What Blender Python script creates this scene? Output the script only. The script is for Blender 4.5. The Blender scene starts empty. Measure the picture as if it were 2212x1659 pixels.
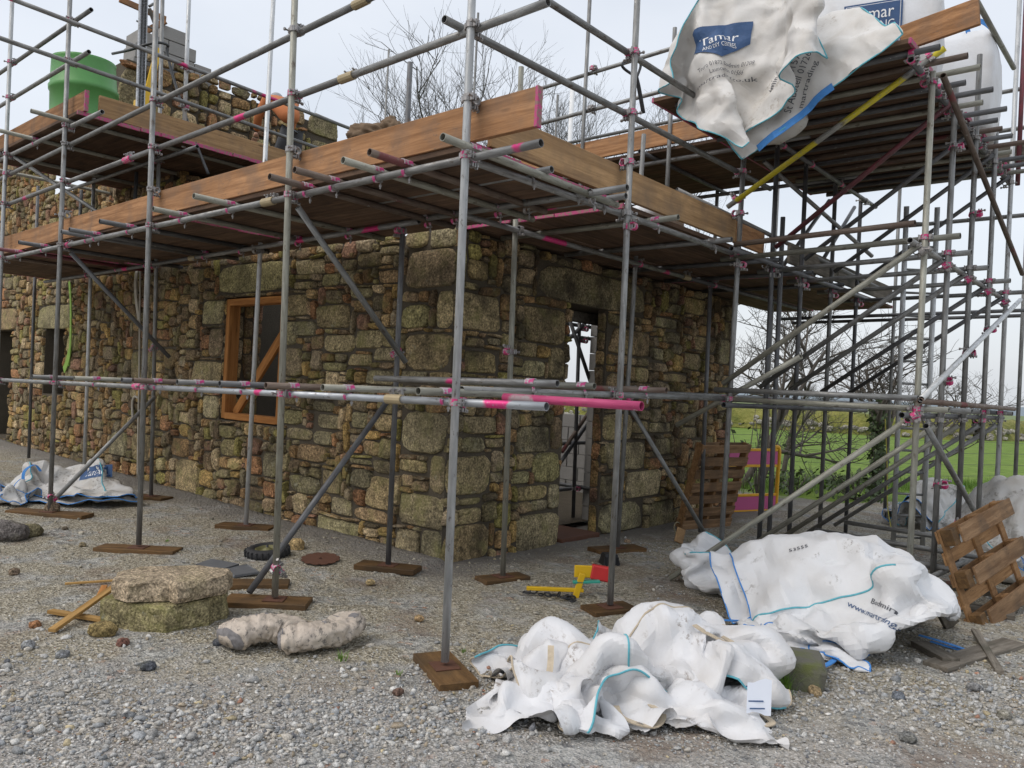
import bpy, bmesh, math, random, zlib, base64
import numpy as np
from mathutils import Matrix, Vector, Quaternion, noise as mnoise
random.seed(7); rng = np.random.default_rng(7)
S = bpy.context.scene; COL = S.collection

# ------------------------------------------------------------------ camera
F, CX, CY = 1703.0, 1106.0, 829.5            # focal length and centre for a 2212 x 1659 frame
CAM = np.array([3.35, -3.23, 1.65])
R = np.array([[0.75209836, 0.65712528, 0.05034303], [0.03381737, 0.03780746, -0.99871266], [-0.65818268, 0.75283262, 0.00621267]])
cd = bpy.data.cameras.new('camera'); cam = bpy.data.objects.new('camera', cd); COL.objects.link(cam)
cd.sensor_width = 36; cd.lens = F / 2212 * 36; cd.clip_start = 0.05; cd.clip_end = 4000
cam.matrix_world = Matrix(((R[0][0], -R[1][0], -R[2][0], CAM[0]), (R[0][1], -R[1][1], -R[2][1], CAM[1]), (R[0][2], -R[1][2], -R[2][2], CAM[2]), (0, 0, 0, 1)))
S.camera = cam
def at(x, y, ax, val):                       # the point of the plane axis=val that is seen at (x, y)
    d = R.T @ np.array([(x - CX) / F, (y - CY) / F, 1.0]); t = (val - CAM[ax]) / d[ax]
    return Vector(CAM + t * d)

# ------------------------------------------------------------------ sky, sun, exposure
W = bpy.data.worlds.new('World'); S.world = W; W.use_nodes = True
wn = W.node_tree.nodes; wl = W.node_tree.links; wn.clear()
SUN_EL, SUN_AZ = math.radians(52), math.radians(200)
sky = wn.new('ShaderNodeTexSky'); sky.sky_type = 'NISHITA'; sky.sun_disc = False; sky.sun_elevation = SUN_EL; sky.sun_rotation = SUN_AZ
sky.air_density = 1.0; sky.dust_density = 5.0
b1 = wn.new('ShaderNodeBackground'); b1.inputs[1].default_value = 0.05; wl.new(sky.outputs[0], b1.inputs[0])
tc = wn.new('ShaderNodeTexCoord'); nz = wn.new('ShaderNodeTexNoise'); nz.inputs['Scale'].default_value = 2.2; nz.inputs['Detail'].default_value = 5
mp = wn.new('ShaderNodeMapping'); mp.inputs['Scale'].default_value = (1, 1, 3.0); wl.new(tc.outputs['Generated'], mp.inputs[0]); wl.new(mp.outputs[0], nz.inputs[0])
cr = wn.new('ShaderNodeValToRGB'); cr.color_ramp.elements[0].color = (0.64, 0.672, 0.715, 1); cr.color_ramp.elements[0].position = .3
cr.color_ramp.elements[1].color = (0.77, 0.79, 0.815, 1); cr.color_ramp.elements[1].position = .72
wl.new(nz.outputs['Fac'], cr.inputs[0])
b2 = wn.new('ShaderNodeBackground'); b2.inputs[1].default_value = 0.92; wl.new(cr.outputs[0], b2.inputs[0])
ad = wn.new('ShaderNodeAddShader'); wl.new(b1.outputs[0], ad.inputs[0]); wl.new(b2.outputs[0], ad.inputs[1])
wo = wn.new('ShaderNodeOutputWorld'); wl.new(ad.outputs[0], wo.inputs[0])
ld = bpy.data.lights.new('sun', 'SUN'); ld.energy = 0.8; ld.angle = math.radians(35); ld.color = (1, .97, .93)
lo = bpy.data.objects.new('sun', ld); COL.objects.link(lo)
sd = Vector((math.sin(SUN_AZ) * math.cos(SUN_EL), math.cos(SUN_AZ) * math.cos(SUN_EL), math.sin(SUN_EL)))
lo.rotation_euler = sd.to_track_quat('Z', 'Y').to_euler()
S.view_settings.view_transform = 'Standard'; S.view_settings.look = 'None'; S.view_settings.exposure = 0.12; S.view_settings.gamma = 1
S.cycles.max_bounces = 6; S.cycles.diffuse_bounces = 3; S.cycles.glossy_bounces = 2

# ------------------------------------------------------------------ materials
MAT = {}
class NT:
    def __init__(s, name):
        s.m = bpy.data.materials.new(name); s.m.use_nodes = True; s.t = s.m.node_tree; s.t.nodes.clear()
        s.out = s.t.nodes.new('ShaderNodeOutputMaterial'); s.b = s.t.nodes.new('ShaderNodeBsdfPrincipled')
        s.t.links.new(s.b.outputs[0], s.out.inputs[0]); MAT[name] = s.m
        s.pos = s.n('ShaderNodeNewGeometry').outputs['Position']; s.obj = s.n('ShaderNodeTexCoord').outputs['Object']
        s.rnd = s.n('ShaderNodeObjectInfo').outputs['Random']
    def n(s, typ): return s.t.nodes.new(typ)
    def set(s, sock, v):
        if isinstance(v, bpy.types.NodeSocket): s.t.links.new(v, sock)
        elif isinstance(v, (tuple, list)) and len(v) == 3 and sock.type == 'RGBA': sock.default_value = (*v, 1)
        else: sock.default_value = v
    def noise(s, scale, vec=None, detail=4, rough=.55, w=None):
        n = s.n('ShaderNodeTexNoise'); n.inputs['Scale'].default_value = scale; n.inputs['Detail'].default_value = detail; n.inputs['Roughness'].default_value = rough
        s.set(n.inputs['Vector'], vec if vec is not None else s.pos); return n.outputs['Fac']
    def vor(s, scale, vec=None, out='Distance', feat='F1'):
        n = s.n('ShaderNodeTexVoronoi'); n.feature = feat; n.inputs['Scale'].default_value = scale; s.set(n.inputs['Vector'], vec if vec is not None else s.pos); return n.outputs[out]
    def ramp(s, fac, stops, interp='LINEAR'):
        n = s.n('ShaderNodeValToRGB'); e = n.color_ramp.elements; n.color_ramp.interpolation = interp
        while len(e) < len(stops): e.new(.5)
        for el, (p, c) in zip(e, stops): el.position = p; el.color = (*c, 1) if isinstance(c, (tuple, list)) else (c, c, c, 1)
        s.set(n.inputs[0], fac); return n.outputs[0]
    def mix(s, fac, a, b, mode='MIX'):
        n = s.n('ShaderNodeMix'); n.data_type = 'RGBA'; n.blend_type = mode; s.set(n.inputs[0], fac); s.set(n.inputs[6], a); s.set(n.inputs[7], b); return n.outputs[2]
    def math(s, op, a, b=0.0, c=None):
        n = s.n('ShaderNodeMath'); n.operation = op; s.set(n.inputs[0], a); s.set(n.inputs[1], b)
        if c is not None: s.set(n.inputs[2], c)
        return n.outputs[0]
    def map(s, vec, scale=(1, 1, 1), loc=(0, 0, 0), rot=(0, 0, 0)):
        n = s.n('ShaderNodeMapping'); s.set(n.inputs[0], vec); n.inputs['Scale'].default_value = scale; n.inputs['Rotation'].default_value = rot; s.set(n.inputs['Location'], loc); return n.outputs[0]
    def attr(s, name):
        n = s.n('ShaderNodeAttribute'); n.attribute_name = name; return n.outputs['Color']
    def xyz(s, v):
        n = s.n('ShaderNodeSeparateXYZ'); s.set(n.inputs[0], v); return n.outputs
    def hsv(s, col, h=.5, sat=1., v=1.):
        n = s.n('ShaderNodeHueSaturation'); s.set(n.inputs['Hue'], h); s.set(n.inputs['Saturation'], sat); s.set(n.inputs['Value'], v); s.set(n.inputs['Color'], col); return n.outputs[0]
    def bump(s, h, strength=.5, dist=.01, prev=None):
        n = s.n('ShaderNodeBump'); n.inputs['Strength'].default_value = strength; n.inputs['Distance'].default_value = dist; s.set(n.inputs['Height'], h)
        if prev is not None: s.set(n.inputs['Normal'], prev)
        return n.outputs[0]
    def done(s, col, rough=.7, metal=0., normal=None, spec=None):
        s.set(s.b.inputs['Base Color'], col); s.set(s.b.inputs['Roughness'], rough); s.set(s.b.inputs['Metallic'], metal)
        if normal is not None: s.set(s.b.inputs['Normal'], normal)
        if spec is not None: s.set(s.b.inputs['Specular IOR Level'], spec)
        return s.m

def m_tube(name, base, dark, patch=None, pf=.62, metal=.45, rough=.5):
    m = NT(name); v = m.map(m.obj, (1, 1, .12)); n1 = m.noise(60, v); n2 = m.noise(9, m.obj); r = m.rnd
    off = m.n('ShaderNodeCombineXYZ'); m.set(off.inputs[2], m.math('MULTIPLY', r, 30.)); vo = m.n('ShaderNodeVectorMath'); vo.operation = 'ADD'; m.set(vo.inputs[0], m.obj); m.set(vo.inputs[1], off.outputs[0])
    c = m.mix(m.ramp(n1, [(.35, 0.), (.7, 1.)]), base, dark); c = m.mix(m.ramp(m.noise(2.3, vo.outputs[0]), [(.45, 0.), (.72, .85)]), c, dark)
    c = m.mix(m.ramp(m.noise(26, m.map(m.obj, (1, 1, .5)), 4, .7), [(.60, 0.), (.68, .75)]), c, (.10, .075, .055)); c = m.mix(m.ramp(m.noise(15, m.map(m.obj, (1, 1, .6), loc=(4, 2, 7)), 4, .7), [(.66, 0.), (.70, .7)]), c, (.48, .47, .44))
    c = m.hsv(c, v=m.math('MULTIPLY_ADD', r, .5, .75))
    if patch: c = m.mix(m.math('MULTIPLY', m.ramp(m.noise(1.6, vo.outputs[0], 2), [(pf, 0.), (pf + .02, 1.)]), m.ramp(m.noise(40, m.obj), [(.3, .35), (.45, 1.)])), c, patch)
    return m.done(c, rough=m.ramp(n2, [(.3, rough - .12), (.7, rough + .2)]), metal=metal, normal=m.bump(m.noise(140, m.obj), .25, .002))
PINK = (.62, .045, .20)
m_tube('galv', (.31, .315, .31), (.15, .15, .145)); m_tube('galv_pink', (.30, .305, .30), (.15, .145, .14), PINK, .58)
m_tube('zinc', (.56, .575, .58), (.36, .375, .38), None, rough=.45, metal=.3); m_tube('zinc_pink', (.50, .53, .56), (.36, .38, .4), PINK, .57, rough=.38, metal=.5)
m_tube('olive', (.33, .33, .28), (.19, .185, .155), None, metal=.3); m_tube('dark_tube', (.15, .155, .16), (.075, .075, .08), None, metal=.3)
m_tube('rusty', (.20, .16, .13), (.10, .065, .05), (.16, .05, .05), .6, metal=.15, rough=.65); m_tube('yellow_tube', (.27, .27, .25), (.17, .17, .16), (.55, .47, .03), .45, metal=.2)
m_tube('pink_tube', (.46, .055, .16), (.33, .035, .11), (.36, .3, .31), .62, metal=0., rough=.55); m_tube('maroon_tube', (.22, .045, .06), (.10, .05, .055), None, metal=.1)
m_tube('zinc_steel', (.5, .51, .52), (.27, .27, .27), None, metal=.8, rough=.35)
m = NT('bore_dark'); MAT['bore_dark'] = m.done((.02, .02, .02), .9)  # near-black plug: shade inside the hollow tube put into the colour
m = NT('coupler_pink'); c = m.mix(m.ramp(m.noise(55, m.obj), [(.42, 0.), (.5, 1.)]), (.36, .36, .37), PINK); m.done(c, .5, .25, m.bump(m.noise(90, m.obj), .3, .003))
m = NT('coupler_steel'); c = m.mix(m.noise(40, m.obj), (.45, .45, .45), (.14, .12, .11)); m.done(c, .45, .6)
m = NT('putlog_pink'); c = m.mix(m.ramp(m.noise(28, m.obj), [(.46, 0.), (.56, 1.)]), (.48, .46, .48), (.6, .07, .25)); m.done(c, .5, .15)

def m_wood(name, a, b, dirt=(.06, .045, .035), df=.62, sat=1., rough=.75):
    m = NT(name); r = m.rnd
    off = m.n('ShaderNodeCombineXYZ'); m.set(off.inputs[0], m.math('MULTIPLY', r, 23.)); m.set(off.inputs[1], m.math('MULTIPLY', r, 7.)); vo = m.n('ShaderNodeVectorMath'); vo.operation = 'ADD'; m.set(vo.inputs[0], m.obj); m.set(vo.inputs[1], off.outputs[0]); o = vo.outputs[0]
    wob = m.mix(.05, o, m.n('ShaderNodeTexNoise').outputs['Color']); g = m.noise(26, m.map(wob, (.05, 1, 1)), 6, .7); g2 = m.noise(9, m.map(wob, (.06, 1, 1)), 3); kn = m.vor(2.2, m.map(o, (.55, 2.2, 2.2)))
    kk = m.ramp(kn, [(.045, 1.), (.09, 0.)])
    c = m.mix(m.ramp(g, [(.36, 0.), (.62, 1.)]), a, tuple(x * .72 for x in b)); c = m.mix(m.ramp(g2, [(.4, 0.), (.65, .45)]), c, tuple(x * .6 for x in b)); c = m.mix(m.math('MULTIPLY', kk, .9), c, tuple(x * .28 for x in a))
    c = m.mix(m.ramp(m.noise(3.2, o), [(df - .12, 0.), (df + .12, .75)]), c, dirt)
    c = m.mix(m.ramp(m.noise(75, m.map(o, (.3, 1, 1))), [(.64, 0.), (.70, .7)]), c, dirt)
    c = m.hsv(c, sat=sat, v=m.math('MULTIPLY_ADD', r, .4, .8))
    return m.done(c, min(1., rough + .12), 0, m.bump(g, .5, .006), .15)
m_wood('toe_wood', (.48, .265, .135), (.34, .175, .085), (.17, .12, .09), .58)
m_wood('toe_wood_light', (.50, .32, .165), (.38, .235, .12), (.19, .135, .09), .6)
m_wood('board_wood', (.21, .135, .09), (.13, .083, .058), (.07, .05, .04), .55)
m_wood('grey_wood', (.24, .215, .18), (.15, .13, .105), (.06, .06, .045), .6)
m_wood('new_wood', (.50, .23, .075), (.38, .16, .05), (.3, .12, .04), .8)
m_wood('pale_wood', (.58, .36, .14), (.47, .27, .09), (.3, .2, .1), .8)
m_wood('sole_wood', (.20, .115, .05), (.13, .075, .035), (.06, .045, .03), .56, rough=.5)
m_wood('pallet_wood', (.36, .23, .13), (.24, .14, .075), (.085, .065, .05), .55)
m_wood('pallet_orange', (.40, .235, .115), (.30, .165, .075), (.1, .06, .04), .64)
m = NT('board_end_pink'); c = m.mix(m.ramp(m.noise(38, m.pos), [(.42, 0.), (.56, 1.)]), (.26, .17, .14), (.48, .06, .19)); m.done(c, .7)

def m_stone(name, lich=.5, dark=.4, sp=48):
    m = NT(name); t = m.attr('tint'); n1 = m.noise(sp, None, 3, .7); n2 = m.noise(5.5, None, 5); n3 = m.noise(2.1, None, 3)
    spk = m.ramp(n1, [(.30, .22), (.44, .75), (.54, 1.05), (.68, 1.9)]); c = m.mix(1., t, spk, 'MULTIPLY'); c = m.mix(1., c, m.ramp(m.noise(13., None, 5, .7), [(.32, .5), (.5, 1.), (.68, 1.4)]), 'MULTIPLY')
    c = m.mix(m.math('MULTIPLY', m.ramp(m.noise(4.2, m.map(m.pos, loc=(9, 3, 1)), 6, .65), [(.5, 0.), (.66, 1.)]), lich), c, m.mix(m.noise(60), (.19, .18, .055), (.40, .38, .15)))
    c = m.mix(m.math('MULTIPLY', m.ramp(m.noise(7., m.map(m.pos, loc=(2, 7, 4)), 6, .7), [(.62, 0.), (.68, 1.)]), lich * .9), c, (.46, .45, .34))
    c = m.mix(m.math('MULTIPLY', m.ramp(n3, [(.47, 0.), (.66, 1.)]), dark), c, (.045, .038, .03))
    h = m.math('ADD', m.math('MULTIPLY', n1, .5), m.noise(18, None, 6, .75))
    return m.done(c, .92, 0, m.bump(h, 1., .035), .2)
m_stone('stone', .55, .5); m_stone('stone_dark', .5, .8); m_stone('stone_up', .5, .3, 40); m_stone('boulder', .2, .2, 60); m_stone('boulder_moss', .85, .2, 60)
m = NT('mortar'); c = m.mix(m.noise(4., None, 5), (.125, .105, .078), (.07, .06, .046)); c = m.mix(m.ramp(m.noise(60), [(.55, 0.), (.7, .4)]), c, (.22, .195, .155)); m.done(c, .95, 0, m.bump(m.noise(45, None, 6, .7), .8, .02), .15)
m = NT('block'); c = m.mix(m.noise(5., None, 4), (.35, .345, .33), (.25, .245, .235)); c = m.mix(m.ramp(m.noise(130), [(.5, 0.), (.7, .6)]), c, (.42, .41, .40)); m.done(c, .95, 0, m.bump(m.noise(80, None, 5, .7), .6, .01), .15)
m = NT('slate'); m.done(m.mix(m.noise(12), (.085, .09, .10), (.14, .145, .15)), .6, 0, m.bump(m.noise(30), .5, .006))
m = NT('rust_plate'); m.done(m.mix(m.noise(30, None, 6, .7), (.15, .06, .03), (.07, .035, .025)), .85, .1, m.bump(m.noise(90), .6, .004))
m = NT('concrete_moss'); c = m.mix(m.noise(6., None, 5), (.15, .145, .12), (.09, .09, .07)); c = m.mix(m.ramp(m.noise(3.4, None, 5), [(.5, 0.), (.62, .8)]), c, (.11, .13, .03)); m.done(c, .95, 0, m.bump(m.noise(60, None, 5), .7, .012))
def plain(name, col, rough=.5, metal=0., var=.15, sc=8, bump=0.):
    m = NT(name); c = m.mix(m.noise(sc, m.obj, 4), tuple(x * (1 - var) for x in col), tuple(min(1, x * (1 + var)) for x in col)); m.done(c, rough, metal, m.bump(m.noise(sc * 5, m.obj), bump, .003) if bump else None)
plain('drum_green', (.10, .31, .08), .42, 0, .12, 5); plain('black_plastic', (.018, .019, .022), .45, 0, .3); plain('rubber', (.022, .022, .024), .75, 0, .3, 12, .4)
plain('yellow_plastic', (.62, .38, .02), .45, 0, .15); plain('yellow_steel', (.68, .42, .01), .45); plain('red_plastic', (.55, .03, .03), .45); plain('teal_plastic', (.04, .33, .25), .5)
plain('pink_board', (.50, .09, .24), .5, 0, .1, 3); plain('barrier_yellow', (.72, .38, .01), .45); plain('rim_olive', (.17, .16, .07), .6, .2); plain('white_paint', (.72, .68, .58), .7, 0, .1, 20)
plain('blue_webbing', (.06, .24, .60), .75, 0, .2, 40, .5); plain('cream_webbing', (.50, .42, .31), .85, 0, .35, 30, .6); plain('paper', (.72, .76, .84), .7, 0, .05); plain('teal_thread', (.12, .42, .50), .8, 0, .2, 40)
plain('print_navy', (.035, .085, .20), .7, 0, .25, 30); plain('print_white', (.78, .79, .8), .7, 0, .05); plain('print_grey', (.19, .18, .18), .8, 0, .5, 40); plain('print_black', (.06, .065, .08), .7, 0, .4, 60); plain('rope', (.30, .26, .16), .9, 0, .3, 40); plain('rope_yellow', (.42, .38, .08), .9)
plain('cable', (.03, .033, .036), .5); plain('jacket_orange', (.50, .17, .06), .85, 0, .2, 6, .4); plain('trouser_grey', (.065, .07, .078), .9, 0, .25, 8, .4); plain('hood_grey', (.36, .38, .40), .9, 0, .15); plain('skin', (.45, .26, .18), .6); plain('hair', (.05, .035, .025), .8)
plain('canvas_brown', (.17, .115, .07), .9, 0, .35, 10, .5); plain('fence_wood', (.13, .10, .07), .9, 0, .3, 10, .5); plain('wire', (.12, .12, .12), .6, .5); plain('alu', (.55, .56, .57), .35, .85); plain('white_pole', (.75, .76, .76), .5); plain('pipe_white', (.42, .39, .33), .7, 0, .3, 9)
plain('hill_blue', (.19, .235, .27), .95, 0, .1, .01); plain('hole_dark', (.02, .02, .02), .2); plain('tile_red', (.23, .10, .07), .85, 0, .3, 9); plain('algae', (.22, .38, .06), .8, 0, .3, 12, .5)  # the near-black one stands for shade inside holes and slots
m = NT('bark'); m.done(m.mix(m.noise(20), (.075, .065, .055), (.14, .125, .105)), .9)
m = NT('bark_far'); m.done(m.mix(m.noise(3), (.12, .115, .11), (.17, .165, .155)), .9)
m = NT('leaf'); m.done(m.mix(m.noise(5), (.025, .05, .012), (.07, .105, .03)), .5)
m = NT('grass_blade'); m.done(m.mix(m.noise(1.2), (.06, .15, .012), (.16, .27, .03)), .6)
m = NT('pebble'); t = m.attr('tint'); c = m.mix(1., t, m.ramp(m.noise(150, None, 3), [(.3, .6), (.7, 1.35)]), 'MULTIPLY'); m.done(c, .85, 0, m.bump(m.noise(90), .6, .006), .3)

# woven bag cloth: white, stains of mud with shapes of their own
def m_bag(name, base, mud, mf, grime):
    m = NT(name); wv = m.math('ADD', m.math('SINE', m.math('MULTIPLY', m.xyz(m.obj)[0], 900.)), m.math('SINE', m.math('MULTIPLY', m.xyz(m.obj)[1], 900.)))
    c = m.mix(m.ramp(m.noise(3.5, m.obj, 5), [(.42, 0.), (.7, grime)]), base, (.42, .37, .30))
    st = m.math('MULTIPLY', m.ramp(m.noise(3.1, m.map(m.obj, loc=(3, 1, 8)), 3), [(mf, 0.), (mf + .08, 1.)]), m.ramp(m.noise(30, m.map(m.obj, (1, .25, 1), rot=(.3, .5, .8)), 5, .75), [(.52, 0.), (.62, .85)]))
    c = m.mix(st, c, mud)
    c = m.mix(m.ramp(m.noise(130, m.obj, 2), [(.72, 0.), (.76, .5)]), c, mud)
    bn = m.bump(m.noise(14, m.obj, 5, .7), .35, .012); bn = m.bump(m.noise(420, m.obj, 2), .12, .002, bn)
    m.done(c, .55, 0, bn, .4); m.b.inputs['Subsurface Weight'].default_value = .0
m_bag('bag_white', (.68, .685, .70), (.20, .16, .125), .57, .35); m_bag('bag_clean', (.68, .69, .705), (.24, .22, .2), .60, .25); m_bag('bag_grimy', (.54, .54, .53), (.2, .18, .155), .5, .6); m_bag('bag_top', (.66, .65, .63), (.40, .36, .31), .60, .45)
m_bag('sack_cream', (.50, .43, .36), (.09, .085, .08), .40, .8); m_bag('bag_full', (.72, .74, .77), (.3, .28, .25), .7, .3)
# ground: gravel yard that turns to grass beyond the fence line
m = NT('yard'); X, Y, Z = m.xyz(m.pos)
fine = m.vor(70, None, 'Color'); fd = m.vor(70); cs = m.vor(26, None, 'Color'); cdist = m.vor(26)
nl = m.noise(.55, None, 5); nm = m.noise(2.3, None, 5)
tan_ = m.ramp(m.xyz(fine)[0], [(0., (.15, .13, .095)), (.35, (.28, .25, .185)), (.7, (.385, .35, .275)), (1., (.54, .50, .41))])
gry = m.ramp(m.xyz(fine)[1], [(0., (.17, .16, .145)), (.4, (.33, .31, .28)), (.75, (.43, .405, .375)), (1., (.60, .58, .55))])
blu = m.ramp(m.xyz(cs)[0], [(0., (.09, .10, .115)), (.35, (.30, .305, .295)), (.7, (.42, .425, .405)), (.93, (.52, .52, .5)), (1., (.36, .19, .12))])
d0 = m.math('SUBTRACT', Y, m.math('MULTIPLY', X, .75))
near = m.math('ADD', m.math('MULTIPLY', X, .659), m.math('MULTIPLY', Y, -.753))
wx = m.math('ADD', near, m.math('MULTIPLY', m.math('SUBTRACT', nl, .5), 2.2))
ft = m.ramp(m.math('MULTIPLY_ADD', wx, .2, .5), [(.52, 1.), (.68, 0.)])
c = m.mix(ft, gry, tan_)
c = m.mix(m.ramp(nm, [(.48, 0.), (.62, .7)]), c, blu)
c = m.mix(m.ramp(m.noise(1.1, m.map(m.pos, loc=(5, 2, 0)), 6, .6), [(.53, 0.), (.66, .65)]), c, (.22, .165, .125))
c = m.mix(m.ramp(m.noise(3.5, m.map(m.pos, loc=(1, 8, 0)), 5), [(.55, 0.), (.66, .5)]), c, (.40, .385, .36))
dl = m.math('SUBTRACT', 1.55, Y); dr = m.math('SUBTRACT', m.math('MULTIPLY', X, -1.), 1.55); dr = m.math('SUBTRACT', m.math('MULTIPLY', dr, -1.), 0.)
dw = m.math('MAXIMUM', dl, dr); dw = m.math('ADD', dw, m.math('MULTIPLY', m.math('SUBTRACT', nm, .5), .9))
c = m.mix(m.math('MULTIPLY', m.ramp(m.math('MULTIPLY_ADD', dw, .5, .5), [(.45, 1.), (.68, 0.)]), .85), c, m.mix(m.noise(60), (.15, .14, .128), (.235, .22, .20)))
ydist = m.math('ADD', m.math('SUBTRACT', Y, 10.6), m.math('MULTIPLY', m.math('MAXIMUM', m.math('ADD', X, 1.2), 0.), -2.6)); ydist = m.math('ADD', ydist, m.math('MULTIPLY', m.math('SUBTRACT', nl, .5), 3.))
gmask = m.ramp(m.math('MULTIPLY_ADD', ydist, .3, .5), [(.46, 0.), (.54, 1.)])
gn = m.noise(1.5, m.map(m.pos, (1, 2.2, 1)), 6, .7); grass = m.ramp(gn, [(.28, (.06, .10, .016)), (.5, (.125, .20, .03)), (.72, (.23, .30, .065))])
grass = m.mix(m.ramp(m.noise(.35, None, 3), [(.52, 0.), (.72, .5)]), grass, (.13, .19, .03))
far = m.ramp(m.math('MULTIPLY', Y, .004), [(.34, 0.), (.42, 1.)]); grass = m.mix(far, grass, m.ramp(m.noise(.012, None, 2), [(.4, (.16, .17, .10)), (.6, (.17, .24, .09))]))
c = m.mix(gmask, c, grass)
hg = m.math('ADD', m.math('MULTIPLY', fd, .6), m.math('MULTIPLY', cdist, .8)); hh = m.mix(gmask, m.math('MULTIPLY', hg, 1.), gn)
m.done(c, .93, 0, m.bump(hh, .8, .03), .2)

# ------------------------------------------------------------------ mesh helpers
def link(name, me, parent=None, mw=None):
    o = bpy.data.objects.new(name, me); COL.objects.link(o)
    if mw is None: mw = Matrix()
    if parent is not None:
        o.parent = parent; pm = parent.get('_pm')
        base = ROOTM.get(parent.name, Matrix()); o.matrix_local = base.inverted() @ mw
        ROOTM[o.name] = mw
    else:
        o.matrix_world = mw; ROOTM[o.name] = mw.copy()
    return o
ROOTM = {}
def mesh(name, v, f, mat=None, smooth=False, tint=None):
    me = bpy.data.meshes.new(name); me.from_pydata([tuple(p) for p in v], [], f)
    if mat:
        for q in (mat if isinstance(mat, (list, tuple)) else [mat]): me.materials.append(MAT[q])
    if smooth: me.polygons.foreach_set('use_smooth', [True] * len(f))
    if tint is not None:
        a = me.color_attributes.new('tint', 'FLOAT_COLOR', 'POINT'); t = np.asarray(tint, float)
        if t.ndim == 1: t = np.tile(t, (len(v), 1))
        a.data.foreach_set('color', np.concatenate([t, np.ones((len(v), 1))], 1).ravel())
    me.update(); return me
def tag(o, label=None, cat=None, group=None, kind=None):
    if label: o['label'] = label
    if cat: o['category'] = cat
    if group: o['group'] = group
    if kind: o['kind'] = kind
    return o
def thing(name, label, cat, loc=(0, 0, 0), group=None):
    o = bpy.data.objects.new(name, None); COL.objects.link(o); o.empty_display_size = .2
    mw = Matrix.Translation(Vector(loc)); o.matrix_world = mw; ROOTM[o.name] = mw
    return tag(o, label, cat, group)
def frame(loc, xdir, ydir):                  # matrix with local X along xdir, local Y near ydir
    x = Vector(xdir).normalized(); z = x.cross(Vector(ydir)).normalized(); y = z.cross(x)
    m = Matrix.Identity(4)
    for i in range(3): m[i][0] = x[i]; m[i][1] = y[i]; m[i][2] = z[i]; m[i][3] = loc[i]
    return m
def rz(a): return Matrix.Rotation(a, 4, 'Z')
def T(*p): return Matrix.Translation(Vector(p if len(p) == 3 else p[0]))
def boxdata(sx, sy, sz, c=.003, wob=0.):
    bm = bmesh.new(); bmesh.ops.create_cube(bm, size=1)
    for v in bm.verts: v.co = Vector((v.co.x * sx, v.co.y * sy, v.co.z * sz))
    if c: bmesh.ops.bevel(bm, geom=bm.edges[:], offset=c, segments=1, affect='EDGES')
    if wob:
        for v in bm.verts: v.co += Vector((random.uniform(-1, 1), random.uniform(-1, 1), random.uniform(-1, 1))) * wob
    v = [x.co.copy() for x in bm.verts]; bm.verts.index_update(); f = [[q.index for q in p.verts] for p in bm.faces]; bm.free(); return v, f
BOXC = {}
def box(name, size, mw, mat, parent=None, c=.003, wob=0.):
    k = (tuple(round(s, 3) for s in size), mat, c)
    if wob or k not in BOXC:
        v, f = boxdata(*size, c, wob); me = mesh(name, v, f, mat); BOXC[k] = me
    return link(name, BOXC[k], parent, mw)
def board(name, p0, p1, width, thick, mat, parent=None, up=(0, 0, 1), flat=True, ends=None, sag=0.):
    # plank from p0 to p1; 'flat' lays the width sideways, otherwise it stands on edge
    p0, p1 = Vector(p0), Vector(p1); d = p1 - p0; L = d.length; side = Vector(up).cross(d).normalized()
    mw = frame((p0 + p1) / 2, d, side); sz = (L, width, thick) if flat else (L, thick, width)
    o = box(name, sz, mw, mat, parent, .003)
    if ends:
        for s in (-1, 1):
            e = box('end_band', (.022, sz[1] + .005, sz[2] + .005), mw @ T(s * (L / 2 - .0095), 0, 0), ends, o, .002)
    return o
def ring(n, r, z, ph=0.): return [(r * math.cos(ph + 2 * math.pi * i / n), r * math.sin(ph + 2 * math.pi * i / n), z) for i in range(n)]
TR = .0242
def tubedata(L, r=TR, n=14):
    v, f = [], []
    rings = [ring(n, r * .84, .05), ring(n, r * .84, .0), ring(n, r, .0), ring(n, r, L), ring(n, r * .84, L), ring(n, r * .84, L - .05)]
    for q in rings: v += q
    for k in range(5):
        for i in range(n): f.append([k * n + i, k * n + (i + 1) % n, (k + 1) * n + (i + 1) % n, (k + 1) * n + i])
    f.append(list(range(n))[::-1]); f.append([5 * n + i for i in range(n)])
    return v, f
def tube(name, p0, p1, mat='galv', parent=None, r=TR, n=14):
    p0, p1 = Vector(p0), Vector(p1); d = p1 - p0; v, f = tubedata(d.length, r, n)
    me = mesh(name, v, f, [mat, 'bore_dark']); me.polygons[-1].material_index = 1; me.polygons[-2].material_index = 1
    for p in me.polygons[n * 2:n * 3]: p.use_smooth = True
    q = d.to_track_quat('Z', 'Y'); mw = Matrix.Translation(p0) @ q.to_matrix().to_4x4()
    return link(name, me, parent, mw)
def tubepath(pts, r, n=8, closed=False, flat=1.0, taper=None):
    # swept tube through points (parallel transport); returns verts, faces
    P = [Vector(p) for p in pts]; m = len(P); v, f = [], []; prev = None
    for i, p in enumerate(P):
        t = (P[min(i + 1, m - 1)] - P[max(i - 1, 0)]).normalized()
        if prev is None: a = t.orthogonal().normalized()
        else: a = (prev - t * prev.dot(t)).normalized()
        prev = a; b = t.cross(a); rr = r if taper is None else r * taper[i]
        for k in range(n):
            g = 2 * math.pi * k / n; v.append(p + a * math.cos(g) * rr + b * math.sin(g) * rr * flat)
    for i in range(m - 1):
        for k in range(n): f.append([i * n + k, i * n + (k + 1) % n, (i + 1) * n + (k + 1) % n, (i + 1) * n + k])
    f.append(list(range(n))[::-1]); f.append([(m - 1) * n + k for k in range(n)]); return v, f
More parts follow.
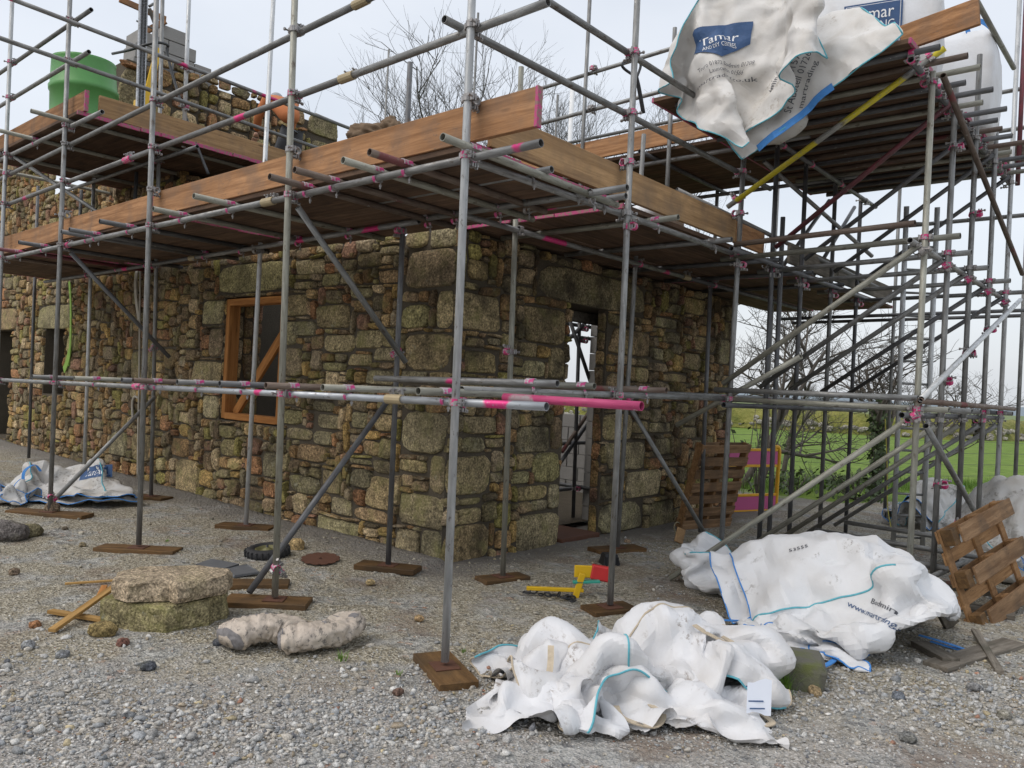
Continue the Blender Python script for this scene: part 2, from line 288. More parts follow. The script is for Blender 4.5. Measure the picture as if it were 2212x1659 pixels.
def smoothpts(pts, k=6):
    P = [Vector(p) for p in pts]; out = []
    for i in range(len(P) - 1):
        a, b, c, d = P[max(i - 1, 0)], P[i], P[i + 1], P[min(i + 2, len(P) - 1)]
        for j in range(k):
            t = j / k; out.append(.5 * ((2 * b) + (c - a) * t + (2 * a - 5 * b + 4 * c - d) * t * t + (3 * b - a - 3 * c + d) * t ** 3))
    return out + [P[-1]]
def ribbon(pts, w, thick, normals):
    # flat webbing strap through points with per-point normals
    v, f = [], []; P = [Vector(p) for p in pts]; m = len(P)
    for i, p in enumerate(P):
        t = (P[min(i + 1, m - 1)] - P[max(i - 1, 0)]).normalized(); nn = Vector(normals[i] if isinstance(normals, list) else normals); s = t.cross(nn).normalized(); nn = s.cross(t)
        for a, b in ((-1, -1), (1, -1), (1, 1), (-1, 1)): v.append(p + s * a * w / 2 + nn * b * thick / 2)
    for i in range(m - 1):
        for k in range(4): f.append([i * 4 + k, i * 4 + (k + 1) % 4, i * 4 + 4 + (k + 1) % 4, i * 4 + 4 + k])
    f.append([3, 2, 1, 0]); f.append([(m - 1) * 4 + k for k in range(4)]); return v, f
def joinm(parts):
    v, f = [], []
    for a, b in parts:
        o = len(v); v += [tuple(p) for p in a]; f += [[i + o for i in q] for q in b]
    return v, f
def xf(vf, mw): return [mw @ Vector(p) for p in vf[0]], vf[1]
def fbm(x, y, sc, oct=4, seed=0.):
    s = 0.; a = 1.
    for i in range(oct):
        s += a * mnoise.noise((x * sc + seed, y * sc - seed, seed * .37 + i * 7.1)); a *= .5; sc *= 2.03
    return s

# ------------------------------------------------------------------ ground
def gz(x, y):
    z = .02 * fbm(x, y, .5, 3, 3.)
    dw = min(abs(y - 1.8), 3.) if x < -1.8 else 3.
    z += .07 * math.exp(-dw / .45) * (1 if y < 1.85 else 0)
    if x < -5: z += .012 * (-5 - x)
    if y > 9: z += 0.0
    return z
xs = np.concatenate([np.arange(-24, -10, .25), np.arange(-10, 6.01, .07), np.arange(6.2, 16, .3)])
ys = np.concatenate([np.arange(-8, -4, .25), np.arange(-4, 7.01, .07), np.arange(7.2, 20, .25)])
V = []; 
for y in ys:
    for x in xs:
        z = gz(x, y)
        if -10 <= x <= 6 and -4 <= y <= 7: z += .012 * fbm(x, y, 5., 2, 1.)
        V.append((x, y, z))
nx, ny = len(xs), len(ys); Fc = []
idx = np.arange(nx * ny).reshape(ny, nx); Fc = np.stack([idx[:-1, :-1], idx[:-1, 1:], idx[1:, 1:], idx[1:, :-1]], -1).reshape(-1, 4).tolist()
# far skirt to the horizon joined to the same sheet
b = len(V); x0, x1, y0, y1 = xs[0], xs[-1], ys[0], ys[-1]; BIG = 2500
ringi = [int(i) for i in list(idx[0, :]) + list(idx[1:, -1]) + list(idx[-1, -2::-1]) + list(idx[-2:0:-1, 0])]
mid = ((x0 + x1) / 2, (y0 + y1) / 2); prevr = ringi
for sc in (2.5, 8, 40, 200):
    cur = []
    for i in ringi:
        x, y, z = V[i]; dx, dy = x - mid[0], y - mid[1]; V.append((mid[0] + dx * sc, mid[1] + dy * sc, -.05 - (.25 if sc > 3 else 0) + .1 * fbm(dx * sc, dy * sc, .05, 2))); cur.append(len(V) - 1)
    for k in range(len(cur)): Fc.append([prevr[k], cur[k], cur[(k + 1) % len(cur)], prevr[(k + 1) % len(cur)]])
    prevr = cur
g = link('ground', mesh('ground', V, Fc, 'yard', True)); tag(g, kind='structure')

# ------------------------------------------------------------------ rubble walls
PAL = [(.25, .215, .15), (.21, .175, .12), (.30, .26, .15), (.36, .24, .125), (.31, .20, .105), (.40, .28, .12), (.27, .205, .135), (.37, .205, .115), (.46, .37, .245), (.29, .26, .10), (.33, .25, .165), (.22, .16, .105), (.41, .30, .165), (.34, .28, .20), (.30, .18, .13)]
def tintpick(ex=False):
    c = np.array(random.choice(PAL)) * random.uniform(.75, 1.4) * np.array((1.03, .985, .89))
    if ex: c = c * .45 + np.array((.37, .335, .20)) * random.uniform(.4, .7)
    return tuple(c)
def stone_mesh(w, h, d, e, irr, n=12, tilt=0.):
    # a rounded, irregular stone face: local x right, y up, z out of the wall
    base = []
    ph = [random.uniform(-1, 1) for _ in range(n)]; sk = random.uniform(-.10, .10); tp = random.uniform(-.12, .12)
    for i in range(n):
        t = 2 * math.pi * (i + random.uniform(-.3, .3)) / n + math.pi / n; c, s = math.cos(t), math.sin(t); p = 2. / e
        x = math.copysign(abs(c) ** p, c); y = math.copysign(abs(s) ** p, s); k = 1 + irr * ph[i]
        x, y = x * k, y * k; x += sk * y; x *= 1 + tp * y
        base.append((min(max(x, -1.04), 1.04) * w / 2, min(max(y, -1.04), 1.04) * h / 2))
    v, f = [], []; mn = min(w, h); gx, gy = random.uniform(-.25, .25) * d, random.uniform(-.25, .25) * d
    ins = min(.16, .018 / mn + .03)
    for sc, z in ((1.0, -.03), (1.0, d * .30), (1 - ins * .8, d * .85), (.6, d * 1.0)):
        for (x, y) in base: v.append((x * sc, y * sc, z + (0 if z < 0 else (gx * x / w + gy * y / h) * 2 + random.uniform(-.12, .12) * d * (sc < .99))))
    for r_ in range(3):
        for i in range(n): f.append([r_ * n + i, r_ * n + (i + 1) % n, (r_ + 1) * n + (i + 1) % n, (r_ + 1) * n + i])
    v.append((0, 0, d * 1.02)); c = len(v) - 1
    for i in range(n): f.append([3 * n + i, 3 * n + (i + 1) % n, c])
    return v, f
def pack(u0, u1, z0, z1, inside, explicit, sizes, res=.02):
    nu, nz_ = int((u1 - u0) / res), int((z1 - z0) / res); occ = np.zeros((nz_, nu), bool)
    for j in range(nz_):
        for i in range(nu):
            if not inside(u0 + (i + .5) * res, z0 + (j + .5) * res): occ[j, i] = True
    out = []
    for (a, b_, c, d_) in explicit:
        i0, i1, j0, j1 = [int(round(q / res)) for q in (a - u0, b_ - u0, c - z0, d_ - z0)]
        i0 = max(i0, 0); j0 = max(j0, 0); occ[j0:j1, i0:i1] = True
        out.append((u0 + i0 * res, u0 + min(i1, nu) * res, z0 + j0 * res, z0 + min(j1, nz_) * res, True))
    for j in range(nz_):
        i = 0
        while i < nu:
            if occ[j, i]: i += 1; continue
            w, h = random.choice(sizes); w = int(w * random.uniform(.65, 1.4) / res); h = int(h * random.uniform(.7, 1.35) / res)
            k = 0
            while k < w and i + k < nu and not occ[j, i + k]: k += 1
            if i + k < nu and not occ[j, i + k]:
                r2 = 0
                while i + k + r2 < nu and r2 < 4 and not occ[j, i + k + r2]: r2 += 1
                if r2 < 4: k += r2
            q = 1
            while q < h and j + q < nz_ and not occ[j + q, i:i + k].any(): q += 1
            occ[j:j + q, i:i + k] = True
            if k >= 2 and q >= 2: out.append((u0 + i * res, u0 + (i + k) * res, z0 + j * res, z0 + (j + q) * res, False))
            i += k
    return out
CAMV = Vector(CAM)
def lay_stones(parent, stones, org, udir, ndir, mat, cap, gap=.006, dmul=1.15, warp=.03, label=None):
    # udir: direction of u, ndir: outward normal; the largest in view are parts, the rest one joined part
    U, Nn = Vector(udir), Vector(ndir); items = []
    for (a, b_, c, d_, ex) in stones:
        w, h = b_ - a - gap * 2, d_ - c - gap * 2
        if w < .03 or h < .025: continue
        u, z = (a + b_) / 2, (c + d_) / 2; wz = warp * fbm(u, z, 1.1, 2, 5.) if not ex else 0
        e = random.uniform(3.6, 7.) if ex else random.uniform(2.6, 6.); dd = (random.uniform(.022, .04) if ex else random.uniform(.022, .06)) * dmul
        vf = stone_mesh(w, h, dd, e, .04 if ex else .11)
        p = Vector(org) + U * u + Vector((0, 0, 1)) * (z + wz)
        yv = Vector((0, 0, 1)); xv = yv.cross(Nn); 
        mw = Matrix.Identity(4); rot = random.uniform(-.09, .09) if not ex else random.uniform(-.012, .012)
        for i in range(3): mw[i][0] = xv[i]; mw[i][1] = yv[i]; mw[i][2] = Nn[i]; mw[i][3] = p[i]
        mw = mw @ Matrix.Rotation(rot, 4, 'Z'); size = w * h / (p - CAMV).length_squared
        items.append((size, vf, mw, tintpick(ex)))
    items.sort(key=lambda t: -t[0]); rest = []
    for k, (s, vf, mw, t) in enumerate(items):
        if k < cap: link('stone', mesh('stone', vf[0], vf[1], mat, False, t), parent, mw)
        else: rest.append((xf(vf, mw), t))
    if rest:
        v, f = joinm([r_[0] for r_ in rest]); tt = np.concatenate([np.tile(r_[1], (len(r_[0][0]), 1)) for r_ in rest])
        pm = ROOTM[parent.name].inverted(); o = link('small_stones', mesh('small_stones', [pm @ Vector(q) for q in v], f, mat, False, tt), parent, ROOTM[parent.name].copy()); o['kind'] = 'stuff'
def boxes_mesh(bl):
    parts = []
    for (x0, x1, y0, y1, z0, z1) in bl:
        v = [(x0, y0, z0), (x1, y0, z0), (x1, y1, z0), (x0, y1, z0), (x0, y0, z1), (x1, y0, z1), (x1, y1, z1), (x0, y1, z1)]
        parts.append((v, [[0, 3, 2, 1], [4, 5, 6, 7], [0, 1, 5, 4], [1, 2, 6, 5], [2, 3, 7, 6], [3, 0, 4, 7]]))
    return joinm(parts)
LEFT = [(-2.52, -1.84, 2.56, 2.95), (-2.08, -1.85, 2.18, 2.53), (-2.49, -1.85, 1.79, 2.15), (-2.55, -2.17, 2.18, 2.42), (-2.56, -2.24, 2.96, 3.15), (-2.23, -1.86, 2.95, 3.15), (-3.98, -3.39, 2.2, 2.45), (-3.82, -3.29, 1.94, 2.14), (-3.28, -2.83, 1.99, 2.17), (-3.06, -2.64, 1.63, 1.79), (-3.31, -2.9, 2.81, 2.99), (-4.45, -3.87, 2.8, 2.97), (-3.93, -3.61, 2.65, 2.8), (-3.58, -3.31, 2.67, 2.81), (-2.97, -2.63, 2.64, 2.79), (-3.4, -3.05, 2.49, 2.63), (-4.45, -4.07, 2.64, 2.75), (-4.45, -3.98, 2.12, 2.3), (-3.38, -2.99, 1.8, 1.94), (-2.98, -2.65, 1.85, 2.0), (-3.84, -3.39, 1.74, 1.84), (-2.54, -2.16, 1.65, 1.77), (-2.14, -1.85, 1.66, 1.77), (-4.03, -3.68, 3.03, 3.16), (-3.02, -2.71, 3.05, 3.15), (-2.95, -2.65, 2.92, 3.02), (-6.15, -4.52, 2.65, 3.02), (-2.48, -1.85, 1.0, 1.4), (-2.07, -1.85, .64, 1.0), (-2.46, -1.85, .3, .62), (-2.5, -2.14, -.01, .26), (-2.12, -1.85, -.01, .29), (-4.21, -3.68, .75, .93), (-4.32, -3.75, .38, .58), (-2.98, -2.55, .39, .72), (-3.79, -3.06, -.02, .2), (-3.17, -2.61, .24, .39), (-3.57, -3.2, .23, .42), (-3.73, -3.38, .44, .71), (-3.24, -2.89, .57, .76), (-2.89, -2.57, .73, .88), (-2.5, -2.1, .8, .94), (-3.87, -3.43, 1.13, 1.28), (-2.87, -2.61, 1.16, 1.34), (-3.06, -2.79, .9, 1.06), (-4.46, -3.96, .96, 1.09), (-3.91, -3.58, .95, 1.1), (-3.29, -2.92, .79, .87), (-3.9, -3.75, .17, .36), (-4.9, -4.61, .48, .77), (-3.29, -2.99, 1.16, 1.35), (-3.95, -3.58, 1.3, 1.43), (-4.62, -4.16, 1.11, 1.31),
        (-4.62, -4.28, 1.33, 1.62), (-4.62, -4.2, 1.65, 2.0), (-4.62, -4.35, 2.03, 2.3), (-4.62, -4.16, 2.33, 2.6), (-6.55, -6.0, 2.28, 2.6), (-6.3, -6.0, 1.86, 2.24), (-6.75, -6.0, 1.42, 1.82), (-6.4, -6.0, 1.08, 1.38), (-12.6, -10.95, 2.28, 2.72), (-15.6, -13.7, 2.28, 2.75), (-11.15, -10.7, 1.9, 2.2), (-11.15, -10.8, 1.4, 1.7), (-8.6, -7.9, 1.5, 1.95), (-8.4, -7.8, .35, .75), (-9.2, -8.6, .35, .72), (-7.0, -6.4, .02, .5)]
RIGHT = [(1.85, 1.98, 2.56, 2.93), (2.01, 2.3, 2.65, 2.85), (1.85, 2.5, 2.17, 2.53), (2.04, 2.48, 1.79, 2.01), (1.9, 2.36, 1.64, 1.75), (2.03, 2.29, 2.03, 2.12), (2.34, 2.54, 2.06, 2.15), (2.04, 2.52, 1.2, 1.37), (2.06, 2.37, 1.03, 1.18), (1.85, 2.48, .62, 1.0), (2.06, 2.36, .51, .61), (2.04, 2.37, .34, .5), (1.85, 2.49, -.02, .33), (2.38, 2.64, 1.05, 1.16), (3.06, 5.12, 2.62, 3.0), (2.84, 3.55, 2.14, 2.52), (2.72, 3.09, 1.98, 2.13), (2.88, 3.23, 1.77, 1.97), (3.29, 3.55, 1.77, 2.12), (2.71, 2.98, 2.6, 2.7), (4.4, 5.29, 2.12, 2.43), (4.98, 5.27, 1.8, 2.0), (6.08, 6.69, 2.78, 3.0), (5.67, 6.04, 2.35, 2.51), (6.41, 7.07, 2.3, 2.51), (7.14, 7.5, 2.16, 2.52), (6.15, 6.63, 2.03, 2.27), (5.35, 5.64, 2.11, 2.27), (5.35, 5.92, 2.52, 2.65), (5.7, 6.02, 2.72, 2.87), (5.29, 5.74, 1.96, 2.08), (5.64, 6.27, 1.84, 1.96), (2.83, 3.37, 1.0, 1.28), (3.39, 3.58, 1.02, 1.37), (3.11, 3.57, .68, 1.0), (2.88, 3.38, .5, .67), (3.4, 3.59, .37, .66), (2.9, 3.59, -.05, .36), (2.79, 3.06, .68, .83), (2.85, 3.1, .83, 1.0), (3.1, 3.39, .37, .49), (4.36, 4.96, 1.1, 1.43), (4.46, 5.31, .74, 1.07), (4.9, 5.74, .37, .72), (4.36, 4.59, .41, .71), (4.38, 5.3, 0., .36), (5.52, 6.08, -.06, .32), (5.32, 5.51, .15, .31), (5.33, 5.5, -.04, .14), (5.37, 5.9, 1.19, 1.32), (4.98, 5.36, 1.18, 1.35), (5.52, 5.9, .89, 1.11), (6.03, 6.37, 1.44, 1.57), (6.22, 6.63, 1.1, 1.26), (6.1, 6.45, -.01, .17), (4.36, 4.75, 1.46, 1.9), (5.8, 6.13, .73, .85)]
def ragtop(u, base, amp, seed): return base + amp * mnoise.noise((u * 1.7 + seed, seed, 0)) + amp * .5 * mnoise.noise((u * 5.3, seed, 3))
WXL, WXR, WYL, WYR = -1.85, -1.85, 1.85, 1.85
cot = thing('stone_cottage', 'roofless rubble stone cottage with granite quoins, window and doorway behind the scaffold', 'building', (-1.85, 1.85, 0))
# front wall (plane y = 1.85) from the corner to x = -7.2, with one window
TH = .55
fw = mesh('front_wall', *boxes_mesh([(-7.2, -6.0, 1.865, 1.85 + TH, -.2, 3.1), (-6.0, -4.62, 1.865, 1.85 + TH, -.2, 1.08), (-6.0, -4.62, 1.865, 1.85 + TH, 2.62, 3.1), (-4.62, -1.865, 1.865, 1.85 + TH, -.2, 3.1)]), 'mortar')
fwall = link('front_wall', fw, cot); fwall.matrix_local = ROOTM[cot.name].inverted(); ROOTM[fwall.name] = Matrix()
def inL(u, z): return z < ragtop(u, 3.14, .05, 2.) and not (-6.0 < u < -4.62 and 1.08 < z < 2.62) and z > -.06
SZ = [(.20, .12), (.26, .16), (.32, .18), (.14, .09), (.38, .22), (.22, .18), (.17, .14), (.3, .12), (.26, .24)]
st = pack(-7.2, -1.85, -.06, 3.24, inL, [q for q in LEFT if q[0] > -7.2], SZ)
lay_stones(fwall, st, (0, 1.865, 0), (1, 0, 0), (0, -1, 0), 'stone', 300)
# gable wall (plane x = -1.85) with the doorway
gwm = mesh('gable_wall', *boxes_mesh([(-1.85 - TH, -1.865, 1.85 + TH, 3.6, -.2, 3.1), (-1.85 - TH, -1.865, 3.6, 4.36, 2.62, 3.1), (-1.85 - TH, -2.0, 4.36, 5.15, 2.62, 3.1), (-2.0, -1.865, 4.36, 7.6, -.2, 3.1), (-1.85 - TH, -2.0, 5.15, 7.6, -.2, 3.1)]), 'mortar')
gwall = link('gable_wall', gwm, cot); gwall.matrix_local = ROOTM[cot.name].inverted(); ROOTM[gwall.name] = Matrix()
def inR(u, z): return z < ragtop(u, 3.12, .05, 8.) and not (3.6 < u < 4.36 and z < 2.62) and z > -.06
st = pack(1.85, 7.6, -.06, 3.22, inR, RIGHT, SZ)
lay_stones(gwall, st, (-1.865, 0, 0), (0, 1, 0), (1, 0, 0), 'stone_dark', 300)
# reveals of doorway and window
def reveal(parent, org, udir, ndir, w, z0, z1, cap=40):
    st = pack(0, w, z0, z1, lambda u, z: True, [], [(.5, .3), (.3, .25), (.2, .2)]); lay_stones(parent, st, org, udir, ndir, 'stone_dark', cap, dmul=.6)
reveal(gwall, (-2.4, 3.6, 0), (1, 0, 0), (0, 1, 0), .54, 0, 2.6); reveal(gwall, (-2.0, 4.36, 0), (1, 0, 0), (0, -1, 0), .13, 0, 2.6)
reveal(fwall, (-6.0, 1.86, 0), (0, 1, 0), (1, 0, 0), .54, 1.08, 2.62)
# stone threshold slab and back of cottage: block inner walls with a window gap
def blockwall(name, parent, org, udir, ndir, u0, u1, z0, z1, hole=None, thick=.1, jit=.0):
    U, Nn = Vector(udir), Vector(ndir); k = 0; z = z0
    while z < z1 - .05:
        u = u0 - (.225 if k % 2 else 0)
        while u < u1 - .02:
            a, b_ = max(u, u0), min(u + .44, u1)
            if b_ - a > .08 and not (hole and a < hole[1] and b_ > hole[0] and z + .2 > hole[2] and z < hole[3]):
                mw = Matrix.Identity(4); p = Vector(org) + U * (a + b_) / 2 + Vector((0, 0, z + .1075))
                zz = Vector((0, 0, 1)); xx = U
                yy = zz.cross(xx)
                for i in range(3): mw[i][0] = xx[i]; mw[i][1] = yy[i]; mw[i][2] = zz[i]; mw[i][3] = p[i]
                box('block', (round(b_ - a, 2) - .008, thick, .207), mw @ rz(random.uniform(-jit, jit)), 'block', parent, .004)
            u += .45
        z += .215; k += 1
bw = link('back_wall', mesh('back_wall', *boxes_mesh([(-14, -5.3, 7.2, 7.6, -.2, 3.0), (-5.3, -3.6, 7.2, 7.6, -.2, 1.27), (-3.6, -1.85 - TH, 7.2, 7.6, -.2, 3.0)]), 'mortar'), cot); bw.matrix_local = ROOTM[cot.name].inverted(); ROOTM[bw.name] = Matrix()
blockwall('b', bw, (0, 7.14, 0), (1, 0, 0), (0, -1, 0), -8, -2.55, 0, 2.6, (-5.3, -3.6, 1.3, 3))
blockwall('b', gwall, (-2.47, 0, 0), (0, 1, 0), (1, 0, 0), 4.95, 7.0, 0, 2.6)
blockwall('b', fwall, (0, 2.47, 0), (1, 0, 0), (0, 1, 0), -4.5, -2.5, 0, 2.6)
lint = box('lintel', (.1, 1.9, .12), T(-2.3, 4.2, 2.55), 'grey_wood', gwall, .004)
th = box('threshold', (.6, .72, .1), T(-2.1, 3.97, .0), 'rust_plate', gwall, .01)
for x in (-10.2, -9.0): box('darkening_panel', (1.19, .02, 2.4), T(x + .4, 4.6, 1.3), 'black_plastic', fwall, .003)  # black panels added to darken the interior seen through the window
ifl = link('cottage_floor', mesh('cottage_floor', [(-7.2, 2.4, .045), (-2.4, 2.4, .045), (-2.4, 7.2, .045), (-7.2, 7.2, .045)], [[0, 1, 2, 3]], 'mortar')); tag(ifl, kind='structure')
# window frame, set back in the front wall
wf = thing('window_frame', 'bare orange timber window frame with diagonal brace set in the stone wall', 'window frame', (-5.31, 1.95, 1.08))
fx0, fx1, fz0, fz1, fy = -5.97, -4.66, 1.10, 2.60, 1.95
for nm, a, b_ in (('jamb', (fx0 + .04, fy, fz0), (fx0 + .04, fy, fz1)), ('jamb', (fx1 - .04, fy, fz0), (fx1 - .04, fy, fz1)), ('head', (fx0 + .08, fy, fz1 - .04), (fx1 - .08, fy, fz1 - .04)), ('sill', (fx0 + .08, fy, fz0 + .035), (fx1 - .08, fy, fz0 + .035))):
    board(nm, a, b_, .15, .08, 'new_wood', wf, up=(1, 0, 0) if nm == 'jamb' else (0, 0, 1))
board('diagonal_brace', (fx0 + .12, fy + .05, fz0 + .06), (fx1 - .1, fy + .05, fz1 - .35), .12, .045, 'new_wood', wf, up=(0, 1, 0))
# taller house beyond: its lower front wall, cross wall and gable with chimney
tall = thing('tall_stone_house', 'taller part of the stone house with half rebuilt gable and block chimney core', 'building', (-7.2, 1.85, 0))
def subwall(name, bl, mat='mortar'):
    o = link(name, mesh(name, *boxes_mesh(bl), mat), tall); o.matrix_local = ROOTM[tall.name].inverted(); ROOTM[o.name] = Matrix(); return o
tf = subwall('front_wall', [(-11.2, -7.6, 1.865, 2.4, -.2, 4.5), (-7.6, -7.2, 1.865, 2.4, -.2, 4.3), (-12.2, -11.2, 1.865, 2.4, 2.3, 4.62), (-12.2, -11.2, 1.865, 2.4, -.2, 1.15), (-13.9, -12.2, 1.865, 2.4, -.2, 4.62), (-15.2, -13.9, 1.865, 2.4, 2.3, 5.2), (-18, -15.2, 1.865, 2.4, -.2, 5.2), (-15.2, -13.9, 1.865, 2.4, -.2, .2)])
lintels = [q for q in LEFT if q[0] < -7.2]
def inT(u, z):
    top = ragtop(u, 4.7 if u < -7.7 else 4.4, .12, 5.) if u > -12.2 else ragtop(u, 6.0, .3, 5.)
    return z < top and not (-12.2 < u < -11.2 and 1.15 < z < 2.28) and not (-15.2 < u < -13.9 and .2 < z < 2.28) and z > -.06
st = pack(-16, -7.2, -.06, 6.3, inT, lintels, SZ, .025); lay_stones(tf, st, (0, 1.865, 0), (1, 0, 0), (0, -1, 0), 'stone', 200)
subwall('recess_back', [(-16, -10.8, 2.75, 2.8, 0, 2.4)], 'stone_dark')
cw = subwall('cross_wall', [(-7.6, -7.2, 2.4, 6.5, -.2, 4.2)])
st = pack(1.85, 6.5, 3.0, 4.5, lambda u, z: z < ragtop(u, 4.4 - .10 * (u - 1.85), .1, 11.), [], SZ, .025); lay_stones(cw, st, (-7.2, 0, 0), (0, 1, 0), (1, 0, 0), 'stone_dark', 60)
gw = subwall('gable_wall', [(-9.85, -9.32, 1.85, 5.8, 2, 6.45)])
st = pack(1.72, 5.82, 4.2, 6.75, lambda u, z: z < ragtop(u, 6.75 - .075 * (u - 2.2), .10, 4.) + (-.35 if u < 2.15 else 0), [(5.1, 5.8, 6.2, 6.62), (5.2, 5.8, 5.7, 6.15), (1.72, 2.15, 5.1, 6.3), (4.45, 5.05, 6.3, 6.6)], [(.36, .2), (.45, .28), (.25, .15), (.3, .3), (.55, .25)], .03)
lay_stones(gw, st, (-9.3, 0, 0), (0, 1, 0), (1, 0, 0), 'stone_up', 90, gap=.018, dmul=1.3)
chim = subwall('chimney_core', [(-9.95, -9.55, 2.05, 2.1, 6.4, 6.45)], 'block')
def cblock(y0, y1, z0, z1, x=-9.7): box('block', (.44, y1 - y0 - .012, z1 - z0 - .012), T(x, (y0 + y1) / 2, (z0 + z1) / 2), 'block', chim, .006)
for (a, b_, c, d_) in [(a, b_, c - .1, d_ - .1) for a, b_, c, d_ in [(2.0, 2.45, 6.45, 6.68), (2.45, 2.9, 6.45, 6.68), (2.9, 3.35, 6.45, 6.68), (2.02, 2.5, 6.68, 6.92), (2.5, 3.0, 6.68, 6.92), (3.0, 3.3, 6.68, 6.92), (2.05, 2.55, 6.92, 7.14), (2.55, 3.02, 6.92, 7.14), (2.45, 2.85, 7.14, 7.36)]]: cblock(a, b_, c, d_)

# ------------------------------------------------------------------ scaffold fittings
def bandvf(r0, r1, h, n=12, a0=0., a1=2 * math.pi):
    v, f = [], []; full = abs(a1 - a0 - 2 * math.pi) < 1e-6; m = n if full else n + 1
    for k in range(m):
        g = a0 + (a1 - a0) * k / n
        for (r, z) in ((r0, -h / 2), (r1, -h / 2), (r1, h / 2), (r0, h / 2)): v.append((r * math.cos(g), r * math.sin(g), z))
    for k in range(n):
        a, b_ = k * 4, ((k + 1) % m) * 4
        for j in range(4): f.append([a + j, b_ + j, b_ + (j + 1) % 4, a + (j + 1) % 4])
    if not full: f += [[3, 2, 1, 0], [(m - 1) * 4 + j for j in range(4)]]
    return v, f
def cylvf(r, h, n=6): 
    v = ring(n, r, -h / 2) + ring(n, r, h / 2); f = [[i, (i + 1) % n, n + (i + 1) % n, n + i] for i in range(n)] + [list(range(n))[::-1], [n + i for i in range(n)]]; return v, f
def bx(sx, sy, sz, x, y, z): return xf(boxdata(sx, sy, sz, .002), T(x, y, z))
RX, RY = Matrix.Rotation(math.pi / 2, 4, 'X'), Matrix.Rotation(math.pi / 2, 4, 'Y')
def two_mat(name, a, b_, ma, mb):
    v, f = joinm([a, b_]); me = mesh(name, v, f, [ma, mb]); na = len(a[1])
    for p in me.polygons[na:]: p.material_index = 1
    return me
OFF = .0555
def coupler_mesh(ma, mb='coupler_steel'):
    bands = joinm([bandvf(.0245, .031, .016), xf(bandvf(.0245, .0315, .013), T(0, 0, .013)), xf(bandvf(.0245, .0315, .013), T(0, 0, -.013)), xf(bandvf(.0245, .031, .042), T(0, OFF, 0) @ RY)])
    bits = joinm([bx(.026, .012, .042, .043, -.009, 0), bx(.026, .012, .042, .043, .012, 0), xf(cylvf(.0065, .075), T(.05, -.01, 0) @ RX), xf(cylvf(.012, .014), T(.05, -.045, 0) @ RX), bx(.018, .02, .035, -.038, 0, 0), xf(cylvf(.006, .046), T(-.045, 0, 0)),
                  bx(.042, .012, .026, 0, OFF - .008, -.043), bx(.042, .012, .026, 0, OFF + .012, -.043), xf(cylvf(.0065, .07), T(0, OFF + .005, -.05) @ RX), xf(cylvf(.012, .014), T(0, OFF + .038, -.05) @ RX), bx(.05, .02, .05, 0, OFF / 2, 0)])
    return two_mat('coupler', bands, bits, ma, mb)
CM = [coupler_mesh('coupler_pink'), coupler_mesh('coupler_steel')]
def clip_mesh(ma):
    sad = joinm([xf(bandvf(.0246, .0285, .07, 10, -.25, math.pi + .25), RY @ rz(math.pi / 2) @ rz(math.pi)), bx(.05, .05, .012, 0, 0, -.027)])
    sad = joinm([xf(bandvf(.0246, .0285, .075, 10, -.3, math.pi + .3), Matrix(((0, 0, 1, 0), (1, 0, 0, 0), (0, 1, 0, 0), (0, 0, 0, 1)))), xf(bandvf(.0246, .030, .024, 12, math.pi * .9, math.pi * 2.25), T(0, 0, -.05) @ RX)])
    bits = joinm([xf(cylvf(.006, .06), T(.034, 0, -.085)), xf(cylvf(.011, .014), T(.034, 0, -.095)), bx(.03, .03, .012, .028, 0, -.064)])
    return two_mat('putlog_clip', sad, bits, ma, 'coupler_steel')
PM = [clip_mesh('putlog_pink'), clip_mesh('coupler_steel')]
sl = joinm([bandvf(.0246, .032, .15), ]); bt = joinm([bx(.02, .05, .03, .02, -.04, .045), bx(.02, .05, .03, .02, -.04, -.045), xf(cylvf(.007, .06), T(.02, -.055, .045) @ RY), xf(cylvf(.007, .06), T(.02, -.055, -.045) @ RY), xf(cylvf(.012, .012), T(.05, -.055, .045) @ RY), xf(cylvf(.012, .012), T(.05, -.055, -.045) @ RY)])
plain('brass_paint', (.38, .31, .19), .55, .3)
SM = [two_mat('sleeve', sl, bt, 'coupler_pink', 'coupler_steel'), two_mat('sleeve', sl, bt, 'brass_paint', 'coupler_steel')]
def coupler(par, p, a, b_, n, pink=None):
    if pink is None: pink = random.random() < .75
    X_ = Vector(b_).normalized(); Y_ = Vector(n); Y_ = (Y_ - X_ * Y_.dot(X_)).normalized(); Z_ = X_.cross(Y_)
    m_ = Matrix.Identity(4)
    for i in range(3): m_[i][0] = X_[i]; m_[i][1] = Y_[i]; m_[i][2] = Z_[i]; m_[i][3] = p[i]
    return link('coupler', CM[0 if pink else 1], par, m_ @ Matrix.Rotation(random.choice((0, 0, math.pi)), 4, 'Y'))
def clip(par, p, tdir, ldir, pink=None):
    if pink is None: pink = random.random() < .7
    X_ = Vector(tdir).normalized(); Z_ = Vector((0, 0, 1)); Y_ = Z_.cross(X_); m_ = Matrix.Identity(4)
    for i in range(3): m_[i][0] = X_[i]; m_[i][1] = Y_[i]; m_[i][2] = Z_[i]; m_[i][3] = p[i]
    return link('putlog_clip', PM[0 if pink else 1], par, m_)
def sleeve(par, p, d, k=0):
    q = Vector(d).to_track_quat('Z', 'Y'); return link('sleeve_coupler', SM[k], par, Matrix.Translation(Vector(p)) @ q.to_matrix().to_4x4() @ rz(random.uniform(-.3, .3) + math.pi))
GM = ['galv', 'galv', 'olive', 'dark_tube', 'galv_pink', 'rusty']
XD, YD, ZD = Vector((1, 0, 0)), Vector((0, 1, 0)), Vector((0, 0, 1))
def lerp(a, b_, t): return Vector(a) + (Vector(b_) - Vector(a)) * t
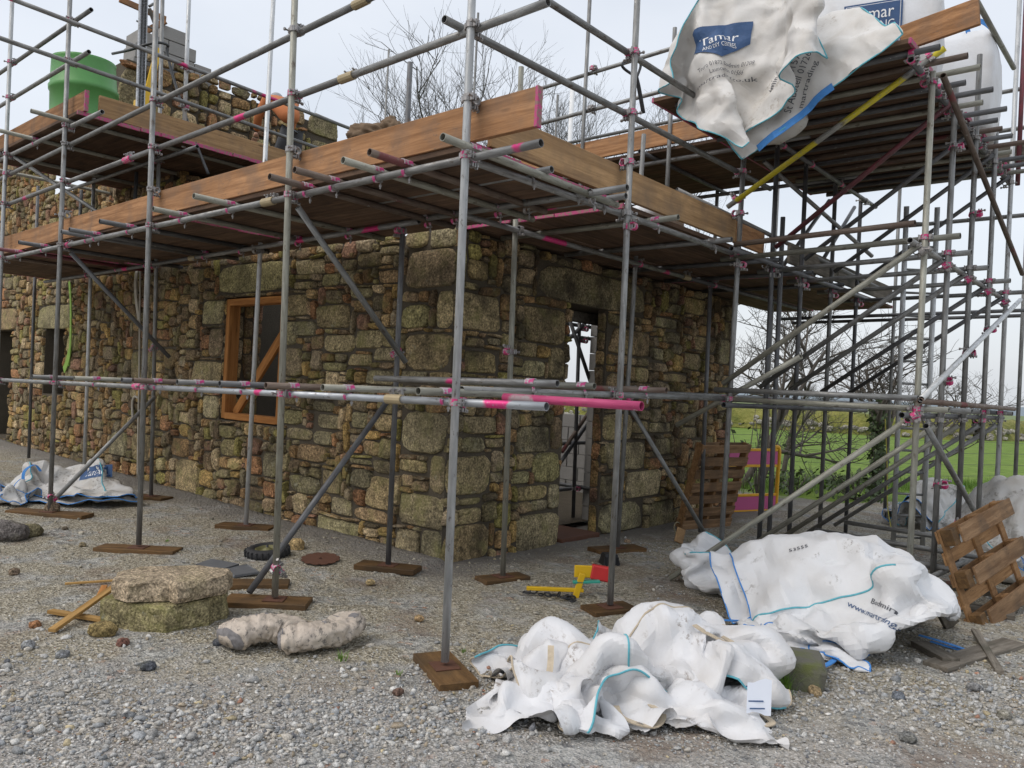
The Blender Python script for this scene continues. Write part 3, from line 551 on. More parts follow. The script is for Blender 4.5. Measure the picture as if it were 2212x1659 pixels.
def zat(a, b_, ax, v):
    a, b_ = Vector(a), Vector(b_); return lerp(a, b_, (v - a[ax]) / (b_[ax] - a[ax]))

# ------------------------------------------------------------------ main scaffold round the cottage corner
SC = thing('building_scaffold', 'galvanised tube scaffold with plank deck wrapped round the cottage corner', 'scaffold', (.1, 0, 0))
std = {}
def standard(par, key, foot, top, mat='galv'):
    std[key] = (Vector(foot), Vector(top)); return tube('standard', foot, top, mat, par)
def onstd(key, z): a, b_ = std[key]; return lerp(a, b_, (z - a.z) / (b_.z - a.z))
standard(SC, 'S0', (.12, 0, .06), (.03, 0, 6.3), 'zinc'); standard(SC, 'S1', (-1.65, 0, .06), (-1.86, 0, 6.3), 'olive'); standard(SC, 'S2', (-3.89, 0, .06), (-4.18, 0, 6.3), 'galv')
standard(SC, 'S3', (-6.1, 0, .08), (-6.36, 0, 6.6), 'galv'); standard(SC, 'S4', (-8.1, 0, .08), (-8.36, 0, 6.6), 'zinc')
standard(SC, 'R1', (0.02, 1.84, .05), at(1377.5, -20, 0, 0), 'galv'); R2T = at(1611, 268, 0, 0); standard(SC, 'R2', (0, 3.70, .02), R2T, 'galv')
standard(SC, 'I1', (-1.94, 1.3, .06), at(886, 135, 1, 1.3), 'dark_tube'); standard(SC, 'I2', (-4.28, 1.3, .05), at(592, -30, 1, 1.3), 'zinc'); standard(SC, 'I3', (-6.53, 1.3, .05), at(352, -40, 1, 1.3), 'galv')
standard(SC, 'I4', (-8.67, 1.3, .15), (-8.9, 1.3, 4.6), 'zinc'); standard(SC, 'I5', (-10.95, 1.3, .13), (-11.2, 1.3, 4.6), 'dark_tube')
standard(SC, 'I0', (-1.13, 1.9, .03), at(1126, 145, 0, -1.2), 'olive'); standard(SC, 'J2', (-1.2, 3.78, .02), at(1391, 290, 0, -1.2), 'galv'); standard(SC, 'J3', (-1.2, 5.6, .02), (-1.2, 5.55, 3.4), 'dark_tube')
# ledgers and guard rails on the front (tubes run along x just behind the standards)
def run(par, a, b_, mat, joints=(), name='ledger', sl=1):
    pts = [Vector(a)] + [lerp(a, b_, t) for t in joints] + [Vector(b_)]
    for i in range(len(pts) - 1):
        tube(name, pts[i], pts[i + 1], mat if isinstance(mat, str) else mat[i % len(mat)], par)
        if i: sleeve(par, pts[i], Vector(b_) - Vector(a), sl if isinstance(sl, int) else sl[(i - 1) % len(sl)])
Yl = OFF
front_rows = [('led1', (.73, Yl, 1.565), (-10, Yl, 1.41), ('zinc_pink', 'zinc_pink', 'galv'), (.115, .46)), ('deck', (.60, Yl, 2.995), (-10, Yl, 2.995), ('galv_pink', 'galv', 'galv'), (.255, .64)),
              ('rail', (.60, Yl, 3.765), (-10, Yl, 3.68), ('galv', 'galv_pink', 'galv_pink'), (.168, .5)), ('top', (1.6, Yl, 4.30), (-10, Yl, 4.04), ('galv', 'galv'), (.23,))]
for nm, a, b_, mt, js in front_rows:
    run(SC, a, b_, mt, js, 'ledger' if nm in ('led1', 'deck') else 'guard_rail', (1, 0))
    for k in ('S0', 'S1', 'S2', 'S3', 'S4'):
        z = zat(a, b_, 0, onstd(k, 3)[0]).z; p = onstd(k, z); coupler(SC, p, ZD, XD, YD, random.random() < .85)
tube('tube', (.36, Yl + .075, 1.60), (1.27, Yl + .075, 1.597), 'pink_tube', SC)
# deck transoms on the front, with putlog clips over the ledger
dt = [(.09, -.2, 'olive'), (-.51, -.24, 'rusty'), (-.80, -.22, 'olive'), (-1.28, -.26, 'rusty'), (-1.60, -.25, 'rusty'), (-2.69, -.25, 'olive'), (-3.51, -.2, 'olive'), (-4.59, -.22, 'dark_tube'), (-5.40, -.2, 'dark_tube'), (-5.62, -.2, 'dark_tube'), (-6.92, -.2, 'dark_tube'), (-7.8, -.2, 'maroon_tube'), (-8.6, -.25, 'rusty')]
for x, y, mt in dt:
    tube('transom', (x, y, 3.0465), (x + random.uniform(-.05, .05), 1.62 + random.uniform(-.1, .12), 3.0465), mt, SC); clip(SC, (x, Yl, 3.0465), YD, XD)
    clip(SC, (x, 1.25, 3.0465), YD, XD, random.random() < .5)
run(SC, at(905, 478, 1, 1.25), (-10.5, 1.25, 2.97), ('galv_pink', 'galv_pink'), (.45,), 'ledger')
for k in ('I1', 'I2', 'I3', 'I4'): coupler(SC, onstd(k, 2.98), ZD, XD, -YD)
# first-lift transoms
for x, y, mt in [(-.05, -.16, 'olive'), (-.99, -.15, 'olive'), (-1.64, -.17, 'rusty'), (-2.32, -.15, 'dark_tube'), (-3.05, -.13, 'galv'), (-3.82, -.16, 'rusty'), (-4.10, -.14, 'dark_tube'), (-5.2, -.15, 'olive'), (-6.4, -.15, 'galv')]:
    z = 1.562 + .0145 * (x - .1) + .05; tube('transom', (x, y, z), (x, 1.55, z + .01), mt, SC); clip(SC, (x, Yl, z), YD, XD, True)
# right side (gable end): ledgers and rails run along y just behind the standards
Xl = -OFF
right_rows = [('led1', (Xl, .2, 1.63), (Xl, 8.4, 1.70), ('galv', 'galv'), (.45,)), ('deck', (Xl, .1, 3.03), (Xl, 4.0, 3.045), ('galv',), ()), ('rail', (Xl, -.1, 3.79), at(1664, 408, 0, Xl), ('galv',), ()), ('top', (Xl, -.3, 4.27), at(1560, 245, 0, Xl), ('galv',), ())]
for nm, a, b_, mt, js in right_rows:
    run(SC, a, b_, mt, js, 'ledger' if nm in ('led1', 'deck') else 'guard_rail')
    for k in ('R1', 'R2'):
        if nm == 'top' and k == 'R2': continue
        z = zat(a, b_, 1, onstd(k, 3)[1]).z; coupler(SC, onstd(k, z), ZD, YD, -XD)
for k in ('R1', 'R2'): coupler(SC, onstd(k, 2.93), ZD, YD, XD, True); coupler(SC, onstd(k, 3.43), ZD, YD, -XD, True)
for y, x0, mt in [(.75, .12, 'galv'), (1.57, .16, 'galv_pink'), (2.35, .15, 'olive'), (3.35, .13, 'galv_pink'), (4.5, .1, 'dark_tube'), (5.4, .1, 'dark_tube'), (6.4, .1, 'dark_tube')]:
    tube('transom', (x0, y, 3.09), (-1.75, y, 3.09), mt, SC); clip(SC, (Xl, y, 3.09), XD, YD)
e = at(1355, 405, 2, 3.05); tube('transom', e, (-1.6, e.y, 3.05), 'galv', SC); clip(SC, (Xl, e.y, 3.095), XD, YD)
run(SC, (-1.145, 1.2, 3.02), (-1.145, 8.5, 3.04), ('galv_pink', 'dark_tube'), (.5,), 'ledger')
for k in ('I0', 'J2', 'J3'): coupler(SC, onstd(k, 3.03), ZD, YD, XD)
for y, x0, mt in [(.86, .17, 'galv_pink'), (2.3, .15, 'rusty'), (1.45, .05, 'olive')]: tube('transom', (x0, y, 1.70), (-1.7, y, 1.68), mt, SC); clip(SC, (Xl, y, 1.70), XD, YD, True)
tube('ledger', (-1.145, 1.7, 1.68), (-1.145, 8.3, 1.70), 'galv', SC); coupler(SC, onstd('J2', 1.69), ZD, YD, XD); coupler(SC, onstd('I0', 1.97), ZD, XD, -YD, True)
# braces
tube('brace', (-1.80, .12, 2.93), at(876, 782, 1, 1.24), 'galv', SC); coupler(SC, onstd('I1', at(858, 757, 1, 1.3).z), ZD, (.1, .6, -.8), -YD, True)
tube('brace', (-6.25, .12, 2.93), at(366, 772, 1, 1.24), 'dark_tube', SC); coupler(SC, onstd('I3', at(348, 750, 1, 1.3).z), ZD, (.1, .6, -.8), -YD, True)
tube('brace', at(538, 1280, 1, -.1), at(836, 868, 1, 1.24), 'dark_tube', SC); coupler(SC, onstd('S1', .27), ZD, (.3, .6, .7), YD, True)
tube('brace', at(115, 1082, 1, .06), at(334, 858, 1, 1.24), 'galv', SC); coupler(SC, onstd('S3', .22), ZD, (.3, .6, .7), YD, True)
tube('brace', at(1365, 886, 0, -1.14), at(1537, 1177, 2, .03), 'galv', SC); coupler(SC, onstd('J2', 1.56), ZD, (.8, .2, -.7), XD)
tube('brace', at(1730, 770, 1, 3.62), at(1462, 918, 1, 3.9), 'olive', SC)
for k, z in (('S0', 3.33), ('S1', 3.33), ('S2', 3.33), ('S3', 3.33)): coupler(SC, onstd(k, z), ZD, XD, YD, False)
# deck boards and toe boards
def deckrun(par, ax, u_list, p, zc, mats, w=.222, ends='board_end_pink', t=.038):
    for u in u_list:
        for (a, b_) in p:
            a2, b2 = a + random.uniform(-.03, .03), b_ + random.uniform(-.03, .03); z = zc + random.uniform(-.003, .003)
            q0, q1 = ((a2, u, z), (b2, u, z)) if ax == 0 else ((u, a2, z), (u, b2, z))
            board('deck_board', q0, q1, w, t, random.choice(mats), par, ends=ends)
deckrun(SC, 0, [.22 + .229 * k for k in range(5)], [(-3.78, .02), (-7.7, -3.82), (-11, -7.72)], 3.0925, ['board_wood'])
deckrun(SC, 0, [1.37 + .229 * k for k in range(2)], [(-3.7, .02), (-7.5, -3.75), (-11, -7.6)], 3.0925, ['board_wood'])
deckrun(SC, 1, [-.24 - .229 * k for k in range(5)] + [-1.42, -1.66, -1.9], [(1.95, 5.7), (5.73, 9.2)], 3.138, ['board_wood'])
board('toe_board', (.53, .112, 3.225), (-4.2, .112, 3.225), .225, .038, 'toe_wood', SC, flat=False, ends='board_end_pink')
board('toe_board', (-4.215, .112, 3.215), (-8.6, .112, 3.19), .225, .038, 'toe_wood', SC, flat=False, ends='board_end_pink')
board('toe_board', (-.10, .38, 3.295), (-.10, 3.86, 3.295), .24, .038, 'toe_wood_light', SC, flat=False)
board('toe_board', (-.10, 3.87, 3.275), (-.10, 4.52, 3.27), .21, .038, 'toe_wood', SC, flat=False)
board('toe_board', (-.10, 5.2, 3.29), (-.10, 6.7, 3.29), .225, .038, 'grey_wood', SC, flat=False); board('toe_board', (-.10, 6.72, 3.29), (-.10, 9.0, 3.29), .225, .038, 'grey_wood', SC, flat=False)

# ------------------------------------------------------------------ upper platform by the tall gable
UP = thing('upper_platform_scaffold', 'raised scaffold platform with toe boards beside the tall gable', 'scaffold', (-6.0, 0, 4.3))
tube('ledger', (-5.4, Yl, 4.33), (-10, Yl, 4.33), 'galv', UP); tube('ledger', (-5.7, 1.25, 4.33), (-10, 1.25, 4.33), 'galv', UP); tube('ledger', (-5.7, 3.9, 4.33), (-10, 3.9, 4.33), 'galv', UP)
for x in (-6.25, -7.4, -8.6, -9.6): tube('transom', (x, -.35 if x > -8 else -.2, 4.385), (x, 4.3, 4.385), 'olive', UP); clip(UP, (x, Yl, 4.385), YD, XD)
for y in [.13 + .229 * k for k in range(18)]: board('deck_board', (-9.25, y, 4.43), (-5.97 + random.uniform(-.02, .02), y, 4.43), .222, .038, 'board_wood', UP, ends='board_end_pink')
board('toe_board', (-5.93, .09, 4.565), (-9.3, .09, 4.565), .225, .038, 'toe_wood', UP, flat=False, ends='board_end_pink')
board('toe_board', (-6.0, .24, 4.57), (-6.0, 4.3, 4.57), .23, .038, 'toe_wood_light', UP, flat=False)
for z in (5.07, 5.53): tube('guard_rail', (-5.85, Yl, z), (-10, Yl, z), 'galv', UP)
for z, mt in ((4.97, 'galv'), (5.41, 'galv_pink')): tube('guard_rail', (-6.06, -1.2, z + .03), (-6.06, 4.4, z - .13), mt, UP)
for k in ('S3', 'S4'):
    for z in (4.33, 5.07, 5.53): coupler(UP, onstd(k, z), ZD, XD, YD, True)
coupler(UP, onstd('I3', 4.33), ZD, XD, -YD, True)
tube('standard', (-6.12, 1.28, 4.4), (-6.2, 1.28, 6.9), 'zinc', UP); tube('standard', (-6.15, 4.0, 3.1), (-6.15, 4.0, 4.9), 'galv', UP)
for z in (4.9, 5.37): coupler(UP, (-6.14, 1.28, z), ZD, YD, XD, True)
tube('brace', (-8.2, .08, 4.3), (-6.4, 1.2, 3.1), 'galv', UP)
for x in (-7.6, -9.5): tube('standard', (x, 1.36, 3.1), (x, 1.36, 4.33), 'dark_tube', UP)

# ------------------------------------------------------------------ gangway level behind the gable end and loading tower
TW = thing('loading_tower_scaffold', 'tall braced scaffold tower with loading platform right of the cottage', 'scaffold', (1.68, 3.5, 0))
TX = 1.68; TY = [3.50, 4.25, 5.10, 6.00, 6.92]; RYs = [3.72, 4.56, 5.34, 6.27, 7.19]
TTOP = [4.30, 4.44, 5.0, 5.05, 6.4]
for k in range(5):
    standard(TW, 'T%d' % k, (TX, TY[k], -.02), (TX, TY[k], TTOP[k]), ['olive', 'galv', 'galv', 'galv', 'zinc'][k])
    if k: standard(TW, 'Q%d' % k, (0, RYs[k], 0.0), (0, RYs[k] - .02, [0, 4.35, 4.3, 4.3, 4.3][k]), ['', 'dark_tube', 'dark_tube', 'galv', 'dark_tube'][k])
tube('standard', (.06, 4.66, 0), (.06, 4.62, 3.55), 'dark_tube', TW)
for x, y in ((-1.2, 7.4), (-.02, 8.9), (1.6, 8.6)): tube('standard', (x, y, 0), (x, y, 4.9), 'galv', TW)
for k in range(5):
    y0, y1 = (RYs[k] + .06, TY[k] + .06); ym = (y0 + y1) / 2
    for z, mt in ((1.655, ['olive', 'galv', 'galv', 'dark_tube', 'galv'][k]), (3.00, ['olive', 'galv', 'galv', 'galv', 'galv'][k])):
        a, b_ = Vector((-.18, y0, z)), Vector((TX + random.uniform(.1, .3), y1, z)); tube('transom', a, b_, mt, TW)
        coupler(TW, (TX, TY[k], z), ZD, XD, YD); 
        if k: coupler(TW, (0, RYs[k], z), ZD, XD, YD)
    # braces between the two rows, rising outwards on both lifts
    tube('brace', (.06 - .1, RYs[k] - .06, 1.80), (TX - .02, TY[k] - .06, 2.93), ['olive', 'galv', 'galv', 'dark_tube', 'dark_tube'][k], TW)
    coupler(TW, (TX, TY[k], 2.88), ZD, (.8, 0, .55), -YD)
    if k: tube('brace', (-.12, RYs[k] - .06, .12), (TX - .02, TY[k] - .06, 1.52), 'olive' if k < 3 else 'galv', TW)
    if k: tube('brace', (.05, RYs[k] - .06, 3.22), (TX, TY[k] - .06, 4.28), ['', 'maroon_tube', 'dark_tube', 'dark_tube', 'dark_tube'][k], TW)
    if 0 < k < 4: tube('foot_tie', (.35, TY[k] - .05 + .1, .33), (TX + .2, TY[k] + .05, .31), 'galv', TW)
tube('transom', (0.03, 3.62, 3.10), (TX - .06, TY[0] - .06, 3.105), 'rusty', TW); tube('transom', (-.1, 3.62, 1.74), (TX + .02, TY[0] - .06, 1.735), 'galv', TW)
tube('brace', at(1447, 1250, 2, .03), at(1975, 897, 0, TX - .03), 'olive', TW); coupler(TW, (TX, TY[0], 1.60), ZD, (.8, 0, .5), -YD, True)
tube('brace', at(1572, 447, 1, 3.58), at(2041, 104, 1, 3.36), 'yellow_tube', TW); coupler(TW, at(1594, 432, 1, 3.64), ZD, (.8, 0, .5), -YD, True); coupler(TW, at(2012, 125, 1, 3.42), ZD, (.8, 0, .5), -YD, True)
for z, e0, e1, mt in ((1.60, 3.3, 7.4, 'dark_tube'), (2.945, 3.3, 7.1, 'galv'), (4.27, 3.1, 7.2, 'dark_tube')): tube('ledger', (TX - OFF, e0, z), (TX - OFF, e1, z), mt, TW)
tube('ledger', (TX + OFF, 3.35, 1.715), (TX + OFF, 7.4, 1.71), 'rusty', TW); tube('ledger', (TX + OFF, 3.2, .30), (TX + OFF, 5.6, .24), 'galv', TW)
for z in (1.60, 3.04, 4.27): tube('ledger', (OFF, 3.5, z), (OFF, 7.6, z), 'dark_tube', TW)
for k in range(5):
    for z in (1.62, 2.945, 4.27):
        coupler(TW, (TX, TY[k], z - .05), ZD, YD, -XD, random.random() < .6)
        if k and z > 2: coupler(TW, (0, RYs[k], z), ZD, YD, XD, random.random() < .5)
tube('brace', at(2037, 163, 0, TX + .06), at(2208, 592, 0, TX + .06), 'rusty', TW); tube('brace', at(1990, 862, 0, TX + .06), at(2204, 648, 0, TX + .06), 'zinc', TW); tube('brace', at(2000, 920, 0, TX + .06), at(2112, 1117, 0, TX + .06), 'galv', TW); tube('brace', at(2106, -5, 0, TX + .06), at(2190, 147, 0, TX + .06), 'olive', TW)
for k, z in ((1, 1.02), (2, .62), (1, 1.9), (2, 2.2), (3, 2.5), (1, 3.9), (2, 3.5)): coupler(TW, (TX, TY[k], z), ZD, (0, .7, -.7), XD, True)
for z in (4.9, 5.35, 3.9): tube('guard_rail', (-1.2, 7.2, z), (2.6, 7.2, z), 'galv', TW)
tube('tube', (TX + .05, 7.0, 4.2), (TX + .05, 7.0, 6.6), 'maroon_tube', TW)
# loading platform: closely set transoms under boards
for i in range(15):
    y = 3.12 + i * .27; tube('transom', (-.42 + random.uniform(-.1, .1), y, 4.325), (TX + random.uniform(.12, .32), y, 4.325), random.choice(['rusty', 'dark_tube', 'olive', 'dark_tube']), TW); coupler(TW, (TX - OFF, y, 4.27), YD, XD, ZD, random.random() < .5)
for i in range(17):
    y = 3.10 + i * .231; board('deck_board', (-.55, y, 4.37), (1.62 + random.uniform(-.05, .05), y, 4.37), .222, .038, 'board_wood', TW, ends='board_end_pink')
board('toe_board', (1.42, 3.55, 4.64), (1.98, 3.52, 4.70), .21, .038, 'toe_wood', TW, flat=False)
board('toe_board', (1.5, 7.05, 4.55), (3.2, 7.05, 4.52), .225, .038, 'grey_wood', TW, flat=False)
for y in [4.62 + .231 * k for k in range(8)]: board('deck_board', (-3.9, y, 4.44), (-.1, y, 4.44), .222, .038, 'board_wood', TW, ends='board_end_pink')
board('toe_board', (-4.2, 4.48, 4.56), (-.1, 4.48, 4.60), .225, .038, 'toe_wood', TW, flat=False)
for x in (-.4, -1.5, -2.6, -3.6): tube('transom', (x, 4.3, 4.395), (x, 6.5, 4.395), 'dark_tube', TW)
for y in (4.62, 6.3): tube('ledger', (-4, y, 4.345), (.3, y, 4.345), 'galv', TW)
for z in (5.04, 5.50): tube('guard_rail', (-4.2, 4.5, z), (.6, 4.5, z + .12), 'galv', TW); tube('guard_rail', (-4.2, 6.4, z), (.4, 6.4, z), 'galv', TW)
for px, pt, y in ((1275, -20, 4.45), (1458, 60, 4.45), (1551, 385, 6.3), (1422, 330, 6.35)): 
    q = at(px, pt, 1, y); tube('standard', (q.x, y, 3.12), q, 'galv', TW)
for px in (1275, 1458):
    q = at(px, 250, 1, 4.45)
    for z in (5.1, 5.58): coupler(TW, (q.x, 4.45, z), ZD, XD, YD, random.random() < .5)
tube('brace', (-1.0, 4.3, 3.9), (.35, 6.9, 3.1), 'galv', TW); tube('brace', (-.3, 4.9, 4.25), (.25, 6.9, 3.5), 'galv', TW)
for a, b_ in (((-.3, 6.9, 4.25), (-.3, 5.4, 3.1)), ((-.15, 7.4, 4.25), (-.15, 6.0, 3.1))): tube('brace', a, b_, 'dark_tube', TW)
for y in (8.3, 8.9): tube('ledger', (-1.5, y, 2.9), (1.9, y, 2.95), 'dark_tube', TW)
# back scaffold seen over the cottage
BK = thing('rear_scaffold', 'scaffold standards and rails on the far side of the cottage', 'scaffold', (-6, 8.4, 0))
for px, pt in ((840, 107), (1033, 28), (1205, 205), (1108, 210)):
    q = at(px, pt, 1, 8.4); tube('standard', (q.x, 8.4, 0), q, 'galv', BK)
for z in (3.3, 4.6): tube('guard_rail', (-11, 8.35, z), (-2.5, 8.35, z), 'galv', BK)
# scaffold inside the cottage, seen through doorway and window
IN = thing('interior_scaffold', 'dark scaffold tubes standing inside the roofless cottage', 'scaffold', (-3.2, 5.4, 0))
q = at(1238, 1118, 2, .06); q2 = at(1250, 672, 0, q.x); standard(IN, 'N0', q, (q.x, q2.y, 3.6), 'dark_tube')
tube('brace', (q.x, q.y - .7, 2.0), (q.x, q.y + .35, 2.75), 'dark_tube', IN); tube('brace', (q.x, q.y - .45, 2.8), (q.x + .1, q.y + .35, 1.4), 'dark_tube', IN)
for z in (.42, 1.0, 2.35, 2.5): tube('ledger', (q.x - OFF, q.y - 1.3, z), (q.x - OFF, q.y + 1.4, z), 'dark_tube', IN)
tube('transom', (q.x - .8, q.y + .05, .45), (q.x + .35, q.y + .05, .45), 'dark_tube', IN); tube('brace', (q.x, q.y - .8, .35), (q.x, q.y + .5, 1.5), 'dark_tube', IN); tube('brace', (q.x, q.y - .3, .9), (q.x, q.y + .6, 1.75), 'rusty', IN)
for z in (.43, 2.45, 2.3): coupler(IN, (q.x, q.y, z), ZD, YD, XD, True)
for x, y in ((-8.0, 3.4), (-9.3, 4.1), (-5.6, 3.6)): tube('standard', (x, y, 0), (x, y, 3.6), 'zinc', IN)
tube('ledger', (-11, 3.45, 2.3), (-4, 3.45, 2.3), 'galv', IN); coupler(IN, (-8.0, 3.4, 2.3), ZD, XD, YD, True)

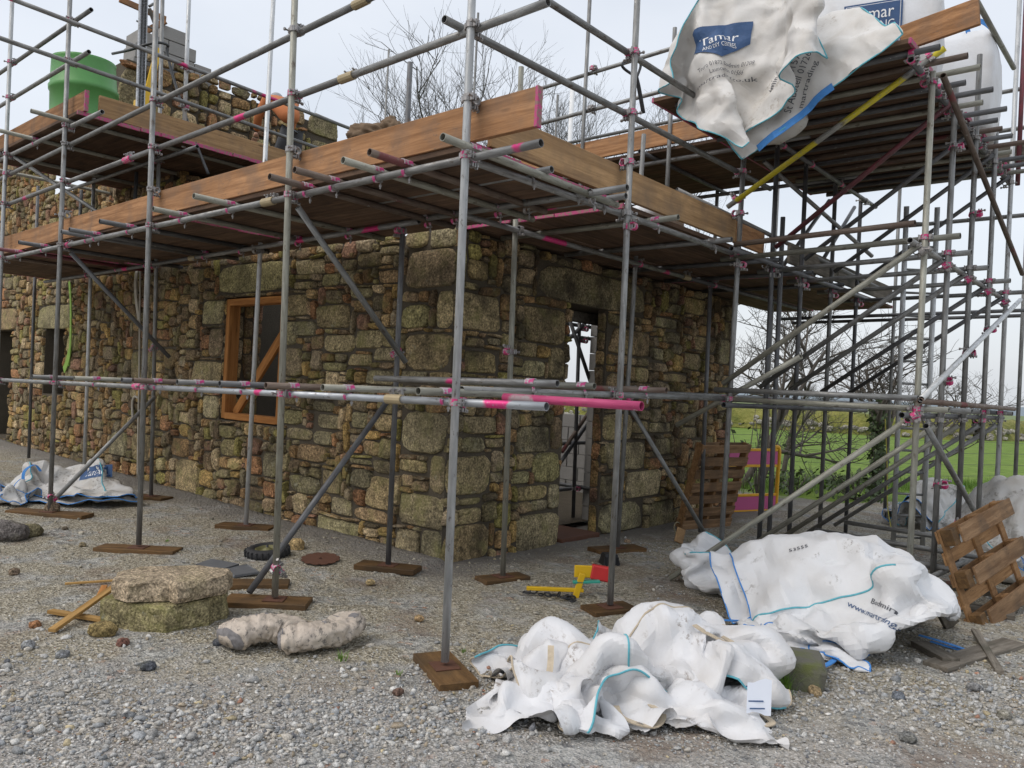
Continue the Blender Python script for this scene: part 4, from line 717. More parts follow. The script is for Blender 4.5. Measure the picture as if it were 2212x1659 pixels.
# ------------------------------------------------------------------ folded cloth shapes: steps of 4 mm from point to point in x, y and z
CLOTH = {
 'front': (44, [[-81,0,3,5,5,1,1,5,5,6,8,9,10,13,11,6,6,10,9,8,5,2,-3,-9,17,19,18,10,2,-1,-2,2,6,13,0,-2,-9,11,14,11,14,12,10,12,13,-295,1,2,6,4,1,7,2,4,7,9,11,10,7,11,9,7,9,9,7,5,1,-4,-4,
17,20,19,6,4,1,2,0,1,7,2,-3,8,11,15,9,13,11,9,12,15,-310,1,3,5,2,16,2,1,13,-4,9,12,11,6,8,10,8,7,7,6,5,-1,-2,10,14,20,14,11,4,5,5,0,-3,4,7,-4,9,11,14,9,12,10,10,12,15,
-326,4,2,5,14,15,-5,13,13,-9,3,12,13,10,9,2,6,6,5,7,3,6,9,11,11,19,9,9,7,7,7,6,-1,-1,-6,8,8,10,13,10,11,10,11,12,14,-334,5,4,6,16,8,5,17,10,-4,-11,14,10,7,11,-1,6,11,13,2,
10,8,7,6,16,12,12,7,7,9,7,7,6,1,-11,6,5,9,12,13,12,10,12,12,10,-334,4,4,7,16,2,17,15,-3,-4,0,7,8,8,10,10,-5,10,14,17,8,9,6,3,12,15,7,8,8,9,6,5,3,5,-3,3,2,8,12,14,14,12,11,
8,3,-324,4,2,7,14,3,17,11,2,-10,0,7,9,9,10,4,5,9,12,12,11,10,4,12,12,11,5,11,8,8,4,2,1,4,-4,12,5,3,12,15,15,12,9,2,3,-314,4,0,7,12,7,9,11,0,0,-5,10,7,9,13,10,2,11,11,10,
11,8,6,13,13,4,14,4,8,5,4,3,-3,4,6,4,0,7,13,17,12,10,6,2,5,-310,4,3,8,10,15,-2,6,4,-2,3,5,8,11,13,10,8,11,13,9,10,8,6,6,15,10,13,2,5,5,5,-2,1,8,4,-2,7,3,14,19,11,7,4,2,3,
-308,5,5,6,14,9,6,-5,2,3,4,7,8,15,15,10,8,12,13,10,6,5,6,5,13,17,9,6,2,4,5,1,0,8,-2,7,-1,9,15,22,9,6,4,3,1,-315,6,7,6,11,10,10,-8,2,3,11,8,5,16,15,9,9,13,13,10,1,2,7,9,11,
16,10,10,-1,5,3,2,2,9,-3,8,0,11,19,23,6,9,2,4,0,-328,7,5,5,10,12,7,-1,4,7,6,10,9,11,12,11,11,12,12,5,1,5,8,7,12,14,12,13,-1,3,1,1,6,4,4,10,4,15,21,22,9,7,1,-2,-2,-337,6,2,
9,10,14,4,3,7,3,9,9,8,11,13,11,10,11,11,5,4,10,9,7,3,16,14,10,4,0,10,-4,-2,7,8,11,12,16,24,17,15,6,0,-5,-6,-346,0,5,11,15,9,2,6,8,2,10,9,9,12,11,11,9,11,9,7,13,10,8,3,-1,
15,14,10,8,3,10,0,-3,4,7,13,16,21,23,17,13,8,-1,-6,-8,-360,0,7,14,15,7,3,8,3,4,11,9,11,11,12,10,8,9,12,9,12,7,8,5,-2,17,12,10,10,4,9,9,-4,2,6,13,18,21,23,16,13,8,1,-7,-8,
-373,3,11,15,14,2,12,5,-4,6,11,11,11,13,11,9,7,10,13,7,9,8,9,7,1,16,10,11,9,6,10,14,-2,0,4,15,19,21,20,18,8,9,0,-5,-8,-381,5,15,15,12,8,5,7,-1,1,10,13,11,13,11,7,9,13,8,5,
7,9,10,9,9,8,13,10,6,12,8,14,7,-2,4,15,19,21,20,12,9,5,-1,-6,-11,-380,9,17,14,10,8,6,6,5,0,6,12,12,13,9,7,11,10,5,7,7,9,11,10,9,12,11,10,7,12,9,14,10,5,6,11,18,21,16,11,6,
1,-3,-10,-14,-372,12,17,10,15,10,2,6,7,6,2,10,12,11,7,8,12,8,13,1,8,9,10,11,10,12,9,10,11,4,15,15,10,6,10,13,18,18,15,8,3,-2,-8,-17,-11,-360,13,11,13,14,6,4,7,11,7,8,5,10,
10,10,14,10,9,3,6,7,10,9,12,11,10,7,10,13,6,12,17,11,8,11,14,17,16,14,6,-1,-5,-15,-15,-13,-346,10,14,7,13,7,9,8,5,8,9,9,9,12,13,13,7,7,5,4,9,11,12,13,6,8,7,9,15,11,10,16,
12,8,11,15,15,16,11,5,-3,-12,-14,-15,-15,-332,10,8,9,13,4,11,8,5,10,10,9,10,13,14,13,7,3,7,8,8,11,11,11,6,7,7,9,17,10,14,13,11,8,13,14,14,13,10,2,-6,-13,-15,-16,-13,-320,
12,8,3,12,4,10,11,7,10,9,9,11,15,14,12,8,1,8,7,6,12,12,9,8,8,8,12,15,12,10,13,10,8,12,15,13,11,5,-2,-5,-13,-17,-15,-1,-317,12,6,0,9,9,8,13,5,11,9,9,11,16,15,12,8,1,8,4,9,
12,12,11,7,9,11,13,12,8,10,12,10,9,10,17,13,8,-2,1,-9,-12,-16,-13,-1,-305,11,4,-1,5,8,13,13,5,10,6,10,11,16,16,11,7,4,9,3,10,12,12,10,10,11,12,13,10,6,8,8,12,12,8,15,13,5,
1,-4,-11,-11,-14,3,2,-312,10,2,-2,7,9,12,9,8,5,7,9,13,13,17,13,9,5,7,2,10,13,12,12,13,12,13,11,8,2,9,7,10,15,12,10,13,1,-1,-5,-10,-10,-11,1,3,-305,10,-1,0,8,8,10,8,6,5,7,
9,12,15,14,15,8,6,7,4,11,13,13,14,14,13,15,11,3,10,0,5,11,15,16,9,11,4,-4,-10,-10,-9,-10,-1,2,-300,11,-1,0,8,8,7,7,7,5,6,9,13,15,14,14,13,3,4,10,11,15,13,12,15,15,17,6,11,
-2,3,8,9,13,17,14,9,4,-10,-9,-9,-10,-9,-3,7,-305,10,5,-2,6,6,7,9,6,6,6,9,14,15,13,14,13,10,3,9,10,13,12,13,15,19,16,10,1,-1,6,9,10,14,17,13,11,2,-10,-11,-10,-11,-7,-2,6,
-310,8,5,3,3,5,9,9,8,7,7,9,14,15,14,12,13,10,7,9,9,12,12,13,16,16,16,6,0,4,7,10,9,20,14,13,12,-1,-4,-13,-10,-8,-11,2,14,-329,6,4,4,0,7,11,11,9,7,7,11,14,15,15,13,10,9,9,
10,11,11,10,13,15,14,15,1,8,8,7,6,17,18,14,12,10,-4,-4,-6,-8,-9,-11,6,14,-349,6,6,2,2,15,9,9,10,8,9,12,13,16,16,11,9,7,7,14,12,11,10,11,12,12,14,13,0,10,8,11,17,16,11,8,7,
0,-4,-8,-8,-8,-1,9,13,-367,8,7,3,9,13,12,6,9,9,10,11,14,19,12,10,9,8,7,12,15,10,9,9,12,11,13,14,4,10,10,14,16,10,9,7,6,1,-4,-6,-10,-4,7,9,7,-377,10,8,9,9,13,11,10,6,9,10,
10,17,18,12,12,3,8,6,17,15,10,7,7,10,11,13,14,11,10,10,14,13,7,8,7,4,0,-5,-4,-9,3,12,9,6,-388,11,8,9,13,12,11,11,8,6,9,12,17,17,13,10,4,4,13,19,12,7,6,7,10,11,14,13,12,11,
12,14,6,8,8,7,4,-2,-7,-3,11,-5,15,11,7,-403,10,9,10,12,14,12,10,10,8,7,12,17,16,12,6,9,7,13,16,12,7,5,7,9,12,14,14,12,11,12,15,2,6,9,8,3,-3,-8,1,13,7,15,10,7,-417,10,8,10,
12,15,13,11,10,9,8,12,15,15,11,11,8,6,14,17,10,6,4,6,10,13,15,15,12,11,11,14,1,3,8,8,4,-6,-6,17,7,16,15,9,5,-429,11,10,7,13,14,14,13,11,11,12,9,11,10,13,9,10,9,16,15,9,3,
4,5,11,15,17,15,12,11,12,8,2,2,5,7,3,-7,12,16,14,17,12,7,4,-441,11,10,11,12,13,15,15,14,13,11,12,8,7,11,10,9,10,17,10,7,3,5,6,12,15,17,17,13,12,11,3,3,2,-1,3,3,11,17,16,
16,15,10,9,1,-442,11,7,7,12,15,16,17,14,15,11,9,11,7,7,10,10,13,11,7,6,2,6,6,12,16,19,19,16,12,-3,2,4,5,-1,9,8,14,17,15,15,15,10,9,0,-438,9,8,5,8,15,18,18,18,16,10,4,8,13,
7,8,10,9,8,6,5,5,7,8,12,16,18,22,16,1,-6,1,3,5,13,10,10,13,15,13,16,15,10,8,-1],
[-193,-10,0,6,10,13,16,15,12,9,5,5,7,4,4,6,17,6,16,19,16,9,8,10,-2,-5,-1,-4,-4,-4,-2,2,-10,3,-10,-5,0,-12,-10,3,1,-1,3,5,12,-163,-9,0,9,11,12,18,17,14,5,1,4,7,10,5,7,11,6,
17,18,15,9,7,6,-6,-4,-2,-7,-6,-5,-3,2,5,9,-7,-10,-7,-9,-7,4,-4,-4,3,7,12,-159,-7,2,10,9,13,20,18,8,10,0,0,5,11,10,5,6,7,15,19,15,10,4,-1,-2,-4,-6,-10,-7,-4,1,0,2,14,-4,-9,
-4,-5,-5,3,-4,-5,2,7,13,-160,0,2,9,10,14,19,11,6,8,11,-4,4,6,8,13,1,6,15,18,15,5,1,1,-2,-6,-6,-11,-8,-4,2,5,2,10,2,-7,-1,-2,-3,2,-4,-3,2,6,14,-157,0,2,6,11,13,18,1,10,13,
6,5,7,1,7,6,5,4,6,19,10,7,3,1,-4,4,-15,-13,-9,-5,3,7,8,13,8,-8,3,-4,-2,3,-4,-2,1,8,14,-157,-1,2,6,12,8,6,7,11,12,9,12,7,4,5,5,5,3,3,3,10,7,5,0,9,-9,-14,-14,-10,-4,4,10,10,
12,18,-3,0,-1,-3,1,-1,-3,2,9,7,-152,-1,1,7,10,8,-2,11,12,10,12,8,7,13,5,-11,6,4,7,8,9,5,-6,6,10,-15,-13,-13,-9,-3,6,12,12,17,15,5,2,-3,-3,-1,0,0,2,3,-1,-143,-2,1,6,8,9,-4,
10,10,11,11,2,20,7,-4,-7,-3,5,8,8,7,10,3,-1,9,-16,-4,-15,-9,0,11,14,12,21,16,-3,3,0,-2,-3,-2,0,0,-6,-2,-143,6,3,5,9,5,1,9,11,11,-4,19,8,7,-12,-7,-1,5,8,9,9,8,7,9,-2,-13,1,
-14,-6,3,13,13,17,19,1,11,1,-1,-1,-4,-4,0,-2,-5,-7,-143,9,4,5,6,8,7,4,8,0,13,6,8,3,-10,-6,0,6,9,9,11,10,6,7,-7,-4,3,-12,-4,4,14,15,19,14,-1,9,6,-3,0,-6,-5,0,-2,-4,-8,-147,
10,4,5,8,8,9,4,7,-2,2,5,9,-2,-1,-7,4,8,10,10,12,8,6,3,-7,2,3,-8,-3,4,15,17,18,11,-1,5,6,-1,-1,-7,-3,-2,-2,-9,-11,-140,11,-1,8,9,10,5,9,6,-1,-5,1,5,6,-8,2,6,11,12,5,13,10,
4,-6,0,4,5,-2,-3,2,13,18,19,1,6,3,6,-3,0,-9,-7,-9,0,3,-10,-139,7,-8,7,13,8,12,9,6,-7,-3,1,4,1,1,4,8,12,8,7,13,7,-1,-1,3,2,4,7,-2,-1,9,17,16,5,5,3,2,0,-3,-10,-9,-12,0,1,2,
-135,-9,-6,8,13,14,15,8,5,-9,-3,2,4,2,2,6,9,9,8,8,10,6,3,1,2,5,3,6,1,0,2,18,15,4,4,3,5,-2,-6,-12,-14,1,-2,-2,2,-139,-10,-2,10,14,14,15,4,7,-8,-2,2,4,3,3,7,8,9,13,5,12,7,1,
0,2,2,1,9,4,0,-1,9,16,6,-2,6,2,-1,-7,-16,6,0,-4,-3,-1,-143,-10,1,14,14,13,9,8,2,-2,-2,2,5,4,4,7,8,12,11,7,11,4,2,1,0,2,1,5,9,0,-1,1,14,7,-6,3,0,1,-13,10,5,-2,-3,-4,-2,
-150,-10,6,16,13,15,6,5,2,0,-1,2,5,5,5,8,11,12,9,6,7,4,3,2,0,-1,3,3,11,1,0,-1,3,8,-8,1,-1,0,10,9,1,-1,-2,-3,-5,-155,-8,10,15,13,13,5,3,1,3,1,2,5,5,4,8,10,14,5,8,5,3,4,-2,
4,3,2,0,11,7,1,-2,-2,0,2,-1,2,6,9,5,1,-1,-1,-3,-9,-158,-4,12,11,7,14,10,4,2,3,4,3,4,3,4,8,11,12,4,6,2,1,9,1,-1,4,0,4,8,10,6,-1,-2,0,2,0,2,6,6,3,1,0,0,-10,-8,-158,1,5,7,11,
18,9,5,6,5,5,4,3,2,7,5,8,10,4,5,-4,3,11,3,-4,1,4,7,8,10,9,0,-1,0,2,1,1,4,4,1,1,2,-4,-10,-8,-156,8,9,2,12,12,-1,7,14,4,9,7,2,4,4,4,7,8,6,-2,2,8,1,7,-5,2,5,7,7,9,11,1,1,0,2,
1,0,2,3,1,1,0,-7,-8,-8,-148,12,4,4,13,0,5,6,14,7,9,7,3,3,3,3,6,8,7,2,5,5,0,5,-4,2,5,6,8,9,9,1,1,1,0,2,-4,0,6,3,1,-3,-9,-8,-7,-139,12,4,5,11,-2,3,10,14,6,9,5,3,4,2,3,5,7,9,
3,3,5,4,1,0,1,5,6,9,11,4,1,1,-2,4,1,-3,1,3,-2,6,-10,-10,-10,9,-141,10,6,5,8,1,5,10,9,10,8,3,2,3,4,3,5,7,9,2,5,5,4,3,-2,1,6,8,9,7,3,1,0,-3,4,4,0,0,-4,6,-2,-18,-10,2,4,-135,
10,7,4,2,6,9,12,10,9,3,3,2,3,4,5,2,9,9,3,4,4,4,1,0,3,7,9,9,6,4,-4,-3,-2,4,6,3,-1,-1,2,-11,-16,-9,7,0,-129,10,5,3,4,7,11,14,11,2,5,5,1,2,5,4,5,5,10,3,3,3,3,2,2,4,8,8,7,-2,
0,9,-9,0,3,9,4,-4,-2,1,-12,-15,-7,2,7,-128,9,4,4,5,9,13,14,3,4,8,5,3,1,6,5,4,4,8,3,4,2,2,2,4,5,8,7,-1,4,-5,9,-8,3,3,9,5,-3,-1,-6,-9,-13,-7,3,7,-127,7,3,5,7,11,15,4,4,7,8,
7,4,2,5,5,3,5,6,5,3,0,2,5,4,4,7,1,4,-7,3,6,-3,-1,10,7,5,-3,-4,-7,-5,-12,-5,3,8,-134,9,4,6,9,14,5,4,8,8,8,7,4,4,5,4,3,1,6,5,5,4,4,3,2,5,6,-2,-7,3,6,4,-3,0,11,9,5,-3,-5,-8,
-8,-8,-3,3,9,-144,10,8,8,11,6,3,10,9,8,7,5,0,5,0,8,4,3,5,3,7,7,5,3,-2,7,6,-12,-1,8,6,1,-4,8,14,10,4,-4,-9,-7,-9,-8,1,1,-2,-141,10,9,9,5,7,11,10,9,8,6,2,2,1,-2,8,8,5,4,2,3,
7,7,3,1,6,5,-15,5,6,9,-4,5,11,14,12,5,-4,-10,-14,-12,-6,3,-2,-1,-145,11,9,9,8,5,11,10,9,7,4,-4,3,-1,8,11,6,5,5,1,2,4,5,4,4,6,-5,-4,9,5,6,2,5,15,15,11,2,-3,-9,-13,-16,-6,1,
-4,-1,-148,12,11,9,7,4,7,11,9,7,2,-3,0,6,15,10,4,3,4,4,-1,4,5,3,1,5,-5,0,11,5,5,2,11,14,14,6,6,-2,-10,-10,-16,-7,-1,-5,-6,-147,14,13,9,6,3,4,7,9,7,1,0,6,13,13,5,7,2,2,2,1,
4,5,3,1,-1,-1,2,7,8,6,3,14,13,7,9,7,-1,-13,-8,-16,-3,-1,-6,-9,-146,15,14,9,4,3,3,3,4,8,1,7,14,12,9,5,8,1,3,0,1,2,9,3,2,0,-1,3,5,5,4,6,12,8,10,10,6,-3,-15,-5,-16,6,-1,-6,
-10,-147,16,14,8,4,2,2,2,1,2,7,13,15,8,11,1,5,9,0,-12,1,16,10,4,2,0,0,3,4,3,2,5,9,7,10,11,5,-7,-16,-16,14,3,-2,-7,-10,-145,14,14,7,4,1,2,1,1,3,8,11,13,8,10,5,-4,11,-7,-14,
17,18,11,4,1,1,0,1,3,0,2,3,8,6,10,11,0,-11,-18,7,7,7,-1,-6,-11,-146,14,12,8,2,0,1,1,1,3,-3,9,15,15,10,6,2,-6,-14,10,20,18,11,3,0,3,-3,-4,-7,-3,4,10,3,11,10,10,-5,-14,-3,
14,6,6,1,-5,-10,-153,14,12,6,1,-3,3,2,1,-3,-6,1,14,16,14,7,0,-10,-1,20,20,19,12,3,-1,-9,-6,-8,-7,-5,4,11,10,12,8,10,-10,-5,5,10,12,5,1,-5,-8,-171,15,12,9,-1,2,6,3,-2,-5,
-6,-5,4,17,15,9,1,-8,17,19,20,19,9,-4,-8,-8,-8,-7,-8,-7,10,12,12,13,11,7,-8,2,8,11,10,2,1,-4,-7,-186,15,12,8,9,5,5,6,-3,-6,-8,-9,-2,7,17,11,2,10,18,15,20,16,5,-10,-8,-7,
-9,-9,-8,-1,10,11,13,15,8,6,6,6,8,8,8,2,0,-3,-8],
[5,1,6,9,12,11,8,1,1,1,1,3,2,-3,-5,-11,-5,-15,-12,-5,0,1,1,4,8,-2,1,9,10,8,11,12,-7,5,-8,-9,-9,1,6,-15,-11,-6,-4,-3,-3,0,4,6,3,12,15,-1,4,3,-6,-1,2,3,3,-6,-8,-8,-12,-11,-2,
3,-3,2,11,-2,-2,-1,11,9,8,10,12,12,-11,-10,-2,-3,-1,-1,-14,-8,-6,-4,-1,-3,-6,7,5,0,15,2,1,4,0,-2,-3,0,3,4,0,-7,-8,-11,-10,0,0,0,6,8,-10,-2,12,0,9,8,9,13,13,4,-11,-3,-5,-3,
-4,-13,-8,-4,-2,-1,-3,-13,8,6,-2,5,4,1,-1,2,-4,1,-3,2,5,4,-1,-9,-9,-9,0,2,7,0,4,-12,3,15,-7,7,8,10,12,15,11,-11,-1,-5,-4,-4,-12,-9,-4,-2,0,-4,-17,6,5,8,5,-13,-1,0,0,0,-3,
0,9,12,4,-10,-6,1,-8,0,-6,6,5,-10,-6,15,-4,-2,8,8,12,13,13,11,-4,-1,-7,0,-4,-11,-9,-5,-2,-1,-7,-23,7,6,8,3,-17,4,-6,8,-2,-11,8,14,13,-7,3,-7,0,-1,-3,-10,-2,6,-12,9,7,-11,
4,8,10,12,15,13,13,-4,-13,7,-2,-4,-7,-10,-6,-4,-5,-17,-17,6,7,8,4,-16,-5,-4,8,1,-9,15,17,-5,9,-2,2,0,-1,-6,-7,-3,-7,0,8,-3,-9,6,11,9,13,14,12,11,-14,4,-3,6,-4,-7,-8,-10,
-7,-13,-18,-10,7,7,6,7,-13,-12,-2,8,-8,9,16,0,12,9,-1,-6,-2,0,-5,-6,1,-6,-1,5,-6,-7,9,10,10,10,9,15,6,-9,-11,7,4,3,-4,-14,-10,-11,-13,-17,-6,5,5,4,8,0,-15,-7,1,3,14,1,16,
14,1,0,-3,-4,-5,-4,-3,-1,-2,-4,5,-5,-8,9,11,10,4,11,13,-2,-15,4,-3,10,5,0,-15,-13,-11,-14,-16,-4,3,2,5,3,9,-11,-8,-3,10,5,16,16,13,2,-1,-4,-5,-6,-5,-2,-4,-2,-4,1,0,-13,11,
12,11,0,11,9,-7,-17,0,6,7,8,3,-16,-12,-10,-14,-15,-4,0,0,2,6,10,0,-7,-3,10,10,16,16,8,6,-3,-4,-5,-7,-7,-6,-7,-1,2,0,-2,-12,9,13,11,-3,8,6,-13,-17,0,7,11,9,3,-16,-8,-10,
-11,-11,-10,2,5,-3,4,5,11,-5,-2,9,14,15,13,10,1,0,-4,-7,-11,-16,-3,0,2,4,-1,-6,-9,5,15,13,-5,2,4,-19,-14,-1,11,11,11,-2,-11,-5,-9,-15,-11,-8,8,0,5,4,6,7,-4,-1,10,13,14,13,
8,1,-2,-5,-11,-18,-17,-3,-1,2,5,12,-2,-4,-4,15,14,0,5,-14,-16,-11,-3,11,14,7,-8,-4,-1,-10,-14,-15,-6,7,7,8,5,4,0,0,-1,10,13,13,11,7,0,-3,-8,-17,-22,-14,-4,0,3,7,13,6,-6,3,
11,15,7,-3,-12,-16,-10,-1,9,8,5,1,1,-10,-10,-15,-16,2,5,8,8,4,-7,-1,-2,6,12,13,13,11,5,-1,-5,-13,-20,-15,-16,-3,3,-1,8,12,5,11,1,8,13,9,-11,-6,-12,-9,2,10,8,4,3,-11,-8,
-11,-16,-18,11,6,9,5,-1,-10,-7,0,8,14,14,12,11,4,-2,-8,-15,-20,-12,-16,-2,0,4,9,13,9,13,5,2,12,8,-7,-6,-10,-6,4,6,10,1,-5,-10,-5,-12,-18,-21,22,6,8,1,-4,-10,-14,0,9,15,16,
12,11,3,-5,-9,-14,-15,-16,-14,-1,2,5,10,11,17,13,6,-3,6,12,-3,-10,-1,-3,2,6,8,-4,-9,-6,-9,-14,-20,-18,29,8,6,-2,-9,-15,-13,2,8,14,18,12,10,1,-8,-12,-14,-10,-15,-6,0,4,8,
11,12,17,12,7,-3,-5,13,-2,-2,-3,-7,11,5,0,-8,-5,-8,-12,-19,-20,-10,37,8,3,-14,-15,-14,-5,3,7,14,18,13,6,-2,-11,-11,-10,-7,-3,-7,2,6,8,11,16,14,11,7,-2,-10,6,-3,0,-3,-2,9,
3,-2,-5,-8,-11,-17,-21,-8,-11,46,8,-16,-18,-16,-4,3,2,5,14,15,14,2,-6,-6,-2,-8,-6,-10,2,5,8,10,12,14,12,9,5,-2,-11,-7,1,1,1,-2,7,0,-3,-5,-10,-15,-21,-16,-5,-7,56,-8,-12,
-24,-12,7,6,3,-1,16,13,7,0,-1,-2,-4,-9,-7,-7,9,7,9,17,8,12,9,7,1,-3,-9,-9,0,-4,1,3,0,0,-3,-6,-13,-18,-20,-13,-6,0,53,-6,-20,-20,-6,14,1,8,-3,16,9,3,0,-1,0,-1,-9,-9,-4,8,
11,18,16,8,10,6,1,-4,0,-12,-2,-10,-3,2,-2,1,-2,-2,-5,-15,-20,-17,-10,-3,6,45,-9,-19,-19,-2,12,9,-1,7,15,4,2,-1,0,-2,2,-7,-9,-3,10,18,19,13,10,6,1,-2,-2,-5,-8,-12,-9,-4,2,
7,-6,-2,2,-9,-17,-19,-15,-4,4,-7,46,-12,-18,-16,1,8,13,0,16,6,3,5,-5,-2,3,0,-5,-8,-1,15,18,17,11,6,6,-1,0,-5,-9,-14,-12,-10,-3,4,10,2,-3,-6,-9,-15,-20,-4,0,-5,-8,41,-13,
-16,-12,8,7,6,4,14,5,11,3,-8,-6,0,3,-7,-2,3,16,17,15,11,7,3,-3,-3,-8,-13,-15,-12,-10,-2,4,12,7,-1,-8,-11,-16,-14,1,-1,-9,-7,34,-12,-14,-9,5,7,7,8,12,15,8,1,-6,-12,-6,0,1,
6,0,16,15,13,10,6,0,-3,-6,-12,-16,-18,-10,-3,-2,6,10,10,2,-9,-10,-16,-9,1,-7,-9,-4,28,-10,-11,-7,3,7,9,13,17,12,6,-1,-5,-10,-11,-5,7,4,3,14,12,12,7,2,2,-5,-6,-16,-20,-12,
-11,1,0,8,8,12,4,-8,-10,-11,-10,-1,-7,-8,-5,23,-7,-8,-6,0,7,13,20,14,9,3,-2,-5,-7,-9,-8,-3,7,7,9,11,8,7,5,0,-5,-10,-20,-14,-11,-9,1,10,14,0,7,7,-8,-4,-10,-11,-2,-8,-7,-4,
14,-1,-5,-6,-2,9,21,17,11,6,1,-5,-7,-5,-6,-7,-4,-2,7,9,11,8,6,3,1,-5,-12,-16,-13,-11,-1,5,11,15,2,1,1,-9,-2,-5,-7,-7,-9,-8,-10,12,3,0,-2,-5,18,19,12,9,4,-1,-8,-11,-6,-5,
-8,-3,-1,6,8,10,8,5,2,1,-3,-10,-10,-13,-3,0,9,12,-3,4,1,0,-8,-5,-2,-6,-9,-6,-11,-1,0,4,1,-4,12,17,13,11,7,3,-4,-10,-11,-8,-7,-7,-3,2,4,8,10,7,3,2,2,-1,-8,-1,-5,-2,0,9,-7,
-3,4,2,4,-7,-7,-6,-3,-9,-6,-7,-2,1,3,-2,7,10,7,12,12,6,2,-4,-11,-13,-7,-10,-5,-1,3,7,6,8,7,3,2,2,1,-3,-5,8,1,1,-7,-10,2,8,7,5,-9,-9,-7,-2,-10,-12,-3,0,0,1,-1,7,6,4,9,11,7,
1,-5,-11,-12,-9,-5,-1,-2,1,8,11,5,8,3,1,-1,0,-3,-5,7,1,-1,-7,-3,15,8,9,0,-9,-7,-12,-1,-14,-11,-2,7,-8,0,0,0,7,3,4,8,7,2,-5,-10,-10,-2,2,4,-7,-3,9,4,9,9,7,-5,-1,-4,-3,-4,3,
1,1,-5,7,16,13,6,-3,-11,-4,-15,0,-18,-8,-4,0,0,0,0,0,0,4,3,3,5,2,-4,-8,-2,2,8,-8,3,-8,4,8,14,13,-6,-5,-3,0,-2,-3,-1,-1,0,0,15,17,11,3,-6,-11,-2,-17,-4,-19,-4,-1,0,0,3,-2,
0,-1,1,2,1,0,1,-2,0,3,7,1,-13,-1,0,9,10,15,-1,-6,-6,-3,-1,1,0,-2,0,0,1,18,16,9,1,-9,-11,-1,-13,-9,-18,0,0,0,0,6,-6,3,-3,0,1,3,0,-1,-1,7,2,6,-8,-3,4,0,9,10,1,0,-8,-5,-5,3,
1,0,-4,-2,4,-1,17,17,8,-1,-11,-6,-4,-12,-18,-3,1,0,-1,0,1,7,-8,0,0,0,4,4,1,1,7,3,0,-4,-4,1,7,1,15,-4,-8,-4,-7,-5,3,0,-3,-2,0,2,0,16,13,9,-2,-9,0,-17,-6,-11,4,-3,-2,3,-3,3,
2,0,0,0,-2,3,6,5,2,-3,6,2,-1,-2,1,-3,15,2,-11,-2,-5,-8,-7,-3,0,3,6,-4,-3,-2,9,12,11,2,-4,-11,-11,-8,0,5,-5,0,6,2,3,3,0,-2,-1,-3,3,9,8,2,-2,-8,3,3,1,1,1,10,-8,-11,-2,-8,-9,
-1,0,0,4,8,-5,-6,-1,0,6,10,0,-2,-7,-5,-2,3,-3,4,-3,7,0,5,3,2,0,-2,-1,3,10,9,5,-1,-8,-10,2,4,5,3,1,-11,-10,-6,-9,-2,0,0,1,4,11,-16,1,2,0,-3,0,1,0,0,0,1,-2,0,0,4,7]]),
 'mid': (24, [[52,-1,-1,-2,-11,-2,8,2,1,5,2,3,2,2,0,6,2,5,6,-6,4,4,7,8,7,3,-4,-3,-3,-5,-8,-2,4,7,10,10,4,10,11,12,-1,-7,-7,-6,-4,-5,-4,-8,-9,6,4,1,-4,-1,-5,3,-2,-4,0,0,-3,-7,-4,-3,-6,-5,
-3,-4,-8,7,-12,1,3,3,3,2,2,3,4,-3,-6,-4,-3,-4,-6,-6,-10,1,-5,-7,10,8,-4,12,5,6,-13,2,-3,-2,-3,-4,2,2,5,0,2,4,4,2,2,3,1,5,5,4,2,-2,9,10,5,1,1,-3,-3,-7,-2,-9,8,13,11,1,9,6,
11,12,-4,-5,-8,-9,-5,-4,-4,-8,-9,3,6,2,-1,-4,-2,1,-4,-3,0,0,-5,-6,-2,-4,-5,-6,-3,-3,3,-7,-5,-2,0,4,2,1,1,3,5,-2,-5,-5,-1,11,-12,-15,-5,-5,6,-6,0,8,5,7,0,3,-11,0,2,-1,-7,
-5,3,1,5,-1,3,5,4,3,1,2,1,6,4,4,4,3,5,8,5,0,2,-3,7,-9,-9,-5,11,12,9,-1,11,7,11,9,-7,-6,-6,-7,-3,-5,-7,-9,-9,1,7,2,-1,-4,0,-2,-1,-4,-1,-1,-5,-4,-3,-3,-6,-4,-4,2,-3,-6,-5,
-2,-1,4,3,1,2,3,2,-2,-4,4,8,-8,-8,-9,-6,-1,-5,-6,2,9,8,4,-5,3,-10,-1,2,1,-5,-7,1,3,3,3,0,4,6,2,1,1,5,4,4,5,4,4,6,6,5,0,4,8,-1,-9,-6,-6,11,11,9,-4,11,10,9,5,-5,-8,-6,-3,-4,
-7,-8,-8,-7,-2,4,7,-5,-2,-2,-1,0,-4,-3,-1,-4,-5,-2,-3,-3,-3,-4,-2,-2,-7,-4,-1,-3,4,5,2,2,3,-1,-3,9,6,-6,-8,-7,-8,-3,-6,-6,-5,12,11,2,0,-7,3,-10,-2,2,1,-4,-3,-3,2,4,2,1,2,
6,2,1,3,6,5,2,4,5,5,5,5,6,0,9,3,0,4,-8,-10,12,10,9,4,-3,11,9,1,-4,-4,-7,-1,-6,-9,-5,-4,-2,-7,-2,5,-1,-6,-3,0,0,-3,-4,-3,-3,-3,-2,-3,-3,-3,-3,-2,-5,-4,-4,-2,-5,5,6,5,1,2,
-3,-1,7,5,-5,-5,-4,-10,-2,-9,-7,2,12,10,-2,-1,-7,2,-10,-3,0,1,-2,-1,-2,0,3,1,0,1,6,4,1,5,6,4,4,0,8,7,6,3,4,3,9,3,8,0,-10,-7,13,12,2,9,5,-3,6,0,-3,-4,-5,0,-7,-6,0,-3,-3,-3,
